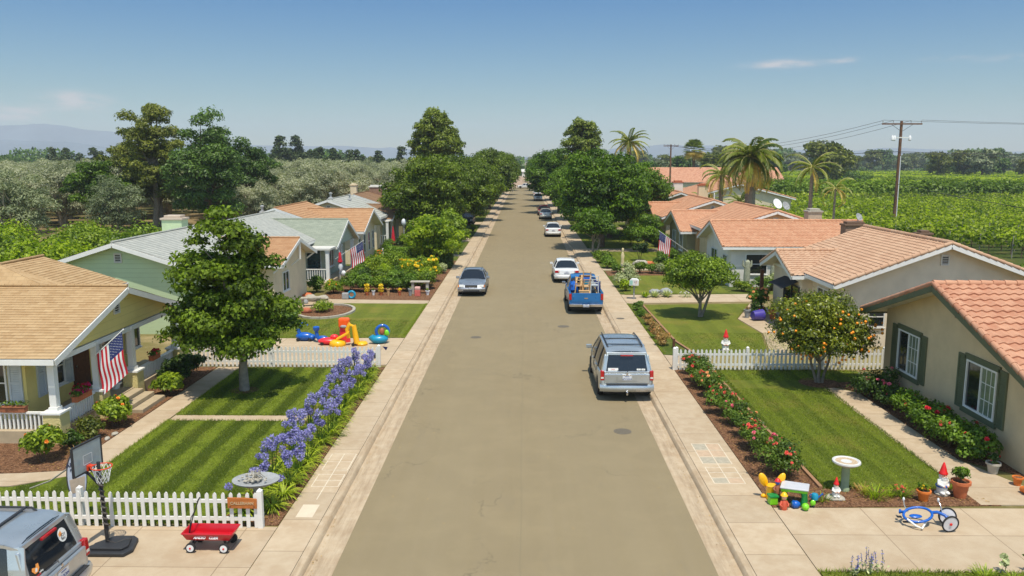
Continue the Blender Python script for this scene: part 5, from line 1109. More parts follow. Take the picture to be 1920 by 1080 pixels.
# ================= vehicles =================
GMETAL = paint('paint_silver', C(186, 192, 196), .7, .3); GREYP = paint('paint_grey', C(158, 164, 172), .7, .32); BLUEP = paint('paint_blue', C(16, 112, 178), .3, .3)
WHITEP = paint('paint_white', k(C(238, 238, 236), .85), 0, .3); REDDK = paint('paint_maroon', C(120, 40, 50), .4, .3); DKP = paint('paint_dark', C(46, 50, 58), .5, .3); SILV2 = paint('paint_pale_silver', C(206, 206, 200), .5, .3)
PLATE = M('plate_white', k(C(226, 228, 232), .85), .4, .04, 9); PLTXT = M('plate_blue_text', C(40, 60, 120), .5, .05, 9)
def vehicle(name, label, cat, L, W, prof, cabin, paintm, loc, rz, whl=(.33, .9, None), kind='car', group=None, details=None):
    """+y is forward, y=0 at the rear bumper. prof rows: (y, z_low, z_top, half width, crown)"""
    t = thing(name, label, cat, loc, rz, group)
    wr, wy0, wy1 = whl; ys = sorted(set([round(v, 3) for v in np.linspace(0, L, int(L/.09))]+[p_[0] for p_ in prof]))
    P = np.array(prof); it = lambda c, y: float(np.interp(y, P[:, 0], P[:, c]))
    mb = MB(); rings = []
    for y in ys:
        zl, zt, w, cr = it(1, y), it(2, y), it(3, y), it(4, y); za = zl
        for wy in (wy0, wy1):
            dd = abs(y-wy)
            if dd < wr*1.2: za = max(za, wr+math.sqrt(max(0, (wr*1.2)**2-dd*dd))*.98)
        za = min(za, zt-.12); hm = za+(zt-za)*.45
        half = [(w*.80, za+.0), (w*.965, za), (w*.995, min(hm, za+.06)), (w*1.0, hm), (w*.985, za+(zt-za)*.78), (w*.955, zt-.03), (w*.90, zt), (w*.5, zt+cr*.8), (0, zt+cr)]
        rings.append([(x, y, z) for x, z in half]+[(-x, y, z) for x, z in reversed(half[:-1])])
    n = len(rings[0]); mb.grid([p_ for r_ in rings for p_ in r_], n, len(rings))
    b = len(mb.v)
    mb.add(rings[0], [tuple(range(n))]); mb.add(rings[-1], [tuple(reversed(range(n)))])
    body = mb.build('body', paintm, t, smooth=32)
    mb = MB(); mb.box(-W*.40, W*.40, .25, L-.3, .22, .42); mb.box(-W*.41, W*.41, .3, L-.4, .42, it(2, L*.5)-.15) if kind != 'pickup' else None
    mb.build('underbody', DARK, t)
    # cabin of glass, roof panel and pillars. cabin rows: (y, z_base, z_roof, half_base, half_roof)
    if cabin:
        K = np.array(cabin); rings = []; yy = sorted(set([round(v, 3) for v in np.linspace(K[0, 0], K[-1, 0], 26)]+[c_[0] for c_ in cabin]))
        f_ = lambda c, y: float(np.interp(y, K[:, 0], K[:, c]))
        for y in yy:
            zb, zr, hb, hr = f_(1, y), f_(2, y), f_(3, y), f_(4, y); u = min(1, max(0, (zr-zb)/.35)); cr = .05*u
            half = [(hb, zb), (hb+(hr-hb)*.5+.015*u, zb+(zr-zb)*.5), (hr, zr), (hr*.6, zr+cr*.85), (0, zr+cr)]
            rings.append([(x, y, z) for x, z in half]+[(-x, y, z) for x, z in reversed(half[:-1])])
        n = len(rings[0]); mb = MB(); mb.grid([p_ for r_ in rings for p_ in r_], n, len(rings)); g_ = mb.build('window_glass', CARGLASS, t, smooth=38)
        ra, rb = details['roof']; mb = MB(); Pn = []; nr = 12
        for i in range(nr+1):
            y = ra+(rb-ra)*i/nr; zr, hr = f_(2, y), f_(4, y)
            Pn += [(hr*q*1.012, y, zr+(.05-.0125*abs(q) if abs(q) <= .6 else .0425*(1-abs(q))/.4)+.026) for q in (-1, -.8, -.6, -.4, -.2, 0, .2, .4, .6, .8, 1)]
        mb.grid(Pn, 11, nr+1)
        for q in (-1, 1):
            for i in range(nr):
                y0, y1 = ra+(rb-ra)*i/nr, ra+(rb-ra)*(i+1)/nr; mb.bar((q*f_(4, y0)*1.0, y0, f_(2, y0)-.005), (q*f_(4, y1)*1.0, y1, f_(2, y1)-.005), .05, .055)
        mb.bar((-f_(4, ra), ra, f_(2, ra)+.0), (f_(4, ra), ra, f_(2, ra)+.0), .05, .06); mb.bar((-f_(4, rb), rb, f_(2, rb)+.0), (f_(4, rb), rb, f_(2, rb)+.0), .05, .05)
        mb.build('roof_panel', paintm, t, smooth=40)
        for q in (-1, 1):
            for (yb, yt, w_, mm) in details['pillars']:
                mb = MB(); zb, hb = f_(1, yb), f_(3, yb); zr, hr = f_(2, yt), f_(4, yt); hm_ = hb+(hr-hb)*.5+.018; ym = (yb+yt)/2
                for (a, b_) in (((q*(hb+.012), yb, zb-.02), (q*(hm_+.008), ym, (zb+zr)/2)), ((q*(hm_+.008), ym, (zb+zr)/2), (q*(hr+.005), yt, zr))):
                    a, b_ = Vector(a), Vector(b_); d = (b_-a).normalized(); fw = Vector((0, 1, 0)); nn = d.cross(fw).normalized(); mb.ob((a+b_)/2, fw*w_/2, (b_-a)*.51, nn*.014)
                mb.build('pillar', mm or paintm, t)
    # wheels
    hw = W/2
    for wy in (wy0, wy1):
        for q in (-1, 1):
            tm = MB(); tm.lathe([(wr*.62, -.11), (wr*.93, -.11), (wr, -.075), (wr, .075), (wr*.93, .11), (wr*.62, .11)], 22, (0, 0, 0), 'x')
            w_ = tm.build('wheel', RUBBER, t, smooth=40); w_.location = (q*(hw-.125), wy, wr)
            rm = MB(); rm.lathe([(wr*.63, q*.06), (wr*.63, q*.09), (wr*.56, q*.085), (wr*.5, q*.05), (wr*.1, q*.06), (.001, q*.075)] if True else [], 20, (0,0,0), 'x')
            for i in range(7): a = 2*PI*i/7; rm.ob((q*.08, math.cos(a)*wr*.34, math.sin(a)*wr*.34), (.012, 0, 0), Vector((0, math.cos(a), math.sin(a)))*wr*.25, Vector((0, -math.sin(a), math.cos(a)))*wr*.065)
            rm.build('rim', RIM, w_, smooth=40)
    if details.get('fn'): details['fn'](t, it, paintm, L, W)
    return t
def plate(t, y, z, s=1, txt='4KRM721', tilt=0.):
    mb = MB(); mb.box(-.16, .16, -.006, .006, -.08, .08); o = mb.build('license_plate', PLATE, t, bevel=.004); o.location = (0, y, z); o.rotation_euler = (tilt, 0, 0 if s > 0 else PI)
    q = text_obj('plate_text', txt, .085, PLTXT, o, (0, -.0085, -.035), (PI/2, 0, 0)); mb = MB(); mb.box(-.08, .08, -.0085, -.0065, .045, .065); mb.build('plate_band', PLTXT, o); return o
def mirrors(t, y, z, x, m):
    for q in (-1, 1): mb = MB(); mb.ob((q*(x+.10), y, z), (.11, 0, 0), (0, .06, 0), (0, 0, .075)); mb.bar((q*x*.93, y, z-.03), (q*(x+.02), y, z-.02), .04); mb.build('side_mirror', m, t, bevel=.025)
def handles(t, ys_, x, z, m):
    for q in (-1, 1):
        for y in ys_: mb = MB(); mb.ob((q*x, y, z), (.02, 0, 0), (0, .09, 0), (0, 0, .018)); mb.build('door_handle', m, t, bevel=.006)
def seams(t, lst):     # door gaps: thin dark lines on both sides
    for q in (-1, 1):
        mb = MB()
        for a, b in lst: mb.bar((q*a[0], a[1], a[2]), (q*b[0], b[1], b[2]), .012, .012)
        mb.build('door_gap', DARK, t)
def van_details(stk):
    def fn(t, it, pm, L, W):
        # tailgate: glass, lamps, bumper, plate, wiper
        def tg(x, z, off=0.): return (x, .10+max(0, (z-.98))*.30-off, z)       # rear surface above the belt leans forward
        mb = MB(); mb.poly_prism([tg(-.70, 1.07, .02), tg(.70, 1.07, .02), tg(.62, 1.60, .02), tg(-.62, 1.60, .02)], (0, .02, 0)); rg = mb.build('rear_window', CARGLASS, t, bevel=.01)
        mb = MB()
        for q in (-1, 1): mb.ob(tg(q*.75, 1.33, .005), (.072, 0, 0), (0, .03, 0), Vector((-q*.045, .085, .30)))
        mb.ob(tg(0, 1.66, .0), (.70, 0, 0), (0, .04, 0), (0, .01, .05)); mb.ob(tg(0, 1.03, .0), (.80, 0, 0), (0, .05, 0), (0, 0, .045)); mb.build('tailgate', pm, t, bevel=.02)
        mb = MB(); mb.ob((0, .03, .82), (.80, 0, 0), (0, .04, 0), (0, 0, .18)); mb.build('tailgate_panel', pm, t, bevel=.03)
        mb = MB(); mb.ob((0, -.005, .86), (.36, 0, 0), (0, .012, 0), (0, 0, .12)); mb.build('plate_recess', GMETAL if pm is not GMETAL else pm, t, bevel=.015)
        mb = MB(); mb.box(-.17, .17, -.03, -.012, .95, .975); mb.build('plate_trim', CHROME, t)
        plate(t, -.025, .855, 1, '6FVX304')
        mb = MB(); mb.box(-.22, .22, .165, .21, 1.60, 1.64); o_ = mb.build('brake_light', REDL, t)
        for q in (-1, 1):
            mb = MB(); mb.ob((q*.865, .075, .93), (.065, 0, 0), (0, .07, 0), Vector((0, .01, .17))); lo = mb.build('tail_light', REDL, t, bevel=.02)
            mb = MB(); mb.ob((q*.865, .003, .85), (.05, 0, 0), (0, .004, 0), (0, 0, .035)); mb.build('reverse_lens', CLEARL, lo)
        mb = MB()
        P = [(x, -.10+.10*abs(x/.95)**4+dy, z) for (z, dy) in ((.34, .10), (.40, .0), (.52, -.02), (.60, .02), (.62, .12)) for x in np.linspace(-.95, .95, 15)]
        mb.grid(P, 15, 5); mb.build('rear_bumper', pm, t, smooth=50)
        mb = MB(); mb.box(-.72, .72, -.09, .05, .622, .64); mb.build('bumper_step', BLACKP, t)
        mb = MB(); mb.bar((0, .05, .30), (0, -.16, .30), .06); mb.ball((0, -.17, .37), .035); mb.build('tow_hitch', CHROME, t)
        mb = MB(); mb.bar((.02, .07, 1.05), (.05, .10, 1.09), .03); mb.bar((.02, .085, 1.07), (-.33, .09, 1.09), .018); mb.build('rear_wiper', BLACKP, t)
        mb = MB(); mb.lathe([(.035, -.012), (.03, .004), (.001, .006)], 12, (0, -.005, 1.015), 'y'); mb.build('badge', CHROME, t)
        for q in (-1, 1):
            mb = MB(); mb.tube([(q*.60, .75, 1.78), (q*.62, .85, 1.835), (q*.63, 2.0, 1.85), (q*.62, 3.0, 1.825), (q*.60, 3.1, 1.77)], .022, 6); mb.build('roof_rail', BLACKP, t)
        for y in (.95, 1.9): mb = MB(); mb.bar((-.62, y, 1.85), (.62, y, 1.85), .05, .025); mb.build('roof_crossbar', BLACKP, t)
        mirrors(t, 3.75, 1.12, .94, pm); handles(t, (1.75, 2.75), .965, .93, pm)
        seams(t, [((.972, 1.28, .40), (.965, 1.28, 1.0)), ((.972, 2.42, .35), (.965, 2.42, 1.02)), ((.972, 3.5, .35), (.95, 3.5, 1.0)), ((.978, 1.28, .80), (.978, 2.42, .80))])
        mb = MB(); mb.box(-.55, .55, 4.86, 4.93, .62, .76); mb.build('grille', BLACKP, t)
        for q in (-1, 1): mb = MB(); mb.ob((q*.70, 4.8, .72), (.16, 0, 0), (0, .09, 0), (0, 0, .08)); mb.build('headlight', CLEARL, t, bevel=.03)
        for st in stk: st(t, tg, rg)
    return fn
VAN_PROF = [(0, .42, .60, .86, 0), (.04, .40, .95, .90, .0), (.12, .36, 1.0, .93, .0), (.6, .3, 1.0, .965, .0), (2.4, .28, .99, .975, .0), (3.7, .28, .98, .96, .02), (4.1, .28, .95, .94, .06), (4.6, .3, .80, .88, .05), (4.85, .34, .66, .80, .03), (4.95, .42, .55, .70, 0)]
VAN_CAB = [(.10, 1.0, 1.02, .86, .84), (.30, 1.0, 1.69, .88, .68), (.6, 1.0, 1.74, .9, .69), (1.8, 1.0, 1.77, .93, .70), (2.9, .99, 1.74, .94, .69), (3.2, .98, 1.68, .935, .67), (4.12, .98, 1.0, .88, .86)]
VAN_DET = dict(roof=(.29, 3.15), pillars=[(.22, .34, .30, None), (1.22, 1.18, .10, BLACKP), (2.38, 2.32, .11, BLACKP), (3.98, 3.16, .10, None)])
def st_label(x, z, w, h, m, tm=None, txt=None):
    def f(t, tg, rg):
        mb = MB(); c = Vector(tg(x, z, .026)); up = Vector((0, .287, .958)); mb.ob(c, (w/2, 0, 0), Vector((0, -.0015, .0005)), up*h/2); s = mb.build('window_sticker', m, rg)
        if txt: text_obj('sticker_text', txt, h*.55, tm, s, tuple(c+Vector((0, -.003, 0))), (PI/2-.29, 0, 0))
    return f
ST_W = M('sticker_white', k(C(232, 232, 228), .85), .5, .1, 30); ST_O = M('sticker_orange', C(232, 150, 70), .5, .2, 30); ST_K = M('sticker_black', C(30, 34, 44), .5, .1, 30); ST_R = M('sticker_red', C(200, 60, 60), .5, .1, 30)
v1 = vehicle('minivan', 'silver minivan parked at the right kerb, roof rails and tow hitch', 'van', 4.95, 1.95, VAN_PROF, VAN_CAB, GMETAL, (3.62, 27.25, 0), 0, (.34, .92, 3.95),
             details=dict(VAN_DET, fn=van_details([st_label(-.48, 1.13, .36, .10, ST_W, ST_R, 'SMILE'), st_label(.42, 1.13, .14, .06, ST_W, ST_K, 'CA'), st_label(.58, 1.13, .13, .06, ST_W, ST_K, 'USA')])))
def round_sticker(t, tg, rg):
    up = Vector((0, .287, .958)); n = Vector((0, -.958, .287)); c = Vector(tg(.42, 1.40, .027)); mb = MB()
    pts = [c+X_*math.cos(a)*.13+up*math.sin(a)*.13 for a in np.linspace(0, 2*PI, 25)[:-1]]; mb.poly_prism(pts, n*.002); s = mb.build('round_sticker', ST_W, rg)
    mb = MB(); mb.poly_prism([c+n*.003+X_*a+up*b for a, b in ((-.10, .05), (-.02, .09), (.0, .01), (-.09, -.01))], n*.001); mb.build('sticker_patch', ST_O, s)
    text_obj('sticker_text', 'JOY', .09, ST_K, s, tuple(c+n*.004+up*(-.01)+X_*.02), (PI/2-.29, .15, 0)); text_obj('sticker_text', 'RIDE', .06, ST_K, s, tuple(c+n*.004+up*(-.075)), (PI/2-.29, .15, 0))
def orange_sticker(t, tg, rg):
    up = Vector((0, .287, .958)); n = Vector((0, -.958, .287)); c = Vector(tg(-.50, 1.20, .027)); mb = MB()
    mb.poly_prism([c+X_*a+up*b for a, b in ((-.12, .02), (-.09, .07), (-.03, .05), (-.0, .04), (.03, .09), (.09, .08), (.08, .0), (.02, -.05), (-.07, -.05))], n*.002); s = mb.build('orange_sticker', ST_O, rg)
    mb = MB(); mb.poly_prism([c+n*.003+X_*a+up*b for a, b in ((-.05, -.03), (.0, -.035), (.03, .02), (-.02, .03))], n*.001); mb.build('sticker_patch', ST_W, s)
    text_obj('sticker_text', 'sunny', .055, ST_R, s, tuple(c+n*.004-up*.10+X_*.0), (PI/2-.29, 0, 0)); text_obj('sticker_text', 'valley', .05, ST_W, s, tuple(c+n*.004-up*.075+X_*.09), (PI/2-.29, 0, 0))
v2 = vehicle('minivan', 'silver minivan with round and orange window stickers at the bottom left corner', 'van', 4.95, 1.95, VAN_PROF, VAN_CAB, GMETAL, (-8.38, 13.42, .122), PI/2, (.34, .92, 3.95),
             details=dict(VAN_DET, fn=van_details([round_sticker, orange_sticker])))
# ---- sedans ----
SED_PROF = [(0, .42, .62, .80, 0), (.05, .36, .90, .84, .0), (.2, .32, .96, .86, .02), (.9, .28, .98, .89, .03), (1.3, .26, .97, .90, .0), (3.2, .26, .95, .90, .0), (3.45, .26, .93, .89, .04), (4.3, .28, .80, .85, .05), (4.62, .32, .68, .78, .03), (4.72, .42, .56, .70, 0)]
SED_CAB = [(.62, .97, .985, .78, .74), (1.45, .97, 1.36, .82, .58), (1.9, .96, 1.42, .84, .60), (2.5, .95, 1.42, .84, .60), (2.75, .95, 1.38, .84, .59), (3.5, .94, .96, .80, .78)]
SED_DET = dict(roof=(1.42, 2.75), pillars=[(.80, 1.42, .16, None), (2.15, 2.1, .08, None), (3.38, 2.72, .09, None)])
def sed_fn(txt, rails=False):
    def fn(t, it, pm, L, W):
        plate(t, -.012, .74, 1, txt); plate(t, L+.012, .50, -1, txt)
        for q in (-1, 1):
            mb = MB(); mb.ob((q*.66, .04, .80), (.16, 0, 0), (0, .05, 0), (0, 0, .075)); lo = mb.build('tail_light', REDL, t, bevel=.02)
            mb = MB(); mb.ob((q*.54, -.012, .80), (.03, 0, 0), (0, .004, 0), (0, 0, .05)); mb.build('reverse_lens', CLEARL, lo)
            mb = MB(); mb.ob((q*.62, L-.09, .66), (.15, 0, 0), (0, .07, 0), (0, -.02, .075)); lo = mb.build('headlight', CLEARL, t, bevel=.025)
            mb = MB(); mb.ob((q*.79, L-.15, .65), (.035, 0, 0), (0, .08, 0), (0, 0, .06)); mb.build('indicator', AMBER, lo)
        mb = MB(); mb.box(-.40, .40, L-.035, L+.012, .60, .72); mb.build('grille', BLACKP, t); mb = MB(); mb.box(-.36, .36, L+.013, L+.02, .652, .668); mb.build('grille_bar', CHROME, t)
        for yb, sg in ((0, -1), (L, 1)):
            mb = MB(); P = [(x, yb+sg*(.07-.14*abs(x/.86)**4+dy), z) for (z, dy) in ((.30, -.10), (.36, .0), (.50, .02), (.56, -.06)) for x in np.linspace(-.86, .86, 13)]; mb.grid(P, 13, 4); mb.build('rear_bumper' if sg < 0 else 'front_bumper', pm, t, smooth=50)
        mb = MB(); mb.box(-.5, .5, L+.04, L+.085, .34, .42); mb.build('air_intake', BLACKP, t)
        mirrors(t, 3.2, 1.0, .86, pm); handles(t, (1.75, 2.65), .895, .86, pm)
        seams(t, [((.897, 1.2, .5), (.88, 1.2, .96)), ((.905, 2.15, .32), (.89, 2.15, .96)), ((.9, 3.2, .32), (.89, 3.2, .94))])
        if rails:
            for q in (-1, 1): mb = MB(); mb.tube([(q*.52, 1.5, 1.42), (q*.53, 1.6, 1.47), (q*.53, 2.55, 1.47), (q*.52, 2.65, 1.42)], .018, 6); mb.build('roof_rail', BLACKP, t)
    return fn
vehicle('sedan', 'dark grey sedan facing the camera beside the left kerb', 'car', 4.72, 1.8, SED_PROF, SED_CAB, GREYP, (-3.27, 53.75, 0), PI, (.32, .85, 3.75), details=dict(SED_DET, fn=sed_fn('8HTK552', True)))
vehicle('sedan', 'white sedan parked directly ahead of the loaded blue pickup', 'car', 4.72, 1.8, SED_PROF, SED_CAB, WHITEP, (2.95, 54.6, 0), 0, (.32, .85, 3.75), details=dict(SED_DET, fn=sed_fn('5WNA118')), group=None)
vehicle('sedan', 'white sedan standing alone beside the big right street tree', 'car', 4.72, 1.8, SED_PROF, SED_CAB, WHITEP, (3.22, 88.0, 0), 0, (.32, .85, 3.75), details=dict(SED_DET, fn=sed_fn('7ZPD903')))
vehicle('sedan', 'maroon and silver car in the shade beyond the lone white sedan', 'car', 4.72, 1.8, SED_PROF, SED_CAB, SILV2, (3.1, 114.5, 0), 0, (.32, .85, 3.75), details=dict(SED_DET, fn=sed_fn('3MLC477')))
vehicle('sedan', 'maroon car just ahead of the shaded silver one', 'car', 4.72, 1.8, SED_PROF, SED_CAB, REDDK, (3.0, 122.5, 0), 0, (.32, .85, 3.75), details=dict(SED_DET, fn=sed_fn('2AGR640')))
vehicle('sedan', 'silver car facing the camera at the far right kerb', 'car', 4.72, 1.8, SED_PROF, SED_CAB, SILV2, (2.9, 171.5, 0), PI, (.32, .85, 3.75), details=dict(SED_DET, fn=sed_fn('1BXS286')))
vehicle('sedan', 'white car parked furthest up the right kerb', 'car', 4.72, 1.8, SED_PROF, SED_CAB, WHITEP, (3.0, 185, 0), 0, (.32, .85, 3.75), details=dict(SED_DET, fn=sed_fn('9DCE031')))
vehicle('sedan', 'dark car standing in the shade under the left street trees', 'car', 4.72, 1.8, SED_PROF, SED_CAB, DKP, (-7.4, 107.5, .13), PI, (.32, .85, 3.75), details=dict(SED_DET, fn=sed_fn('4UYT759')))
vehicle('sedan', 'pale car crossing the end of the street', 'car', 4.72, 1.8, SED_PROF, SED_CAB, WHITEP, (2.6, 238.5, .12), PI/2, (.32, .85, 3.75), details=dict(SED_DET, fn=sed_fn('6RKO314')))
# ---- pickup ----
PK_PROF = [(0, .50, .96, .90, 0), (.03, .46, 1.06, .93, .0), (2.1, .40, 1.06, .95, .0), (2.15, .40, 1.04, .95, .0), (3.9, .40, 1.02, .95, .03), (5.0, .42, .98, .90, .05), (5.25, .46, .85, .84, .03), (5.35, .5, .7, .78, 0)]
PK_CAB = [(2.12, 1.04, 1.50, .86, .72), (2.3, 1.04, 1.72, .88, .68), (2.6, 1.04, 1.78, .9, .68), (3.2, 1.04, 1.78, .9, .68), (3.4, 1.04, 1.73, .9, .67), (4.1, 1.02, 1.05, .86, .84)]
def pk_fn(t, it, pm, L, W):
    mb = MB(); mb.box(-.80, .80, .06, 2.05, 1.065, 1.075); mb.build('bed_floor', DARK, t)
    for q in (-1, 1):
        mb = MB(); mb.box(min(q*.82, q*.95), max(q*.82, q*.95), .02, 2.1, 1.06, 1.20); mb.build('bed_rail', pm, t, bevel=.015)
        mb = MB(); mb.box(min(q*.80, q*.945), max(q*.80, q*.945), -.04, .04, .80, 1.14); mb.build('tail_light', REDL, t, bevel=.012)
    mb = MB(); mb.box(-.79, .79, -.035, .03, .66, 1.18); tg_ = mb.build('tailgate', pm, t, bevel=.012)
    mb = MB(); mb.box(-.72, .72, -.045, -.036, .74, .98); mb.build('tailgate_panel', pm, tg_, bevel=.004); mb = MB(); mb.box(-.10, .10, -.06, -.046, .86, .93); mb.build('tailgate_handle', CHROME, tg_)
    mb = MB(); mb.box(-.92, -.22, -.17, .04, .44, .60); mb.box(.22, .92, -.17, .04, .44, .60); mb.box(-.218, .218, -.13, .04, .42, .56); mb.build('rear_bumper', CHROME, t, bevel=.02)
    plate(t, -.14, .50, 1, '7G20358')
    for q in (-1, 1): mb = MB(); mb.ob((q*.66, 5.24, .76), (.15, 0, 0), (0, .06, 0), (0, 0, .09)); mb.build('headlight', CLEARL, t, bevel=.02)
    mb = MB(); mb.box(-.48, .48, 5.33, 5.37, .62, .84); mb.build('grille', BLACKP, t)
    mirrors(t, 3.75, 1.2, .95, CHROME); handles(t, (2.5,), .955, .95, BLACKP); seams(t, [((.955, 2.3, .5), (.95, 2.3, 1.03)), ((.955, 3.7, .5), (.95, 3.7, 1.02))])
PKX, PKY = 3.42, 43.4
vehicle('pickup_truck', 'blue pickup truck with its bed piled with furniture', 'pickup', 5.35, 1.95, PK_PROF, PK_CAB, BLUEP, (PKX, PKY, 0), 0, (.37, 1.05, 4.35), kind='pickup',
        details=dict(roof=(2.28, 3.4), pillars=[(2.2, 2.3, .16, None), (4.0, 3.38, .10, None)], fn=pk_fn))
# load in the bed
def chair(name, label, x, y, z, rz, m, tilt=0, s=1.):
    t = thing(name, label, 'chair', (x, y, z), rz); t.rotation_euler = (tilt, 0, rz); t.scale = (s,)*3
    mb = MB(); mb.box(-.22, .22, -.2, .2, .43, .47); mb.build('seat', m, t, bevel=.01)
    for a in (-1, 1):
        for b in (-1, 1): mb = MB(); mb.bar((a*.2, b*.18, 0), (a*.19, b*.17, .43), .045); mb.build('leg', m, t)
    mb = MB()
    for a in (-1, 1): mb.bar((a*.19, .18, .47), (a*.2, .26, .98), .045)
    for zz in (.62, .78, .94): mb.bar((-.2, .2+(zz-.47)*.12, zz), (.2, .2+(zz-.47)*.12, zz), .05, .03)
    mb.build('backrest', m, t); return t
ZB = 1.08
chair('wooden_chair', 'upright pale wooden chair at the left of the pickup load', PKX-.38, PKY+.45, ZB, PI, WOODP, .0, 1.0)
chair('wooden_chair', 'pale wooden chair leaning in the middle of the pickup load', PKX-.02, PKY+.5, ZB, PI+.25, WOODP, -.12, .9)
chair('wooden_chair', 'wooden chair stacked at the back of the pickup bed behind the blue tub', PKX+.1, PKY+1.45, ZB+.1, PI+.1, WOODP, 0, 1.05)
chair('wooden_chair', 'grey painted chair at the right of the pickup load', PKX+.5, PKY+.5, ZB, PI-.1, SHUTM, .0, 1.05)
def boxthing(name, label, cat, x, y, z, sx, sy, sz, m, rz=0, lid=None, part='lid'):
    t = thing(name, label, cat, (x, y, z), rz); mb = MB(); mb.box(-sx/2, sx/2, -sy/2, sy/2, 0, sz); mb.build('body', m, t, bevel=min(sx, sy, sz)*.12)
    if lid: mb = MB(); mb.box(-sx/2-.015, sx/2+.015, -sy/2-.015, sy/2+.015, sz*.86, sz+.02); mb.build(part, lid, t, bevel=.01)
    return t
boxthing('storage_crate', 'blue tub in the middle of the pickup load', 'crate', PKX+.12, PKY+1.25, ZB, .5, .5, .75, P_TEAL, .1, P_BLUE)
boxthing('cabinet', 'small wooden cabinet standing in the pickup bed', 'cabinet', PKX+.1, PKY+1.75, ZB, .7, .35, .82, WOODP, 0, WOODD, 'top')
boxthing('cardboard_box', 'cardboard box low in the pickup bed', 'box', PKX-.1, PKY+.22, ZB, .55, .24, .2, WOODP, 0, WOODP)
def tarp(label, x, y, z, rx, ry, rz_, m, seed):
    rng = np.random.default_rng(seed); mb = MB(); mb.ball((x, y, z+rz_*.35), rx, ry, rz_*.6, 14, 9, seed, .26); o = mb.build('tarpaulin', m, None, smooth=25); tag(o, label, 'tarpaulin'); return o
tarp('crumpled blue tarpaulin over the left front of the pickup load', PKX-.62, PKY+1.2, ZB, .26, .36, .62, P_BLUE, 1)
tarp('dark blue bundle at the right front of the pickup load', PKX+.68, PKY+1.3, ZB, .2, .4, .6, CLOTHB, 2)
tarp('grey blanket bundle behind the chairs in the pickup', PKX+.35, PKY+.95, ZB, .26, .25, .7, STONEG, 3)
for i, (a, b) in enumerate((((-.30, .25), (-.2, .9)), ((.2, .22), (.36, 1.1)), ((-.62, .3), (-.45, 1.5)), ((.05, .2), (-.25, 1.4)), ((.62, .3), (.5, 1.6)))):
    mb = MB(); mb.bar((PKX+a[0], PKY+a[1], ZB+.01), (PKX+b[0]*.9, PKY+b[1], ZB+.98-i*.1), .07, .03); o = mb.build('plank', WOODP, None); tag(o, ('tan plank leaning left of the centre in the pickup load', 'tan plank leaning right of the centre in the pickup load', 'plank at the left side of the pickup bed', 'plank crossing behind the middle chair in the pickup', 'plank at the right side of the pickup bed')[i], 'plank')
# ================= fences =================
def picket_fence(label, a, b, h, n, posts, end_post=(True, True)):
    a, b = Vector((a[0], a[1], .125)), Vector((b[0], b[1], .125)); d = b-a; L = d.length; e = d.normalized(); nn = Vector((-e.y, e.x, 0)); rz = math.atan2(e.y, e.x)
    t = thing('picket_fence', label, 'fence', tuple(a), rz)
    for z in (h*.24, h*.74): mb = MB(); mb.box(0, L, -.02, .02, z-.04, z+.04); mb.build('rail', WHITE, t)
    mb = MB(); w = .042; mb.poly_prism([(-w, -.042, 0), (w, -.042, 0), (w, -.042, h-.07), (w*.75, -.042, h-.03), (0, -.042, h), (-w*.75, -.042, h-.03), (-w, -.042, h-.07)], (0, .02, 0))
    me = bpy.data.meshes.new('picket'); me.from_pydata(mb.v, [], mb.f); me.materials.append(WHITE); rng = random.Random(n)
    for i in range(n):
        o = link_mesh('picket', me, t); o.location = ((i+.5)*L/n, 0, rng.uniform(-.008, .008)); o.rotation_euler = (0, rng.uniform(-.012, .012), 0)
    for p in posts:
        mb = MB(); x = p*L; s = .058; mb.box(x-s, x+s, -s+.07, s+.07, -.1, h+.02) if 0 < p < 1 else mb.box(x-s, x+s, -s, s, -.1, h+.04)
        y0 = .07 if 0 < p < 1 else 0; mb.add([(x-s, y0-s, h+.041), (x+s, y0-s, h+.041), (x+s, y0+s, h+.041), (x-s, y0+s, h+.041), (x, y0, h+.1)], [(0,1,4),(1,2,4),(2,3,4),(3,0,4),(0,3,2,1)]); mb.build('post', WHITE, t)
    return t
f1 = picket_fence('white picket fence along the front driveway, with a wooden sign hung on it', (-13.0, 17.15), (-5.98, 17.08), .84, 38, [.405, 1.0])
f2 = picket_fence('white picket fence behind the big leafy tree on the left', (-13.9, 31.45), (-5.85, 31.4), .84, 48, [0, .45, 1.0])
f3 = picket_fence('white picket fence behind the orange tree on the right', (6.0, 31.15), (14.4, 31.35), .84, 50, [0, .012, .35, .7, 1.0])
sg = thing('wooden_sign', 'brown wooden name board hung on the front picket fence', 'sign', (-6.36, 17.0, .74))
mb = MB(); mb.poly_prism([(-.33, -.02, -.12), (.33, -.02, -.13), (.335, -.02, .10), (.1, -.02, .125), (-.33, -.02, .13)], (0, .035, 0)); bd = mb.build('board', WOOD, sg, bevel=.006)
text_obj('sign_text', 'CALLERHAN', .095, M('pale_engraving', k(C(206, 180, 140), .8), .8, .1, 20), bd, (0, -.026, .0), (PI/2, 0, 0), .004, .002)
for x in (-.27, .27): mb = MB(); mb.ball((x, -.024, -.08), .014, n=6, m=4); mb.build('bolt', DARK, sg)
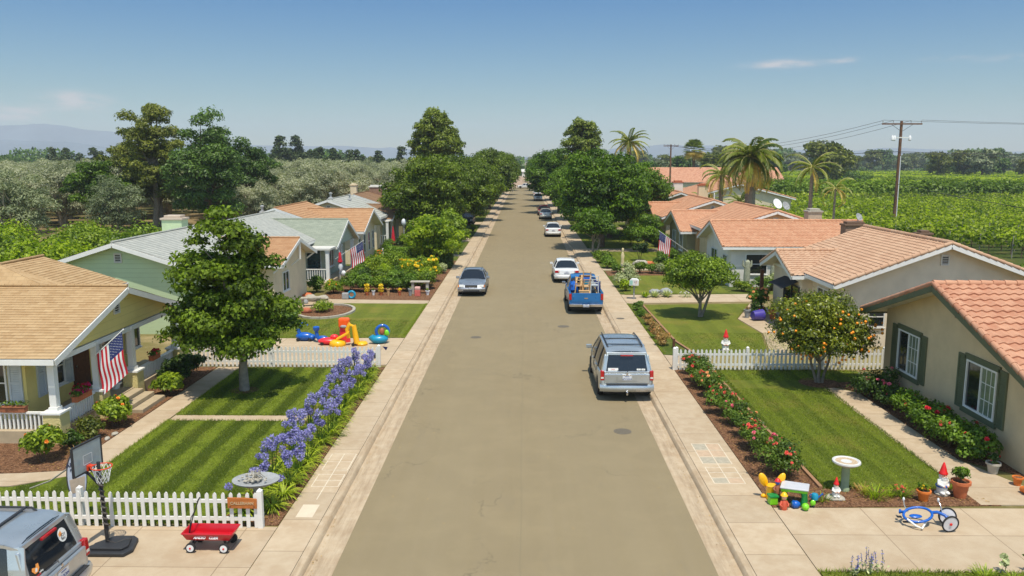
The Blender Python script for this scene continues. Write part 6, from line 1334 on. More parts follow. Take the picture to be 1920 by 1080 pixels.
# ================= basketball hoop =================
hp = thing('basketball_hoop', 'portable basketball hoop on a black base beside the front fence', 'basketball hoop', (-8.95, 16.05, .124))
mb = MB(); mb.poly_prism([(-.36, -.42, 0), (.52, -.42, 0), (.62, -.2, 0), (.50, .30, 0), (.36, .42, 0), (-.05, .42, 0), (-.40, -.1, 0)], (0, 0, .09)); mb.poly_prism([(-.25, -.3, .09), (.42, -.3, .09), (.5, -.15, .09), (.38, .26, .09), (-.02, .28, .09), (-.28, -.05, .09)], (0, 0, .055)); mb.build('base', BLACKP, hp, bevel=.03)
mb = MB(); mb.tube([(-.02, 0, .12), (-.08, 0, 1.95)], [.042, .036], 10); mb.build('pole', BLACKP, hp, smooth=60)
mb = MB(); mb.bar((-.07, .0, 1.62), (-.36, .02, 1.86), .045); mb.bar((-.06, .0, 1.40), (-.36, .02, 1.72), .04); mb.bar((-.36, .02, 1.68), (-.36, .02, 2.2), .05); mb.build('backboard_arm', BLACKP, hp)
# board faces the street (+x), tilted a little to the camera
bb = MB(); bn = Vector((.98, -.17, 0)).normalized(); be = Vector((.17, .98, 0)).normalized(); bc = Vector((-.32, .02, 2.06))
bb.ob(bc, be*.42, bn*.012, Vector((0,0,.30))); bo = bb.build('backboard', M('grey_acrylic', C(136, 150, 154), .2, .12, 3, coat=.5), hp)
mb = MB()
for s_ in (-1, 1): mb.ob(bc+be*.43*s_, be*.022, bn*.02, (0, 0, .325)); mb.ob(bc+Vector((0,0,.312*s_)), be*.41, bn*.02, (0, 0, .02))
mb.build('backboard_frame', BLACKP, bo, bevel=.006)
mb = MB(); q = bc+bn*.014+Vector((0, 0, -.05))
for s_ in (-1, 1): mb.ob(q+be*.13*s_, be*.008, bn*.001, (0, 0, .1)); mb.ob(q+Vector((0,0,.1*s_)), be*.122, bn*.001, (0, 0, .008))
mb.build('target_square', SHUTM, bo)
rc = bc+bn*.33+Vector((0, 0, -.20)); mb = MB(); mb.torus(rc, .205, .013, 28, 8); mb.bar(bc+bn*.02+Vector((0,0,-.2)), rc-bn*.2, .10, .03); mb.ob(bc+bn*.03+Vector((0,0,-.24)), be*.06, bn*.015, (0,0,.06)); mb.build('rim', M('hoop_orange', C(206, 66, 34), .45, .08, 8), hp, smooth=50)
mb = MB()
for i in range(12):
    for sg_ in (-1, 1):
        pts = []
        for j in range(5): a = 2*PI*i/12+sg_*j*.26; r_ = .2-.085*(j/4)**.8; pts.append(rc+Vector((r_*math.cos(a), r_*math.sin(a), -.085*j)))
        mb.tube(pts, .006, 4, cap=False)
mb.build('net', CLOTHW, hp)
mb = MB(); P = []
for i in range(60): a = i*.9; P.append((-.03-.05*(1-i/60)+.045*math.cos(a)+.03, .03*math.sin(a)-.03, 1.55-i*.018))
mb.tube(P, .022, 5); mb.tube([(.02, 0, .5), (.05, -.02, .3), (-.0, -.05, .2), (.2, -.1, .17), (.35, .0, .2), (.45, .1, .16)], .008, 5); mb.build('chain_wrap', M('chain_dark', C(72, 66, 60), .5, .3, 20), hp)
# round painted sign board behind the hoop
rs_ = thing('garden_sign', 'oval painted garden sign with a palm emblem, just behind the backboard', 'sign', (-10.35, 17.45, .13))
n_ = Vector((.75, -.66, 0)).normalized(); e_ = Vector((.66, .75, 0)).normalized(); c_ = Vector((0, 0, 1.02)); mb = MB()
mb.poly_prism([c_+e_*math.cos(a)*.22+Vector((0,0,math.sin(a)*.62)) for a in np.linspace(0, 2*PI, 33)[:-1]], n_*.02); bo = mb.build('board', M('sign_dark_edge', C(60, 56, 58), .6, .1, 8), rs_)
mb = MB(); mb.poly_prism([c_+n_*.022+e_*math.cos(a)*.20+Vector((0,0,math.sin(a)*.58)) for a in np.linspace(0, 2*PI, 33)[:-1]], n_*.003); mb.build('face', M('sign_pale', C(186, 192, 206), .6, .08, 6), bo)
mb = MB(); mb.poly_prism([c_+n_*.026+e_*a+Vector((0,0,b)) for a, b in ((-.17, -.02), (.17, -.02), (.14, -.36), (-.14, -.36))], n_*.003); mb.build('painted_scene', M('sign_sand', C(190, 170, 150), .6, .1, 8), bo)
text_obj('sign_text', 'ALOHA', .13, M('sign_ink', C(50, 54, 78), .6, .05, 8), bo, tuple(c_+n_*.03+Vector((0,0,.33))), (PI/2, 0, math.atan2(e_.y, e_.x)), .002, .004)
text_obj('sign_text', 'FAMILY', .085, MATS['sign_ink'], bo, tuple(c_+n_*.03+Vector((0,0,.2))), (PI/2, 0, math.atan2(e_.y, e_.x)), .002, .002)
mb = MB(); mb.tube([tuple(n_*-.01), tuple(n_*-.01+Vector((0,0,.45)))], .02, 6); mb.build('post', DARK, rs_)
mb = MB(); mb.tube([(-1.9, 1.2, .35), (-1.0, .6, .8), (-.2, .1, 1.35), (.35, .2, 1.5)], [.018, .022, .02, .012], 6); o = mb.build('stick', STONE, None, org=None); o.location = (-10.35, 17.45, .0); tag(o, 'long pale stick leaning past the oval garden sign', 'stick')
# ================= red wagon =================
wg = thing('toy_wagon', 'red toy wagon with white hubbed wheels before the picket fence', 'wagon', (-6.73, 16.1, .124), -.02)
mb = MB(); L_, W_ = .52, .24
def ring(l, w, z): return [(-l, -w, z), (l, -w, z), (l, w, z), (-l, w, z)]
R0, R1, R2, R3 = ring(.46, .19, .26), ring(.54, .245, .42), ring(.52, .225, .42), ring(.445, .175, .275)
mb.add(R0+R1+R2+R3, [(0,3,2,1)]+[(i, (i+1)%4, 4+(i+1)%4, 4+i) for i in range(4)]+[(8+i, 8+(i+1)%4, 12+(i+1)%4, 12+i) for i in range(4)]+[(12,13,14,15)]+[(4+i, 4+(i+1)%4, 8+(i+1)%4, 8+i) for i in range(4)])
for i in range(4): p, q = R1[i], R1[(i+1) % 4]; mb.tube([p, q], .016, 6)
ty = mb.build('tray', WAGRED, wg, smooth=35)
text_obj('lettering', 'ANDIO', .078, CLOTHW, ty, (-.16, -.232, .335), (R(68), 0, 0), .002, .003, shear=.25); text_obj('lettering', 'CLIER', .078, CLOTHW, ty, (.14, -.232, .335), (R(68), 0, 0), .002, .003, shear=.25)
for x in (-.36, .36):
    mb = MB(); mb.bar((x, -.2, .12), (x, .2, .12), .03); mb.bar((x, -.12, .13), (x*.9, -.12, .26), .04); mb.bar((x, .12, .13), (x*.9, .12, .26), .04); mb.build('axle', BLACKP, wg)
    for y in (-.24, .24):
        mb = MB(); mb.lathe([(.08, -.032), (.105, -.028), (.11, .0), (.105, .028), (.08, .032)], 20, (0,0,0), 'y'); w_ = mb.build('wheel', RUBBER, wg, smooth=40); w_.location = (x, y, .11)
        sgn = -1 if y < 0 else 1; mb = MB(); mb.lathe([(.079, sgn*.02), (.078, sgn*.034), (.001, sgn*.036)], 18, (0,0,0), 'y'); h_ = mb.build('hub', CLOTHW, w_, smooth=40)
        mb = MB(); mb.lathe([(.022, sgn*.036), (.02, sgn*.046), (.001, sgn*.048)], 10, (0,0,0), 'y'); mb.build('hub_cap', P_RED, w_)
mb = MB(); mb.tube([(-.50, .0, .22), (-.46, .02, .42), (-.40, .05, .68), (-.28, .08, 1.02)], .012, 6); mb.tube([(-.50, .0, .24), (-.44, -.03, .50), (-.42, 0, .68), (-.36, .06, .80), (-.28, .08, 1.02)], .010, 6); mb.bar((-.30, .08, 1.0), (-.24, .09, 1.1), .03); mb.build('handle', BLACKP, wg)
# ================= birdbaths =================
bl = thing('birdbath', 'weathered grey birdbath full of shells and twigs by the agapanthus', 'birdbath', (-6.28, 17.75, .13))
mb = MB(); mb.lathe([(.17, 0), (.15, .05), (.07, .12), (.055, .5), (.09, .68), (.16, .72)], 16); mb.build('pedestal', STONEG, bl, smooth=40)
mb = MB(); mb.lathe([(.12, .70), (.34, .76), (.50, .84), (.525, .875), (.49, .885), (.36, .83), (.001, .79)], 28, sx=1.05, sy=.85); ba = mb.build('basin', STONEG, bl, smooth=40)
mb = MB(); rng = np.random.default_rng(5)
for i in range(34): mb.ball((rng.normal()*.15-.03, rng.normal()*.1, .86+rng.random()*.05), rng.uniform(.02, .05), rng.uniform(.02, .06), rng.uniform(.015, .04), 6, 4, i, .2)
for i in range(16): a = rng.uniform(0, 6.28); mb.tube([(rng.normal()*.1, rng.normal()*.06, .88), (rng.normal()*.12, rng.normal()*.08, 1.0), (.15*math.cos(a), .1*math.sin(a), 1.06+rng.random()*.08)], [.01, .008, .004], 4)
mb.build('debris', STONE, ba)
br_ = thing('birdbath', 'white rimmed birdbath on a sage green column at the right lawn corner', 'birdbath', (8.14, 19.35, .13))
mb = MB(); mb.lathe([(.115, 0), (.115, .08), (.10, .10), (.098, .62), (.12, .66)], 12); mb.build('pedestal', M('sage_column', C(138, 152, 118), .8, .1, 6, .2, 30), br_, smooth=40)
mb = MB(); mb.lathe([(.14, .64), (.27, .70), (.345, .755), (.34, .79), (.30, .80), (.265, .775)], 28); mb.build('basin', M('pale_basin', k(C(214, 212, 208), .85), .7, .06, 6), br_, smooth=40)
mb = MB(); mb.lathe([(.266, .77), (.265, .778), (.001, .772)], 24); mb.build('seed_bed', M('seed_bed', C(182, 160, 132), .95, .25, 30, .5, 60), br_)
# ================= flags =================
def flag(label, base, tip, hang, W_=1.0, Hh=.62, seed=1, cat='flag'):
    """pole from base to tip; cloth hangs from the upper part of the pole"""
    b, t_ = Vector(base), Vector(tip); t = thing('flag', label, cat, tuple(b)); d = t_-b; L = d.length; u = d/L
    mb = MB(); mb.tube([(0,0,0), tuple(d)], .016, 6); mb.ball(tuple(d+u*.02), .03, n=6, m=4); mb.build('pole', WHITE, t)
    top = d-u*.05; bot = d-u*(.05+Hh); nu, nv = 27, 27; G_ = {}
    hv = Vector(hang)
    def pt(s, q):      # s along the fly (0 hoist), q across (0 = top stripe edge)
        p = top+(bot-top)*q; fall = hv*s; w = math.sin(s*7+q*2+seed)*.05*s; return p+fall+Vector((w*.4, w, 0))
    stars = []
    for m, name in ((0, 'cloth'),):
        mb = MB(); mb.grid([tuple(pt(i/(nu-1), j/(nv-1))) for j in range(nv) for i in range(nu)], nu, nv)
        mi = []
        for j in range(nv-1):
            for i in range(nu-1): mi.append(2 if (i/(nu-1) < .40 and j < 14) else (1 if (j//2) % 2 == 0 else 0))
        mb.mi = mi; cl = mb.build('cloth', [CLOTHW, CLOTHR, CLOTHB], t, smooth=60)
    mb = MB()
    for r_ in range(9):
        for c_ in range(6 if r_ % 2 == 0 else 5):
            s = (.035+.065*c_+(0 if r_ % 2 == 0 else .0325))*.97; q = (.045+.055*r_); p = pt(s, q); px_ = (pt(s+.01, q)-pt(s-.01, q)).normalized(); qy = (pt(s, q+.01)-pt(s, q-.01)).normalized(); n = px_.cross(qy).normalized(); r0 = .017
            for sg_ in (-1, 1): mb.add([tuple(p+n*.004*sg_+(px_*math.cos(a)+qy*math.sin(a))*(r0 if i % 2 == 0 else r0*.45)) for i, a in enumerate(np.linspace(0, 2*PI, 11)[:-1])], [tuple(range(10))])
    mb.build('stars', CLOTHW, cl); return t
flag('american flag on the yellow bungalow porch post', (-13.78, 24.75, 2.18), (-12.95, 25.1, 2.98), (.06, .0, -1.42), 1.0, 1.02, 1)
flag('american flag beside the sage house porch', (-12.85, 53.9, 1.75), (-10.95, 54.1, 2.98), (.10, .1, -1.35), 1.0, 1.0, 2)
flag('american flag leaning out from the peach house', (13.5, 63.5, .9), (10.5, 62.2, 2.95), (-.1, 0, -1.5), 1.0, 1.25, 3)
# ================= pots, gnomes, toys on the right =================
def pot(name, label, x, y, z, r, h, m, rim=1.12, soil=True, plant=None, loc=None, cat='flower pot'):
    t = thing(name, label, cat, (x, y, z)); mb = MB(); mb.lathe([(r*.66, 0), (r*.92, h*.82), (r*rim, h*.83), (r*rim, h), (r*.9, h), (r*.86, h*.86), (.001, h*.86)], 18); mb.build('pot', m, t, smooth=35)
    if soil: mb = MB(); mb.lathe([(r*.87, h*.84), (r*.85, h*.9), (.001, h*.92)], 14); mb.build('soil', MULCH, t)
    if plant: plant(t, h*.9)
    return t
def pleaves(m, rx, hh, n, sz, seed, bloom=None, nb=0, bs=.03):
    def f(t, z):
        rng = np.random.default_rng(seed); c, r = blobs(rng, 7, ellipsoid(0, 0, z+hh*.5, rx*.6, rx*.6, hh*.4), rx*.3, rx*.5, .3); V, lv = crown_leaves(rng, c, r, n, sz, .55, .4, .9, .3); npmesh('leaves', V, 4, m, lv, t)
        mb = MB()
        for i in range(5): mb.tube([(0, 0, z-.02), tuple(c[i]*np.array([.6, .6, 1])), tuple(c[i])], [.01, .008, .003], 4)
        mb.build('stem', BARKD, t)
        if bloom:
            me = bloom_mesh(bs, bloom, seed % 3)
            for i in range(nb): j = rng.integers(0, 7); d = unit(rng.normal(size=3)); d[2] = abs(d[2]); o = link_mesh('bloom', me, t); o.location = c[j]+d*r[j]; o.rotation_euler = Vector(d).to_track_quat('Z', 'Y').to_euler()
    return f
pot('flower_pot', 'bright orange pot with small yellow flowers, right mulch bed', 9.84, 18.78, .13, .155, .26, ORANGEP, plant=pleaves(L_LIME, .16, .2, 260, .06, 1, F_YEL, 5, .03))
pot('flower_pot', 'large cracked terracotta pot with a leafy plant, right mulch bed', 10.85, 19.0, .13, .21, .42, TERRA, plant=pleaves(L_BUSH, .30, .46, 700, .09, 2))
pot('flower_pot', 'cream pot with dark plant against the tan stucco wall', 12.55, 20.55, .13, .17, .30, STONE, plant=pleaves(L_BUSHD, .2, .35, 260, .08, 3, F_RED, 3, .03))
pot('flower_pot', 'upright small terracotta pot beside the cream pot', 12.72, 19.75, .13, .12, .22, ORANGEP, soil=True)
o = pot('flower_pot', 'tipped over terracotta pot beside loose stones', 12.55, 19.3, .22, .11, .2, ORANGEP, soil=False); o.rotation_euler = (R(80), 0, .3)
rng = np.random.default_rng(3)
for i, lb in enumerate(('pale flat stone by the tan house corner, leftmost', 'pinkish round stone behind the tipped pot', 'largest pale stone right of the tipped pot', 'small brown stone nearest the driveway', 'grey stone touching the house corner')):
    mb = MB(); x, y = ((12.75, 19.2), (12.9, 19.6), (12.95, 19.25), (12.85, 18.95), (13.05, 19.75))[i]; r_ = (.1, .09, .15, .07, .09)[i]; mb.ball((x, y, .12+r_*.4), r_, r_*.8, r_*.55, 8, 6, i, .15); o = mb.build('stone', (STONE, TERRA, STONE, TERRA, STONEG)[i], None, smooth=60); tag(o, lb, 'stone')
def gnome(label, x, y, z, s, rz=0, blue=True, sit=False):
    t = thing('garden_gnome', label, 'garden gnome', (x, y, z), rz); t.scale = (s,)*3
    mb = MB(); mb.lathe([(.17, 0), (.175, .03), (.12, .05)], 14); mb.build('plinth', STONE, t, smooth=40)
    mb = MB(); mb.lathe([(.12, .05), (.135, .12), (.14, .22), (.13, .32), (.09, .42), (.05, .46)], 14, sy=.9)
    for q in (-1, 1): mb.tube([(q*.10, 0, .40), (q*.155, -.04, .30), (q*.06, -.13, .25)], [.045, .04, .03], 8); mb.ball((q*.07, -.11, .075), .06, .09, .045, 8, 6)
    mb.build('coat', BEARD, t, smooth=60)
    mb = MB(); mb.torus((0, 0, .24), .135, .035 if blue else .018, 16, 6, sy=.9); mb.build('belt', P_BLUE if blue else WOODD, t, smooth=60)
    mb = MB(); mb.ball((0, -.01, .50), .085, .085, .09, 12, 9); mb.ball((0, -.095, .50), .022, .025, .02, 8, 6)
    for q in (-1, 1): mb.ball((q*.085, 0, .5), .015, .018, .025, 6, 5); mb.ball((q*.05, -.135, .25), .03, n=8, m=6)
    mb.build('head', SKIN, t, smooth=60)
    mb = MB()
    for q in (-1, 1): mb.ball((q*.032, -.082, .525), .011, n=6, m=4)
    mb.build('eyes', DARK, t)
    mb = MB(); mb.lathe([(.07, .47), (.085, .43), (.06, .36), (.02, .28)], 10, (0, -.06, 0), sy=.55); mb.ball((-.03, -.098, .478), .03, .012, .012, 7, 5); mb.ball((.03, -.098, .478), .03, .012, .012, 7, 5); mb.lathe([(.092, .53), (.095, .47), (.08, .43)], 12, (0, .015, 0)); mb.build('beard', BEARD, t, smooth=60)
    mb = MB(); mb.lathe([(.108, .545), (.112, .565), (.09, .60), (.06, .72), (.02, .84), (.003, .86)], 14); mb.build('hat', HATR, t, smooth=60)
    return t
gnome('white bearded garden gnome left of the birdbath, red hat', 7.72, 18.85, .16, .62, .0, False)
gnome('taller white garden gnome with blue belt and red hat beside the terracotta pot', 10.48, 19.15, .13, .98, .2, True)
gnome('garden gnome with tall red hat peeking over the right picket fence', 8.85, 34.4, .13, 1.12, -.1, False)
mb = MB(); mb.ball((7.72, 18.88, .135), .24, .2, .06, 9, 6, 3, .15); o = mb.build('flat_rock', STONE, None, smooth=60); tag(o, 'flat pale rock beneath the small white gnome', 'rock')
# toy picnic table, chair, ball and bits
tt = thing('toy_table', 'childs plastic table with pale grey top and green legs', 'toy table', (6.62, 18.62, .124), -.25)
mb = MB(); mb.poly_prism([(-.36, -.22, .40), (.30, -.26, .40), (.36, .18, .40), (-.28, .26, .40)], (0, 0, .045)); mb.build('tabletop', P_GREY, tt, bevel=.02)
mb = MB(); mb.poly_prism([(-.33, -.20, .33), (.28, -.235, .33), (.33, .165, .33), (-.26, .235, .33)], (0, 0, .068)); mb.build('apron', P_LIME, tt, bevel=.015)
for (x, y, m) in ((-.24, -.14, P_LIME), (.2, -.18, P_GRN), (.26, .1, P_GRN), (-.2, .18, P_LIME)): mb = MB(); mb.lathe([(.075, 0), (.06, .12), (.05, .22), (.07, .325)], 10, (x, y, 0)); mb.build('leg', m, tt, smooth=50)
tc_ = thing('toy_chair', 'yellow plastic toy chair with two rounded wings behind the toy table', 'toy chair', (6.15, 18.85, .124), 0)
mb = MB(); mb.lathe([(.15, 0), (.14, .3), (.15, .34)], 12); mb.build('seat', P_YEL, tc_, smooth=50)
for q in (-1, 1): mb = MB(); mb.ball((q*.15, .05, .50), .10, .05, .19, 12, 8); mb.xf(Matrix.Translation((q*.1, .05, .34)) @ Matrix.Rotation(q*.45, 4, 'Y') @ Matrix.Translation((-q*.1, -.05, -.34))); mb.build('wing_back', P_YEL, tc_, smooth=60)
def figure(label, x, y, z, s, body, head, hat, rz=0):
    t = thing('toy_figure', label, 'toy figure', (x, y, z), rz); t.scale = (s,)*3
    mb = MB(); mb.lathe([(.09, 0), (.10, .06), (.07, .22), (.04, .28)], 12)
    for q in (-1, 1): mb.tube([(q*.06, 0, .23), (q*.12, -.03, .14), (q*.08, -.08, .1)], [.03, .028, .02], 7)
    mb.build('body', body, t, smooth=60); mb = MB(); mb.ball((0, -.01, .34), .07, .065, .075, 10, 8); mb.build('head', head, t, smooth=60)
    mb = MB(); mb.lathe([(.10, .385), (.09, .40), (.06, .45), (.02, .48)], 12); mb.build('hat', hat, t, smooth=60); return t
figure('small toy figure with a yellow cap and orange body before the toy table', 6.24, 18.22, .124, .9, M('toy_rust', C(196, 84, 56), .5, .1, 8), SKIN, P_YEL, .2)
figure('toy figure in blue and red cap sitting against the yellow toy chair', 6.20, 18.62, .36, .8, M('toy_brown', C(150, 90, 60), .5, .1, 8), P_BLUE, P_RED, .0)
boxthing('toy_bin', 'lime green toy bin left of the toy table', 'toy bin', 6.07, 18.52, .124, .2, .18, .22, P_LIME, .1, P_GRN)
mb = MB(); mb.ball((6.74, 18.16, .215), .09, .09, .09, 14, 10); o = mb.build('ball', P_LIME, None, smooth=60); tag(o, 'lime green ball on the driveway edge before the toy table', 'ball')
mb = MB(); mb.lathe([(.07, -.09), (.09, -.03), (.09, .04), (.05, .1)], 12, (6.55, 18.3, .215), 'x'); mb.torus((6.5, 18.3, .215), .085, .02, 14, 6, 'x'); o = mb.build('toy_drum', P_BLUE, None, smooth=50); tag(o, 'dark blue toy drum beneath the toy table', 'toy')
wp = thing('toy_watering_can', 'blue toy watering can at the right end of the toy table', 'toy', (7.12, 18.62, .2)); mb = MB(); mb.lathe([(.08, 0), (.085, .12), (.06, .15)], 12); mb.build('body', P_TEAL, wp, smooth=50); mb = MB(); mb.tube([(.07, 0, .03), (.16, 0, .12), (.2, 0, .15)], [.02, .015, .03], 8); mb.build('spout', P_BLUE, wp, smooth=50); mb = MB(); mb.torus((-.07, 0, .09), .05, .01, 12, 5, 'y'); mb.build('handle', P_BLUE, wp)
sh_ = thing('toy_shovel', 'lime toy scoop with dark handle at the table leg', 'toy', (6.98, 18.34, .13)); mb = MB(); mb.ball((0, 0, .1), .07, .04, .08, 10, 7); mb.build('scoop', P_LIME, sh_, smooth=60); mb = MB(); mb.bar((0, 0, .03), (.02, -.03, -.0), .05, .06); mb.build('handle', DARK, sh_)
mb = MB(); mb.ball((5.96+.0, 18.9, .17), .07, .06, .05, 10, 7); o = mb.build('toy_cup', P_YEL, None, smooth=60); tag(o, 'little yellow cup lying left of the yellow toy chair', 'toy')
# ================= tricycle lying on the driveway =================
tk = thing('tricycle', 'blue tricycle with white disc wheels tipped over on the right driveway', 'tricycle', (9.33, 17.35, .123), 0)
mb = MB(); pts = [(-.28+.31*math.cos(a), .10+.21*math.sin(a), .24+.09*math.sin(a+.6)) for a in np.linspace(.2, 2*PI+.2, 26)]; mb.tube(pts, .03, 8); mb.tube([(.02, .12, .28), (.14, .06, .32), (.26, -.04, .29), (.33, -.16, .20)], [.038, .04, .038, .03], 8); mb.tube([(-.56, .2, .27), (-.62, .25, .22), (-.58, .32, .25)], .03, 7); mb.build('frame', P_BLUE, tk, smooth=60)
mb = MB(); mb.tube([(-.56, .0, .18), (-.44, -.16, .09), (-.32, -.22, .05), (-.16, -.04, .12), (.04, .06, .24)], .024, 7); mb.build('chain_guard', WHITE, tk, smooth=60)
mb = MB(); mb.ball((-.30, .15, .18), .15, .09, .035, 12, 6); mb.build('seat', P_BLUE, tk, smooth=60)
for (x, y, tilt, yaw_) in ((.26, -.30, .10, .12), (.40, .10, -.22, -.15)):
    mb = MB(); mb.torus((0,0,0), .185, .02, 26, 8, 'y'); w_ = mb.build('wheel', RUBBER, tk, smooth=60); w_.location = (x, y, .204); w_.rotation_euler = (tilt, 0, yaw_)
    mb = MB(); mb.lathe([(.172, -.008), (.172, .008)], 22, (0,0,0), 'y'); mb.build('disc', M('disc_white', k(C(214, 212, 216), .85), .5, .08, 8), w_, smooth=40)
    mb = MB(); mb.lathe([(.035, -.02), (.03, -.035), (.001, -.04)], 8, (0,0,0), 'y'); mb.build('hub', CHROME if y > 0 else P_RED, w_)
mb = MB(); mb.tube([(.28, -.28, .2), (.33, -.1, .22), (.38, .09, .2)], .018, 6); mb.build('axle', CHROME, tk)
mb = MB(); mb.tube([(.24, .0, .28), (.26, .14, .38), (.28, .24, .44), (.25, .28, .50)], .014, 6); mb.tube([(-.42, .28, .22), (-.48, .36, .36), (-.48, .40, .46)], .015, 6); mb.build('handlebar', CHROME, tk, smooth=60)
for p in ((.255, .28, .52), (-.48, .40, .48)): mb = MB(); mb.ball(p, .028, .028, .05, 8, 6); mb.build('grip', CLOTHW, tk, smooth=60)
for p in ((-.66, .18, .15), (-.58, .04, .09)): mb = MB(); mb.ob(p, (.05, 0, 0), (0, .03, 0), (0, 0, .012)); mb.build('pedal', DARK, tk)
# ================= flower strip of agapanthus =================
def agapanthus(seed, nflow):
    rng = np.random.default_rng(seed); t = thing('agapanthus', 'agapanthus', 'flowering plant', (0, 0, .124), 0, 'agapanthus in the strip along the left pavement')
    V = []; n = 110
    for i in range(n):
        a = rng.uniform(0, 2*PI); L = rng.uniform(.38, .66); el = rng.uniform(.55, 1.35); d = np.array([math.cos(a), math.sin(a), 0]); sd = np.array([-d[1], d[0], 0])*.017; p = d*rng.uniform(.02, .1)+np.array([0, 0, 0]); e = el; m = 5; prev = p
        for j in range(m):
            q = prev+(d*math.cos(e)+np.array([0,0,math.sin(e)]))*L/m; w0 = 1-(j/m)**2*.6; w1 = 1-((j+1)/m)**2*.9
            V += [prev-sd*w0, prev+sd*w0, q+sd*w1, q-sd*w1]; prev = q; e -= rng.uniform(.28, .42)
    V = np.array(V); V[:, 2] = np.maximum(V[:, 2], .012)
    npmesh('leaves', V, 4, L_AGA, np.repeat(rng.uniform(.1, 1, n), 5), t)
    for i in range(nflow):
        a = rng.uniform(0, 2*PI); r_ = rng.uniform(.02, .34); h = rng.uniform(.55, .98); p = np.array([math.cos(a)*r_, math.sin(a)*r_, h]); s = rng.uniform(.085, .12); m = 100
        d = unit(rng.normal(size=(m, 3))); P = d*s*rng.uniform(.6, 1.05, m)[:, None]; N = unit(rng.normal(size=(m, 3))+d*.4)
        o = npmesh('flower_head', leafquads(P, N, .058, .62, rng, .25, d), 4, F_PURP, rng.uniform(0, 1, m), t); o.location = tuple(p)
        mb = MB(); mb.tube([(-p[0]*.8, -p[1]*.8, -h), (-p[0]*.3, -p[1]*.3, -h*.5), (0, 0, -.02)], .007, 4); mb.build('stalk', L_AGA, o)
    return t
AG = [agapanthus(3, 5), agapanthus(4, 7), agapanthus(5, 5), agapanthus(6, 1)]
rng = np.random.default_rng(2); seen = set(); ai = 0
for j in range(18):
    for c_ in range(2):
        y = 17.7+j*.745+(.3 if c_ else 0); x = (-6.0 if c_ else -6.6)+rng.normal()*.05; kd = 3 if j < 1 or (j == 1 and c_) else ai % 3
        side_ = 'kerb' if c_ else 'lawn'; lb = (f'agapanthus with few blooms, {orient(j+1)} from the front fence, {side_} side' if kd == 3 else f'violet blue agapanthus in bloom, {orient(j+1)} from the front fence, {side_} side')
        s = rng.uniform(.88, 1.12)
        if kd in seen: o = copy_tree(AG[kd], None, (x, y, .124), rng.uniform(0, 6.28), s, lb)
        else: o = AG[kd]; seen.add(kd); o.location = (x, y, .124); o.scale = (s,)*3; o['label'] = lb
        ai += 1
# ================= right hand rose bed =================
ROSES = [((6.82, 20.25), .60, 1.02, 'biggest rose bush, nearest the toy table, few coral blooms', F_CORAL, 9), ((6.75, 21.25), .52, .92, 'rose bush with salmon pink blooms, second from the toys', F_PINK, 13), ((6.72, 22.35), .50, .86, 'rose bush beside the top of the chalk hopscotch', F_CORAL, 12), ((6.74, 23.4), .48, .82, 'rose bush just beyond the hopscotch chalk, orange blooms', F_PEACH, 11), ((6.70, 24.45), .5, .82, 'rose bush with pink and coral blooms in mid bed', F_PINK, 12), ((6.68, 25.5), .48, .8, 'coral rose bush in the middle of the kerbside bed', F_CORAL, 12),
         ((6.68, 26.5), .48, .8, 'rose bush right behind the parked minivan, orange blooms', F_CORAL, 11), ((6.66, 27.5), .5, .82, 'rose bush level with the back of the silver minivan', F_PEACH, 11), ((6.64, 28.5), .5, .85, 'coral rose bush third from the right picket fence', F_CORAL, 13), ((6.66, 29.5), .52, .9, 'rose bush second from the right picket fence', F_CORAL, 14), ((6.62, 30.45), .5, .95, 'rose bush touching the right picket fence post', F_CORAL, 14)]
for i, ((x, y), r_, h, lb, fm_, nb_) in enumerate(ROSES):
    make_bush('rose_bush', lb, 'rose bush', (x+.06*math.sin(i*2.1), y, .124), 200+i, r_*(1.1+.16*math.sin(i*1.7)), r_*1.08, h*(1+.1*math.sin(i*2.9)), 2600, .075, L_ROSE, .62, 'roses along the right pavement', fm_, nb_+8, .058, 16)
HB = [((12.40, 27.50), .78, .95, 'bush with large pink blooms under the far green shuttered window', F_PINK, 9, L_BUSHD), ((12.43, 26.30), .5, .7, 'small dark bush between the two shuttered windows', F_PINK, 2, L_BUSHD), ((12.40, 24.90), .62, .95, 'red flowering bush left of the near shuttered window', F_RED, 9, L_BUSH), ((12.38, 23.75), .66, 1.0, 'red flowering bush under the near shuttered window', F_RED, 8, L_BUSH), ((12.42, 22.60), .68, .98, 'red flowering bush right under the near window corner', F_CORAL, 8, L_BUSH), ((12.48, 21.55), .6, .9, 'last red flowering bush before the cream pot', F_RED, 5, L_BUSH)]
for i, ((x, y), r_, h, lb, fm_, nb_, lm) in enumerate(HB):
    make_bush('flowering_bush', lb, 'bush', (x, y, .124), 230+i, r_*1.12, r_*1.12, h, 4200, .10, lm, .6, 'bushes along the tan stucco wall', fm_, nb_+5, .07, 18)
DR = [((6.3, 35.4), .38, .62, 'faded rose bush nearest the fence on the second lot'), ((6.28, 36.9), .36, .62, 'brownish rose bush, second of the faded row'), ((6.3, 38.4), .34, .6, 'faded pink rose bush, third of the faded row'), ((6.28, 40.0), .34, .55, 'faded rose bush beside the water meter lid'), ((6.3, 42.2), .32, .5, 'low green bush in the faded rose row'), ((6.32, 44.0), .34, .5, 'green bush at the far end of the faded rose row')]
for i, ((x, y), r_, h, lb) in enumerate(DR): make_bush('rose_bush', lb, 'rose bush', (x, y, .124), 250+i, r_, r_, h, 1300, .075, L_DRY if i < 4 else L_BUSH, .6, 'faded roses of the second right lot', F_PEACH if i < 4 else None, 8 if i < 4 else 0, .045, 10)
mb = MB(); mb.box(6.62, 6.72, 34.8, 34.9, .1, .55); o = mb.build('stake', WOODD, None); tag(o, 'short wooden stake beside the nearest faded rose', 'stake')
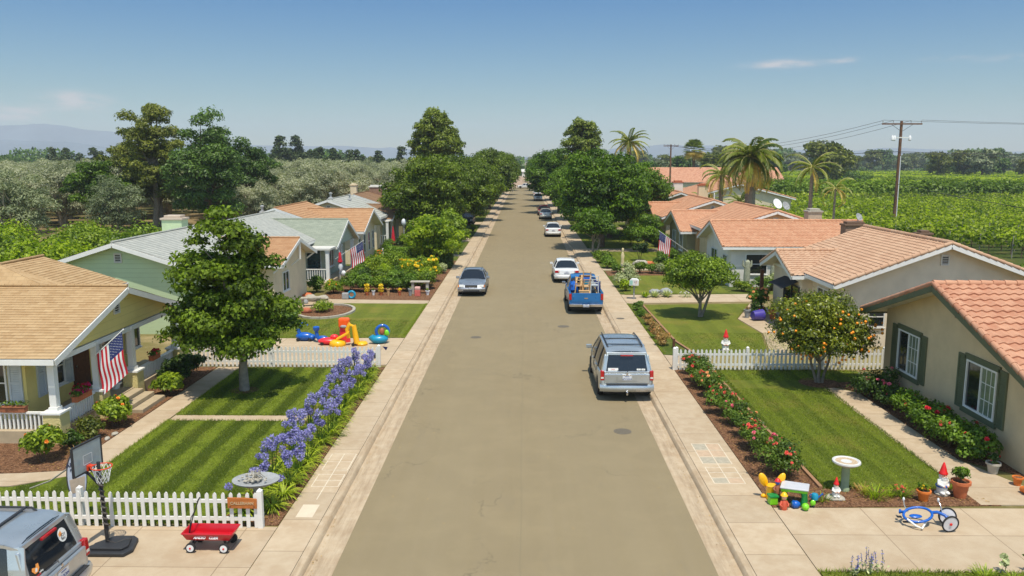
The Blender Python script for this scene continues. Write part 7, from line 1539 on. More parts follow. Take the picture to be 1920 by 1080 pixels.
# small plants in the mulch bed and the verge
def tuft(label, x, y, r_, h, n, m, seed, z=.125, name='grass_tuft', cat='plant', bloom=None, nb=0, bs=.03, group=None):
    rng = np.random.default_rng(seed); t = thing(name, label, cat, (x, y, z), 0, group); V = []
    for i in range(n):
        a = rng.uniform(0, 2*PI); L = h*rng.uniform(.6, 1.2); e = rng.uniform(.7, 1.5); d = np.array([math.cos(a), math.sin(a), 0]); sd = np.array([-d[1], d[0], 0])*.008; p = d*rng.uniform(0, r_)
        for j in range(3):
            q = p+(d*math.cos(e)+np.array([0,0,math.sin(e)]))*L/3; V += [p-sd, p+sd, q+sd*.5, q-sd*.5]; p = q; e -= .35
    npmesh('leaves', np.array(V), 4, m, np.repeat(rng.uniform(.1, 1, n), 3), t)
    if bloom:
        me = bloom_mesh(bs, bloom, 1)
        for i in range(nb): o = link_mesh('bloom', me, t); a = rng.uniform(0, 6.28); q = rng.uniform(0, r_); o.location = (q*math.cos(a), q*math.sin(a), h*rng.uniform(.6, 1.0))
    return t
tuft('yellowish grassy clump right of the birdbath column', 8.75, 18.95, .28, .28, 150, L_YELLOWG, 1); tuft('grassy clump in the middle of the right mulch bed', 9.15, 19.05, .16, .18, 70, L_YELLOWG, 2)
tuft('green clump with orange red flowers left of the orange pot', 9.42, 19.0, .2, .3, 120, L_LIME, 3, bloom=F_CORAL, nb=14, bs=.028); tuft('orange leaved sprawling plant at the lawn edge by the birdbath', 8.55, 19.3, .22, .18, 80, L_DRY, 4)
tuft('green sprout between the toy table and the gnome', 7.35, 18.7, .14, .22, 60, L_LIME, 5)
tuft('lime grassy tuft at the bottom right picture edge', 9.25, 15.02, .22, .22, 140, L_LIME, 6, z=.13); tuft('smaller lime tuft right of the bigger one at the bottom edge', 9.75, 14.95, .14, .16, 60, L_LIME, 7, z=.13)
def spikes(label, x, y, n, h, m, fm_, seed, z=.13, leafm=L_SILV):
    rng = np.random.default_rng(seed); t = thing('flower_spikes', label, 'flowering plant', (x, y, z)); mb = MB(); V = []; F = []
    for i in range(n):
        a = rng.uniform(0, 6.28); b = (rng.normal()*.12, rng.normal()*.05, 0); e = (b[0]+.08*math.cos(a), b[1]+.05*math.sin(a), h*rng.uniform(.7, 1.1)); mb.tube([b, e], .005, 4)
        for j in range(26): f = .35+.65*j/26; F.append([b[q]+(e[q]-b[q])*f+rng.normal()*.012 for q in range(3)])
        for j in range(10): f = rng.uniform(.05, .5); V.append([b[q]+(e[q]-b[q])*f+rng.normal()*.03 for q in range(3)])
    mb.build('stem', L_SILV, t); F, V = np.array(F), np.array(V)
    npmesh('flowers', leafquads(F, rng.normal(size=F.shape), .035, .7, rng), 4, fm_, rng.random(len(F)), t); npmesh('leaves', leafquads(V, rng.normal(size=V.shape), .08, .5, rng), 4, leafm, rng.random(len(V)), t); return t
spikes('purple and white flower spikes at the bottom edge, left group', 6.78, 15.16, 5, .42, None, F_PURP, 1); spikes('tall pink and purple flower spikes at the bottom edge, right group', 7.10, 15.2, 7, .5, None, F_PURP, 2)
def sprout(label, x, y, h, seed):
    rng = np.random.default_rng(seed); t = thing('leafy_sprout', label, 'plant', (x, y, .13)); mb = MB(); mb.tube([(0,0,0), (.02, 0, h)], .008, 4); mb.build('stem', L_SILV, t)
    P = np.array([[rng.normal()*.05, rng.normal()*.05, h*rng.uniform(.2, 1)] for i in range(34)]); npmesh('leaves', leafquads(P, rng.normal(size=P.shape)+[0, -.3, .5], .12, .6, rng), 4, L_SILV if seed % 2 else L_DARKG, rng.random(34), t); return t
sprout('grey green leafy sprout at the bottom right of the driveway', 9.78, 15.28, .36, 1); sprout('dark leafy sprout at the bottom right corner', 10.33, 15.3, .4, 2)
make_bush('shrub', 'clipped green shrub at the right picture edge before the tan house', 'shrub', (13.1, 19.1, .13), 262, .42, .4, .6, 1500, .08, L_CIT2, nb=10)
# ================= left porch bed =================
make_bush('flowering_bush', 'green bush with orange blooms in front of the near porch railing', 'bush', (-12.85, 24.05, .124), 270, .62, .6, .95, 3000, .12, L_LIME, .6, None, F_ORA, 12, .055, 16)
make_bush('flowering_bush', 'green bush with orange blooms left of the basketball board', 'bush', (-13.35, 21.0, .124), 271, .66, .6, 1.0, 3200, .12, L_LIME, .6, None, F_ORA, 12, .06, 16)
make_bush('shrub', 'lime green shrub beside the far end of the porch steps', 'shrub', (-12.75, 27.5, .124), 272, .55, .5, .85, 2400, .14, L_LIME, nb=14)
make_bush('shrub', 'dark shrub in front of the far porch railing', 'shrub', (-13.0, 28.8, .124), 273, .62, .6, .9, 2600, .13, L_BUSHD, nb=14)
make_bush('shrub', 'dark purple leaved shrub at the far porch pier', 'shrub', (-13.1, 30.1, .124), 274, .6, .6, .95, 2400, .14, L_BUSHD, nb=14)
make_bush('shrub', 'sparse olive shrub behind the basketball board', 'shrub', (-13.1, 22.9, .124), 275, .5, .5, .6, 1500, .09, L_EUC, nb=10)
make_bush('shrub', 'dark low shrub at the corner of the near porch pier', 'shrub', (-13.2, 22.1, .124), 276, .45, .45, .55, 1400, .09, L_BUSHD, nb=10)
tuft('brown dry tuft in the mulch by the path bend', -12.75, 21.6, .2, .22, 60, L_DRY, 9)
for i, (x, y, s_) in enumerate(((-12.5, 21.2, .09), (-12.48, 22.0, .1), (-12.5, 22.8, .08), (-12.47, 23.2, .1))):
    mb = MB(); mb.ball((x, y, .15), s_, s_*1.3, .06, 8, 5, i, .15); o = mb.build('edging_stone', STONE, None, smooth=60); tag(o, f'small pale stone along the mulch edge of the left garden path, {orient(i+1)} from the bend', 'stone', 'edging stones by the left garden path')
def planter(label, x, y, z, L, rz, m, bloom, nb, seed, txt=None):
    t = thing('planter', label, 'planter', (x, y, z), rz); mb = MB(); mb.poly_prism([(-L/2, -.09, 0), (L/2, -.09, 0), (L/2, .09, 0), (-L/2, .09, 0)], (0, 0, .15)); mb.box(-L/2-.02, L/2+.02, -.11, .11, .151, .18); b = mb.build('box', m, t, bevel=.01)
    if txt: text_obj('planter_text', txt, .1, WOODD, b, (0, -.093, .075), (PI/2, 0, 0))
    rng = np.random.default_rng(seed); c = np.stack([np.linspace(-L*.42, L*.42, 6), np.zeros(6), np.full(6, .24)], 1); V, lv = crown_leaves(rng, c, np.full(6, .13), 420 if bloom else 150, .07, .6, .4, .8, .3); npmesh('leaves', V, 4, L_BUSH, lv, t)
    if bloom:
        me = bloom_mesh(.055, bloom, seed % 3)
        for i in range(nb): j = rng.integers(0, 6); d = unit(rng.normal(size=3)); d[2] = abs(d[2]); o = link_mesh('bloom', me, t); o.location = c[j]+d*.14; o.rotation_euler = Vector(d).to_track_quat('Z', 'Y').to_euler()
planter('terracotta planter with magenta flowers on the near porch railing', -13.8, 23.95, 1.03, .85, PI/2, TERRA, F_MAG, 26, 1)
planter('planter with red flowers on the porch floor behind the magenta ones', -14.2, 24.6, .95, .6, PI/2, TERRA, F_RED, 18, 2)
planter('planter with red flowers on the far porch railing', -13.84, 29.0, 1.03, .6, PI/2, TERRA, F_RED, 14, 3)
planter('lettered terracotta planter on the railing at the left picture edge', -15.1, 22.6, 1.03, .75, 0, M('old_terracotta', C(150, 92, 62), .85, .2, 9, .4, 40), None, 0, 4, 'BEWEIW')
pot('flower_pot', 'white bowl planter beside the porch door', -14.3, 26.9, .5, .2, .22, CLOTHW, plant=pleaves(L_BUSHD, .2, .25, 200, .08, 5))
chair('porch_chair', 'dark chair in the shade of the yellow porch', -14.6, 25.9, .5, -PI/2, BLACKP)
# ================= left second lot: toys, bench =================
def rideon(label, x, y, rz, m, kind):
    t = thing('ride_on_toy', label, 'ride-on toy', (x, y, .131), rz)
    if kind == 'dino':      # low body, curved neck
        mb = MB(); mb.ball((0, 0, .2), .42, .22, .2, 14, 9); mb.ball((.32, 0, .16), .2, .2, .15, 10, 7); mb.build('body', m, t, smooth=60)
        mb = MB(); mb.tube([(-.22, 0, .3), (-.30, 0, .5), (-.2, 0, .72), (.02, 0, .84), (.18, 0, .74)][::1], [.1, .09, .085, .08, .06], 10); mb.build('neck', m, t, smooth=60)
    elif kind == 'shell':
        mb = MB(); mb.ball((0, 0, .16), .5, .26, .16, 14, 8); mb.build('body', m, t, smooth=60)
        mb = MB(); mb.ball((.25, .02, .34), .2, .16, .12, 10, 7); mb.build('seat', m, t, smooth=60)
    elif kind == 'slide':
        mb = MB(); mb.lathe([(.36, 0), (.38, .08), (.34, .2), (.2, .26)], 16, (-.45, 0, 0)); mb.lathe([(.25, 0), (.27, .08), (.2, .16)], 14, (.62, .1, 0)); mb.build('base', m, t, smooth=50)
        mb = MB(); mb.poly_prism([(-.5, -.16, .22), (.1, -.16, .55), (.1, -.16, .68), (-.5, -.16, .34)], (0, .32, 0)); mb.build('chute', m, t, bevel=.03)
        mb = MB(); mb.tube([(.05, 0, .35), (.0, 0, .75), (.12, 0, .98), (.30, 0, .92), (.36, 0, .5), (.42, 0, .1)], [.08, .1, .11, .11, .12, .14], 10); mb.build('arch', m, t, smooth=60)
    for a in (-1, 1):
        for b in (-1, 1): mb = MB(); mb.lathe([(.07, -.03), (.08, 0), (.07, .03)], 12, (a*.28, b*.19, .08), 'y'); mb.build('wheel', DARK, t)
    return t
rideon('blue ride on toy with a curled neck, leftmost on the second driveway', -10.15, 36.1, 0, P_BLUE, 'dino')
rideon('low pinkish red ride on toy in front of the orange tower', -8.85, 35.35, .1, P_PINKR, 'shell')
rideon('yellow plastic climber slide next to the orange tower', -7.95, 35.15, 0, P_YEL, 'slide')
t = thing('toy_rocker', 'small blue rocking toy left of the red one', 'toy', (-9.35, 35.75, .131)); mb = MB(); mb.ball((.12, 0, .18), .28, .15, .14, 10, 7); mb.build('body', P_BLUE, t, smooth=60); mb = MB(); mb.tube([(-.12, 0, .2), (-.16, 0, .5)], [.1, .08], 9); mb.lathe([(.06, .48), (.15, .60), (.15, .72), (.09, .75)], 12, (-.16, 0, 0)); mb.build('head', P_BLUE, t, smooth=60)
t = thing('toy_tower', 'tall orange and red plastic toy tower', 'toy', (-8.25, 35.9, .131)); mb = MB(); mb.lathe([(.27, 0), (.25, .3), (.22, .6), (.24, .66)], 12, sy=.7); mb.build('base', P_PINKR, t, smooth=50); mb = MB(); mb.box(-.25, .25, -.17, .17, .67, 1.12); mb.build('hood', P_ORA, t, bevel=.08); mb = MB(); mb.ball((0, -.16, .74), .16, .09, .08, 10, 6); mb.build('window', STONEG, t, smooth=60)
t = thing('toy_boat', 'teal shell shaped toy with a blue hoop, rightmost on the driveway', 'toy', (-6.55, 35.6, .131), .25); mb = MB(); mb.ball((-.05, 0, .2), .42, .26, .2, 14, 8); mb.tube([(-.35, 0, .25), (-.42, 0, .35)], [.16, .14], 8); mb.build('hull', P_TEAL, t, smooth=60)
mb = MB(); mb.torus((.1, 0, .55), .28, .07, 20, 8, 'y'); mb.build('hoop', P_BLUE, t, smooth=60); mb = MB(); mb.ball((.08, -.02, .55), .12, .1, .17, 9, 7); mb.build('seat_figure', M('toy_rust2', C(160, 90, 60), .5, .1, 8), t, smooth=60); mb = MB(); mb.ball((.30, -.04, .48), .12, .08, .15, 9, 7); mb.build('wing', P_LIME, t, smooth=60)
mb = MB()
for i in range(14): a = i*.9; mb.ob((-6.35+.18*math.cos(a)*(i/14), 33.0+.5*i/14-.2, .2+.03*(i % 3)), (.09, .02, .01), (-.02, .05, .02), (0, 0, .03))
o = mb.build('folded_scooter', BLACKP, None); tag(o, 'dark folded scooter lying behind the left back fence', 'scooter')
mb = MB(); mb.poly_prism([(-5.72, 31.5, .95), (-5.5, 31.48, .93), (-5.58, 31.52, .78)], (0, .01, 0)); o = mb.build('pennant', CLOTHB, None); tag(o, 'little blue and white pennant on the back fence end post', 'pennant')
t = thing('stone_bench', 'stone bench beside the curved flower bed', 'bench', (-12.25, 45.0, .13), .3); mb = MB(); mb.box(-.6, .6, -.2, .2, .42, .52); mb.build('seat', STONE, t, bevel=.02)
for q in (-.45, .45): mb = MB(); mb.lathe([(.13, 0), (.09, .1), (.1, .3), (.14, .418)], 10, (q, 0, 0)); mb.build('leg', STONE, t)
for i, (x, y, r_, m, lb) in enumerate(((-11.9, 42.9, .3, BRICKM, 'reddish brown rock in the curved flower bed'), (-12.6, 46.6, .4, STONE, 'large pale boulder behind the stone bench'), (-12.0, 47.0, .3, STONE, 'pale boulder right of the large one'), (-13.1, 47.6, .35, TERRA, 'orange boulder beside the garage wall'), (-12.9, 45.8, .3, STONEG, 'grey rock at the foot of the garage gable'))):
    mb = MB(); mb.ball((x, y, .13+r_*.4), r_, r_*.8, r_*.6, 9, 6, i+20, .2); o = mb.build('boulder', m, None, smooth=60); tag(o, lb, 'rock')
make_bush('shrub', 'low lime plants inside the curved flower bed', 'shrub', (-11.1, 43.3, .13), 280, .7, .9, .45, 1600, .1, L_LIME, nb=12)
make_bush('shrub', 'green shrub under the right edge of the big leafy tree', 'shrub', (-12.3, 40.3, .13), 281, .9, .9, .9, 2600, .15, L_BUSH, nb=14)
make_bush('shrub', 'orange tinged shrub before the sage porch', 'shrub', (-11.9, 49.6, .13), 282, .8, .7, .8, 2000, .13, L_YELLOWG, nb=12, bloom=F_ORA, nbloom=12, bsize=.06)
make_bush('shrub', 'olive shrub between the garage gable and the sage porch', 'shrub', (-13.2, 50.0, .13), 283, .8, .7, .9, 2000, .13, L_BUSH, nb=12)
t = thing('hose_reel', 'blue grey hose reel at the corner of the back lawn', 'hose reel', (-10.75, 47.35, .128)); mb = MB(); mb.box(-.2, .2, -.15, .15, 0, .38); mb.build('case', STONEG, t, bevel=.05); mb = MB(); mb.torus((.35, .1, .25), .2, .07, 18, 8, 'y'); mb.build('hose', P_TEAL, t, smooth=60)
t = thing('windsock', 'red and white windsock hanging by the sage porch', 'windsock', (-12.35, 53.0, .13)); mb = MB(); mb.tube([(0, 0, 0), (0, 0, 2.3)], .02, 6); mb.build('pole', WHITE, t); mb = MB(); mb.lathe([(.03, 2.2), (.09, 2.1), (.10, 1.8), (.17, 1.55), (.05, 1.45)], 10, (.05, -.05, 0)); mb.build('sock', CLOTHR, t, smooth=60); mb = MB(); mb.lathe([(.1, 1.44), (.16, 1.2), (.05, .9)], 9, (.06, -.05, 0)); mb.ball((.25, 0, .75), .16, .12, .2, 8, 6, 3, .15); mb.build('tail', CLOTHW, t, smooth=60)
# garden
GB = [(-11.1, 50.3, .75, 1.25, L_BUSH), (-10.1, 50.2, .7, 1.15, L_BUSH), (-9.2, 50.3, .7, 1.1, L_CIT2), (-8.3, 50.2, .7, 1.1, L_BUSH), (-7.4, 50.4, .75, 1.2, L_BUSH), (-10.6, 52.0, .8, 1.2, L_BUSHD), (-9.3, 52.0, .9, 1.3, L_CIT2), (-10.3, 55.0, 1.1, 1.9, L_LIME), (-9.0, 56.3, 1.3, 2.1, L_CIT2), (-10.9, 57.6, .9, 1.6, L_BUSHD), (-6.35, 51.3, .85, 1.3, L_CIT2)]
GL = ['feathery green shrub at the left end of the potted row', 'feathery shrub behind the first yellow pot', 'light green shrub behind the middle pots', 'dense green shrub behind the third pot', 'dense shrub left of the stone garden table', 'dark shrub behind the feathery shrub', 'light shrub in the second garden row', 'lime green bush right under the second flag', 'biggest rounded lime bush in the garden', 'dark shrub beside the sage house porch', 'leafy shrub at the garden corner by the pavement']
for i, (x, y, r_, h, m) in enumerate(GB): make_bush('shrub', GL[i], 'shrub', (x, y, .126), 290+i, r_, r_, h, 3000, .13, m, nb=16)
YF = [(-7.4, 53.2, 1.0, 1.7, 'tall yellow flowering bush in the middle of the garden'), (-6.6, 54.6, .95, 1.8, 'yellow flowering bush nearest the pavement'), (-8.0, 55.2, .9, 1.8, 'yellow flowering bush at the back'), (-6.4, 52.6, .7, 1.3, 'low yellow flowering bush at the garden corner')]
for i, (x, y, r_, h, lb) in enumerate(YF): make_bush('flowering_bush', lb, 'bush', (x, y, .126), 310+i, r_, r_, h, 2800, .14, L_YELLOWG, .6, None, F_YEL, (50, 60, 40, 26)[i], .11, 14)
for i, (x, y, r_, h, m, lb) in enumerate(((-8.3, 52.0, .85, 1.2, L_BUSH, 'green shrub between the two garden rows, middle'), (-7.3, 51.6, .8, 1.2, L_CIT2, 'light shrub behind the stone garden table'), (-9.5, 53.6, .9, 1.4, L_YELLOWG, 'yellowish shrub in the third garden row'), (-8.6, 54.0, .8, 1.3, L_BUSH, 'green shrub left of the yellow flowering bush'), (-10.0, 59.0, 1.0, 1.4, L_BUSH, 'shrub beside the white garden table, left'), (-7.2, 57.4, 1.0, 1.4, L_CIT2, 'leafy shrub behind the yellow flowers, kerb side'), (-8.2, 58.2, .9, 1.2, L_BUSH, 'shrub in front of the white garden table'), (-11.3, 54.2, .9, 1.3, L_BUSH, 'shrub below the second flag pole'))):
    make_bush('shrub', lb, 'shrub', (x, y, .126), 400+i, r_, r_, h, 2600, .13, m, nb=15)
make_bush('shrub', 'silvery shrub beside the pavement at the far garden corner', 'shrub', (-6.1, 58.6, .126), 316, .6, .6, .8, 1500, .12, L_SILV, nb=10)
def hedge(label, x0, x1, y0, y1, h, m, seed, n=6000, size=.12):
    rng = np.random.default_rng(seed); t = thing('hedge', label, 'hedge', ((x0+x1)/2, (y0+y1)/2, .12)); a, b = (x1-x0)/2, (y1-y0)/2; P = []; N = []
    f = rng.integers(0, 3, n); u = rng.uniform(-1, 1, n); v = rng.uniform(-1, 1, n)
    P = np.where((f == 0)[:, None], np.stack([u*a, v*b, np.full(n, h)], 1), np.where((f == 1)[:, None], np.stack([u*a, np.full(n, -b), h*(v*.5+.5)], 1), np.stack([np.where(u > 0, a, -a), v*b, h*rng.random(n)], 1)))
    N = np.where((f == 0)[:, None], [0, 0, 1.], np.where((f == 1)[:, None], [0, -1., 0], np.stack([np.sign(u), 0*u, 0*u], 1)))
    P = P+rng.normal(size=(n, 3))*.05; P[:, 2] += .08*np.sin(P[:, 0]*3); P[:, 2] = np.maximum(P[:, 2], .02)
    npmesh('foliage', leafquads(P, unit(N+rng.normal(size=(n, 3))*.6), size, .6, rng), 4, m, rng.random(n), t); mb = MB()
    mb.box(-a*.9, a*.9, -b*.75, b*.75, 0, h*.85); mb.build('branches', DARK if False else BARKD, t); return t
hedge('long clipped dark green hedge across the garden behind the yellow flowers', -11.2, -7.6, 63.6, 64.8, 1.25, L_BUSH, 1, 8000)
hedge('clipped hedge block at the pavement end of the garden', -7.2, -5.75, 61.0, 64.2, 1.25, L_BUSHD, 2, 7000)
make_bush('flowering_bush', 'orange and red flowers at the house end of the hedge, left clump', 'bush', (-12.2, 66.5, .126), 320, .6, .5, .9, 1200, .12, L_BUSH, .6, None, F_ORA, 26, .1, 10)
make_bush('flowering_bush', 'red flowers at the house end of the hedge, right clump', 'bush', (-10.9, 66.8, .126), 321, .7, .5, .8, 1200, .12, L_BUSH, .6, None, F_RED, 26, .1, 10)
boxthing('mail_post', 'white boxy post between two flower clumps', 'post', -11.6, 66.0, .13, .3, .3, 1.0, WHITE, 0, WHITE, 'cap')
t = thing('garden_table', 'white garden table in front of the clipped hedge', 'table', (-8.6, 60.4, .126)); mb = MB(); mb.box(-.9, .9, -.3, .3, .72, .77); mb.build('tabletop', CLOTHW, t, bevel=.01)
for q in (-.3, .3): mb = MB(); mb.lathe([(.16, 0), (.06, .1), (.05, .6), (.12, .718)], 10, (q, 0, 0)); mb.build('leg', CLOTHW, t)
PY = 48.75
def yellow_stack(label, x):
    t = thing('flower_stack', label, 'flower pot', (x, PY, .126)); mb = MB(); mb.lathe([(.09, 0), (.12, .16), (.13, .17), (.13, .2)], 12); mb.build('pot', TERRA, t)
    rng = np.random.default_rng(int(abs(x*7))); P = []
    for zc in (.3, .46, .62): P.append(np.array([0, 0, zc])+unit(rng.normal(size=(120, 3)))*np.array([.15, .15, .09]))
    P = np.concatenate(P); npmesh('flowers', leafquads(P, P-np.array([0, 0, .4])+rng.normal(size=P.shape)*.1, .07, .8, rng), 4, F_YEL, rng.random(len(P)), t)
yellow_stack('stacked yellow flowers, left of the two, before the shrubs', -9.72); yellow_stack('stacked yellow flowers, right of the two, before the shrubs', -8.85)
pot('flower_pot', 'small white pot between the two yellow stacks', -9.32, PY, .126, .11, .3, CLOTHW, plant=pleaves(L_BUSH, .12, .15, 80, .06, 1)); pot('flower_pot', 'tan urn right of the second yellow stack', -8.4, PY, .126, .11, .42, WOODP, plant=pleaves(L_BUSH, .12, .15, 80, .06, 2))
pot('flower_pot', 'pot with a low yellow clump, fifth in the row', -7.7, PY, .126, .11, .3, TERRA, plant=pleaves(L_LIME, .14, .2, 90, .06, 3, F_YEL, 12, .06)); pot('flower_pot', 'blue grey urn with white rim near the stone garden table', -7.02, PY-.1, .126, .13, .45, STONEG, plant=pleaves(L_SILV, .12, .15, 60, .06, 4))
t = thing('lantern', 'pink and red lantern pot before the stone garden table', 'lantern', (-6.55, 48.5, .126)); mb = MB(); mb.box(-.17, .17, -.15, .15, 0, .38); mb.build('base', M('faded_red', C(196, 100, 90), .8, .15, 7), t, bevel=.03); mb = MB(); mb.box(-.17, .17, -.15, .15, .381, .58); mb.build('top', M('faded_pink', C(206, 160, 150), .8, .1, 7), t, bevel=.05)
t = thing('garden_table', 'stone garden table at the right end of the potted row', 'table', (-6.5, 49.4, .126)); mb = MB(); mb.box(-.6, .6, -.22, .22, .72, .8); mb.build('tabletop', STONE, t, bevel=.02)
for q in (-.45, .45): mb = MB(); mb.box(q-.08, q+.08, -.15, .15, 0, .719); mb.build('leg', STONE, t)
pot('flower_pot', 'small white pot at the pavement corner of the garden', -5.98, 48.9, .126, .13, .28, CLOTHW, plant=pleaves(L_LIME, .16, .2, 90, .07, 5))
# white parasol and pennants of the far porch
t = thing('hanging_lamp', 'white oval lamp by the fourth porch on the left', 'lamp', (-11.6, 77.0, .13)); mb = MB(); mb.tube([(0, 0, 0), (0, 0, 2.1)], .03, 6); mb.build('post', OFFW, t); mb = MB(); mb.ball((0, 0, 2.35), .24, .2, .34, 12, 8); mb.build('globe', CLOTHW, t, smooth=60)
t = thing('parasol', 'closed red parasol on the fourth porch on the left', 'parasol', (-12.3, 74.8, .13)); mb = MB(); mb.tube([(0, 0, 0), (0, 0, 2.1)], .03, 6); mb.build('pole', WHITE, t); mb = MB(); mb.lathe([(.22, .5), (.2, .9), (.11, 1.6), (.03, 2.15)], 10); mb.build('canopy', CLOTHR, t, smooth=50)
# ================= right second / third lot =================
t = thing('mailbox', 'white and teal mailbox on a grey green post by the driveway', 'mailbox', (6.62, 47.6, .125), -.2); mb = MB(); mb.box(-.04, .04, -.04, .04, 0, .85); mb.build('post', STONEG, t)
mb = MB(); P = [(-.27, z) for z in (0,)]; mb.poly_prism([(-.27, -.2, .85), (.27, -.2, .85), (.27, -.2, 1.14), (.16, -.2, 1.24), (-.16, -.2, 1.24), (-.27, -.2, 1.14)], (0, .4, 0)); bx_ = mb.build('box', WHITE, t, bevel=.01); mb = MB(); mb.box(-.24, -.08, -.206, -.202, .9, 1.16); mb.build('teal_panel', M('pale_teal', C(150, 200, 186), .6, .08, 6), bx_); mb = MB(); mb.bar((.1, -.21, .95), (.16, -.21, 1.12), .03, .01); mb.build('flag', P_RED, bx_)
text_obj('house_number', '217', .12, DARK, bx_, (.08, -.204, 1.07), (PI/2, 0, 0))
for i, (x, y, r_, lb) in enumerate(((8.1, 48.95, .35, 'grey rock among the agaves by the driveway'), (8.8, 49.2, .4, 'bigger grey rock among the agaves'))):
    mb = MB(); mb.ball((x, y, .3), r_, r_*.8, r_*.6, 9, 6, i+5, .2); o = mb.build('boulder', STONEG, None, smooth=60); tag(o, lb, 'rock')
def agave(label, x, y, r_, m, seed):
    rng = np.random.default_rng(seed); t = thing('agave', label, 'agave', (x, y, .125)); V = []
    for i in range(26):
        a = 2.399*i; e = .25+1.0*i/26; d = np.array([math.cos(a)*math.cos(e), math.sin(a)*math.cos(e), math.sin(e)]); sd = np.array([-math.sin(a), math.cos(a), 0])*r_*.14; V += [np.zeros(3), d*r_*.5+sd, d*r_, d*r_*.5-sd]
    npmesh('leaves', np.array(V), 4, m, rng.uniform(.2, .9, 26), t); return t
agave('blue green agave left in the driveway bed', 8.0, 48.3, .5, L_SILV, 1); agave('blue green agave in the middle of the driveway bed', 8.75, 48.4, .55, L_SILV, 2); agave('lime agave at the left end of the driveway bed', 7.4, 48.2, .45, L_LIME, 3)
tuft('pale flowering clump at the right end of the driveway bed', 9.9, 48.4, .35, .35, 90, L_SILV, 12, bloom=F_WHITE, nb=14, bs=.05)
make_bush('flowering_bush', 'tall bush with orange and white blooms at the pale stucco house corner', 'bush', (12.75, 43.2, .125), 330, .8, .7, 1.5, 2600, .12, L_BUSH, .6, None, F_PEACH, 34, .09, 14)
make_bush('shrub', 'dark low shrub beneath the orange and white blooms', 'shrub', (12.5, 42.3, .125), 331, .6, .6, .7, 1500, .12, L_BUSHD, nb=10, bloom=F_CORAL, nbloom=6, bsize=.07)
t = thing('purple_tub', 'purple plastic tub on its side beside the path', 'tub', (12.2, 41.2, .13), .3); mb = MB(); mb.lathe([(.22, -.3), (.27, .0), (.3, .28), (.27, .28), (.24, .1)], 14, (0, 0, .28), 'x'); mb.build('tub', P_PUR, t, smooth=50); mb = MB(); mb.torus((.28, 0, .28), .28, .02, 16, 6, 'x'); mb.build('rim', P_PUR, t)
pot('flower_pot', 'grey pot standing behind the purple tub', 11.85, 41.9, .13, .16, .45, STONEG, plant=pleaves(L_DRY, .16, .2, 80, .07, 6)); pot('flower_pot', 'red clay pot near the pale stucco wall', 13.1, 41.6, .13, .2, .5, TERRA, plant=pleaves(L_BUSH, .25, .5, 160, .09, 7, F_CORAL, 4, .07))
mb = MB(); mb.box(12.95, 13.12, 43.5, 43.67, .1, 2.5); mb.box(12.93, 13.14, 43.48, 43.69, .05, .3); o = mb.build('timber_post', WOODD, None); tag(o, 'dark brown timber post at the corner of the pale stucco house', 'post')
for i, (x, h, lb) in enumerate(((14.55, 1.9, 'left grey green column cactus against the white house'), (15.75+.5, 2.1, 'right column cactus against the white house'))):
    t = thing('column_cactus', lb, 'cactus', (x-.1, 51.6, .12)); mb = MB(); n = 18; mb.tube([(0, 0, 0), (0, 0, h*.5), (.02, 0, h*.93), (.02, 0, h)], [.2, .21, .17, .06], 12); mb.build('stem', M('cactus_skin', C(150, 152, 128), .85, .2, 9, .5, 30), t, smooth=30); mb = MB()
    for q in (-1, 1): mb.tube([(q*.15, 0, h*.75), (q*.26, 0, h*.8), (q*.27, 0, h*.98)], [.07, .08, .05], 8)
    mb.build('arm', MATS['cactus_skin'], t, smooth=40)
for i, (x, y, r_, h, m, lb) in enumerate(((14.0, 50.7, .8, .7, L_LIME, 'bright low plants at the foot of the left cactus'), (15.2, 50.6, .8, 1.0, L_BUSH, 'green shrub between the two cacti'), (15.9, 51.0, .6, 1.4, L_SILV, 'pale shrub right of the cacti'))): make_bush('shrub', lb, 'shrub', (x, y, .12), 340+i, r_, r_*.8, h, 1600, .13, m, nb=12)
for i in range(7): make_bush('shrub', f'grey green shrub in the low row beyond the third right lawn, {orient(i+1)} from the pavement', 'shrub', (6.9+i*.85, 58.7+.15*math.sin(i), .128), 350+i, .6, .6, .75+.1*(i % 3), 1000, .13, (L_BUSH, L_SILV, L_CIT2)[i % 3], nb=9, group='low row of shrubs by the third right lawn')
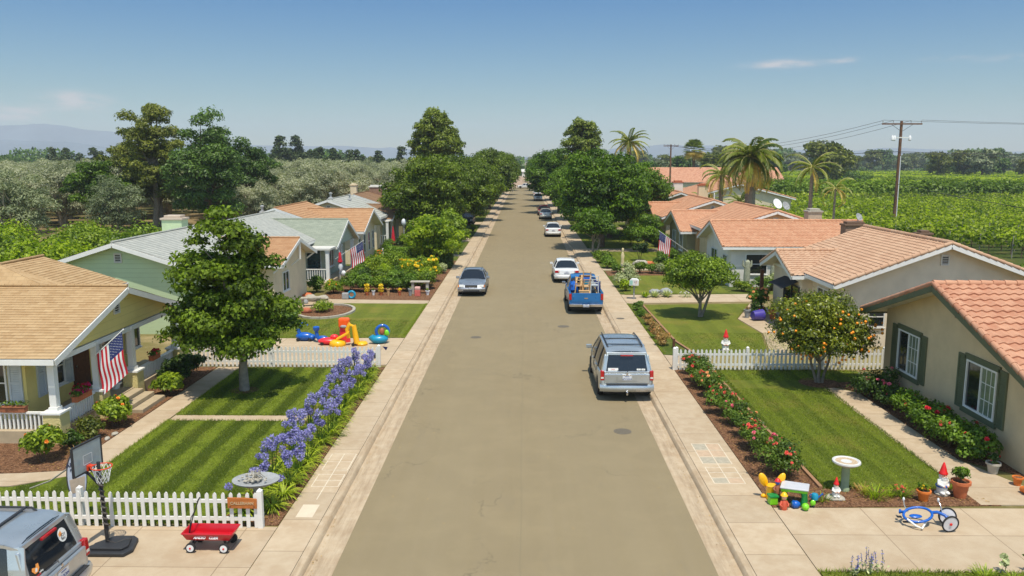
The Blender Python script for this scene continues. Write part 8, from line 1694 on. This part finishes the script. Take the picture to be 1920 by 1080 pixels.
SHR = [(6.7, 52.2, .8, 1.3, L_SILV, 'wispy grey green shrub by the pavement beside the pickup'), (6.5, 50.6, .5, .7, L_YELLOWG, 'low yellowish plant before the wispy shrub'), (6.4, 61.6, .7, .9, L_BUSH, 'green shrub by the pavement at the path corner'), (6.3, 65.0, .8, 1.1, L_CIT2, 'round shrub by the pavement under the small bright tree'), (10.4, 59.6, .75, 1.7, L_BUSH, 'upright shrub left of the third flag'), (9.6, 66.0, .8, 2.1, L_BUSHD, 'dark topiary shrub on the shaded lawn'), (12.2, 58.8, .9, 1.7, L_CIT2, 'shrub under the third flag pole'), (11.9, 64.8, .8, 1.2, L_BUSH, 'shrub before the peach house window'), (13.2, 77, 1.0, 1.6, L_BUSH, 'shrub at the far corner of the peach house'), (10.5, 79, 1.2, 1.8, L_YELLOWG, 'yellow green shrub under the big right street tree'), (11.8, 83.5, 1.3, 3.2, L_YELLOWG, 'tall yellow green shrub beside the tan house'), (12.2, 88, 1.4, 3.4, L_EUC, 'tall olive shrub behind the tall yellow green one'),
       (-11.0, 73.5, 1.1, 1.6, L_BUSHD, 'dark shrub between the hedge and the fourth porch'), (-10.2, 78.0, 1.1, 1.5, L_BUSH, 'green shrub before the fourth porch'), (-6.3, 77.2, .5, 1.4, L_BUSH, 'small upright shrub by the pavement under the left street trees'), (-6.3, 84, .6, 1.2, L_CIT2, 'light shrub by the pavement further up left'), (-12, 70.5, .9, 1.3, L_BUSH, 'shrub at the foot of the cream gable'), (-5.95, 93.0, .45, 1.0, L_LIME, 'lime shrub by the pavement in front of the dark car')]
for i, (x, y, r_, h, m, lb) in enumerate(SHR): make_bush('shrub', lb, 'shrub', (x, y, .128), 370+i, r_, r_, h, 2200, .15, m, nb=13)
t = thing('garden_statue', 'slim cream stone statue on the path border', 'statue', (7.75, 62.6, .13)); mb = MB(); mb.box(-.16, .16, -.14, .14, 0, .2); mb.build('plinth', STONE, t, bevel=.02); mb = MB(); mb.lathe([(.14, .2), (.12, .6), (.15, .85), (.07, 1.12), (.05, 1.16), (.10, 1.25), (.08, 1.4), (.02, 1.46)], 12, sy=.7); mb.build('figure', M('cream_stone', k(C(226, 208, 160), .8), .9, .1, 7), t, smooth=60)
for i, (x, y, r_, lb) in enumerate(((9.2, 62.9, .5, 'long pale boulder on the path border'), (9.9, 63.0, .35, 'brown pointed rock beside the pale boulder'), (10.9, 60.9, .4, 'stacked reddish stones under the flag'))):
    mb = MB(); mb.ball((x, y, .3), r_*1.3, r_*.8, r_*.6, 9, 6, i+31, .2); o = mb.build('boulder', STONE if i == 0 else TERRA, None, smooth=60); tag(o, lb, 'rock')
# ================= satellite dish, poles, wires =================
def dish(label, x, y, z, s):
    t = thing('satellite_dish', label, 'satellite dish', (x, y, z), .5); mb = MB(); i0 = 0; mb.lathe([(.01, 0), (.25*s, .03*s), (.42*s, .1*s), (.43*s, .1*s), (.25*s, .02*s), (.01, -.02*s)], 20); mb.xf(Matrix.Translation((0, 0, .45*s)) @ Matrix.Rotation(R(62), 4, 'X')); mb.build('reflector', STONEG if s < .9 else CLOTHW, t, smooth=60)
    mb = MB(); mb.tube([(0, 0, -.15), (0, .05, .42*s)], .03, 6); mb.tube([(0, 0, .2*s), (0, -.45*s, .45*s)], .015, 5); mb.build('mount', STONEG, t)
dish('white satellite dish on the roof ridge behind the white house', 19.0, 60.7, 4.7, .95); dish('smaller grey satellite dish beside the white one', 19.75, 61.0, 4.6, .8); dish('small dish on the brown chimney block right of the white house', 20.9, 50.4, 4.6, .6)
def upole(label, x, y, H, arm, full=True):
    t = thing('utility_pole', label, 'utility pole', (x, y, .1)); mb = MB(); mb.tube([(0, 0, -.2), (.02, 0, H*.5), (0, 0, H)], [.24, .19, .15], 10); mb.build('pole', POLEW, t, smooth=60)
    mb = MB(); mb.box(-arm/2, arm/2, -.22, -.1, H-.42, H-.26); ca = mb.build('crossarm', POLEW, t)
    for q in (-.48, -.22, .22, .48):
        mb = MB(); mb.lathe([(.02, H-.26), (.02, H-.14), (.07, H-.13), (.04, H-.06), (.07, H-.05), (.03, H+.05)], 8, (q*arm, -.16, 0)); mb.build('insulator', STONEG, ca)
    mb = MB()
    for q in (-1, 1): mb.bar((q*.1, -.18, H-1.15), (q*arm*.26, -.18, H-.42), .05, .03)
    mb.build('brace', WIRE, t)
    if full:
        mb = MB(); mb.box(-.8, .9, -.2, -.1, H-1.95, H-1.83); tr2 = mb.build('lower_arm', WHITE, t)
        for q in (-1.0, -.75, 1.0): mb = MB(); mb.lathe([(.08, -.3), (.16, -.22), (.16, .12), (.1, .2), (.05, .34)], 9, (q, -.18, H-1.95)); mb.build('cutout', CLOTHW, tr2, smooth=40)
        mb = MB(); mb.tube([(.12, -.2, 0), (.1, -.2, H-4)], .05, 6); mb.build('conduit', CLOTHW, t)
    return t
upole('tall wooden utility pole standing in the vineyard', 43.6, 95, 12.75, 4.6); upole('smaller distant utility pole left of the fan palm', 32.4, 180, 11.7, 3.3, False)
def wire(label, a, b, sag, r_=.016, n=14):
    a, b = Vector(a), Vector(b); mb = MB(); mb.tube([tuple(a+(b-a)*(i/n)+Vector((0, 0, -sag*4*(i/n)*(1-i/n)))) for i in range(n+1)], r_, 4); o = mb.build('power_line', WIRE, None); tag(o, label, 'power line'); return o
for i, (q, lb) in enumerate(((-2.2, 'upper wire from the tall pole to the distant pole'), (-1.0, 'middle wire from the tall pole to the distant pole'), (1.0, 'lower wire from the tall pole to the distant pole'))): wire(lb, (43.6+q, 94.85, 12.9-i*.35*0), (32.4+q*.7, 179.85, 11.75), 1.9+.3*i, .02)
wire('highest wire running right from the tall pole', (43.6+2.2, 94.85, 12.95), (112, 70, 13.4), 1.2); wire('second wire running right from the tall pole', (43.6-2.2, 94.85, 12.95), (112, 67, 12.4), 1.0)
wire('thick communication line running left from the tall pole', (43.4, 94.9, 9.35), (-10, 260, 9.0), .9, .03); wire('thick communication line running right from the tall pole', (43.4, 94.9, 9.35), (110, 66, 10.3), .9, .03); wire('lower communication line to the right picture edge', (43.6, 94.9, 9.2), (110, 64, 9.4), 1.0, .02)
wire('service cable sloping down to the right over the vineyard', (43.6, 94.8, 5.6), (46, 60, 3.6), .25, .03)
# ================= hills =================
def hills(name, D, prof, m, seed, depth=500):
    rng = np.random.default_rng(seed); px = np.linspace(-700, 2600, 260); y = np.interp(px, [p_[0] for p_ in prof], [p_[1] for p_ in prof]); x = (px-983)/1500*D
    z = 8.4+(300-y)/1500*D; z = z+np.interp(px, np.linspace(-700, 2600, 120), rng.normal(size=120))*D*.0006+np.interp(px, np.linspace(-700, 2600, 30), rng.normal(size=30))*D*.0010; mb = MB(); nv = 14; P = []
    for j in range(nv):
        f = j/(nv-1); prof_ = math.sin(min(1, f*1.6)*PI/2) if f < .625 else math.cos((f-.625)/.375*PI/2)
        jit = np.interp(px+j*37, np.linspace(-800, 3200, 160), rng.normal(size=160)); P += [(x[i], D-depth*.6+f*depth, -.5+z[i]*max(0, prof_)*(1+.05*jit[i]*(prof_ < .95))) for i in range(len(px))]
    mb.grid(P, len(px), nv); struct(name, mb, m, smooth=60)
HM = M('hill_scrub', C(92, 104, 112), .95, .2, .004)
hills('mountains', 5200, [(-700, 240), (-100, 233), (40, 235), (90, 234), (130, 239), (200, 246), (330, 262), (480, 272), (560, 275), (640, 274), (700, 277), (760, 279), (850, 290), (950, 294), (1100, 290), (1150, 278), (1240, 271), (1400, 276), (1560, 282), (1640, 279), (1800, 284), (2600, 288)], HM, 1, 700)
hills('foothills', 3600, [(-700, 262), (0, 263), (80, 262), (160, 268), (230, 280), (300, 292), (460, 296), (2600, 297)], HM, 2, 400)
HAZE_D = 2.2e-4
# ================= haze =================
mb = MB(); mb.box(-9500, 9500, -45, 5900, -1.2, 262)
hz = mb.build('haze', [MATS['asphalt']]); hz.data.materials.clear()
hm = bpy.data.materials.new('haze_air'); hm.use_nodes = True; hn = hm.node_tree.nodes
for n in list(hn): hn.remove(n)
ho = hn.new('ShaderNodeOutputMaterial'); hv = hn.new('ShaderNodeVolumePrincipled')
hv.inputs['Color'].default_value = (.84, .91, 1, 1); hv.inputs['Density'].default_value = HAZE_D; hv.inputs['Anisotropy'].default_value = 0.
hm.node_tree.links.new(hv.outputs[0], ho.inputs['Volume']); hz.data.materials.append(hm); hz['kind'] = 'stuff'
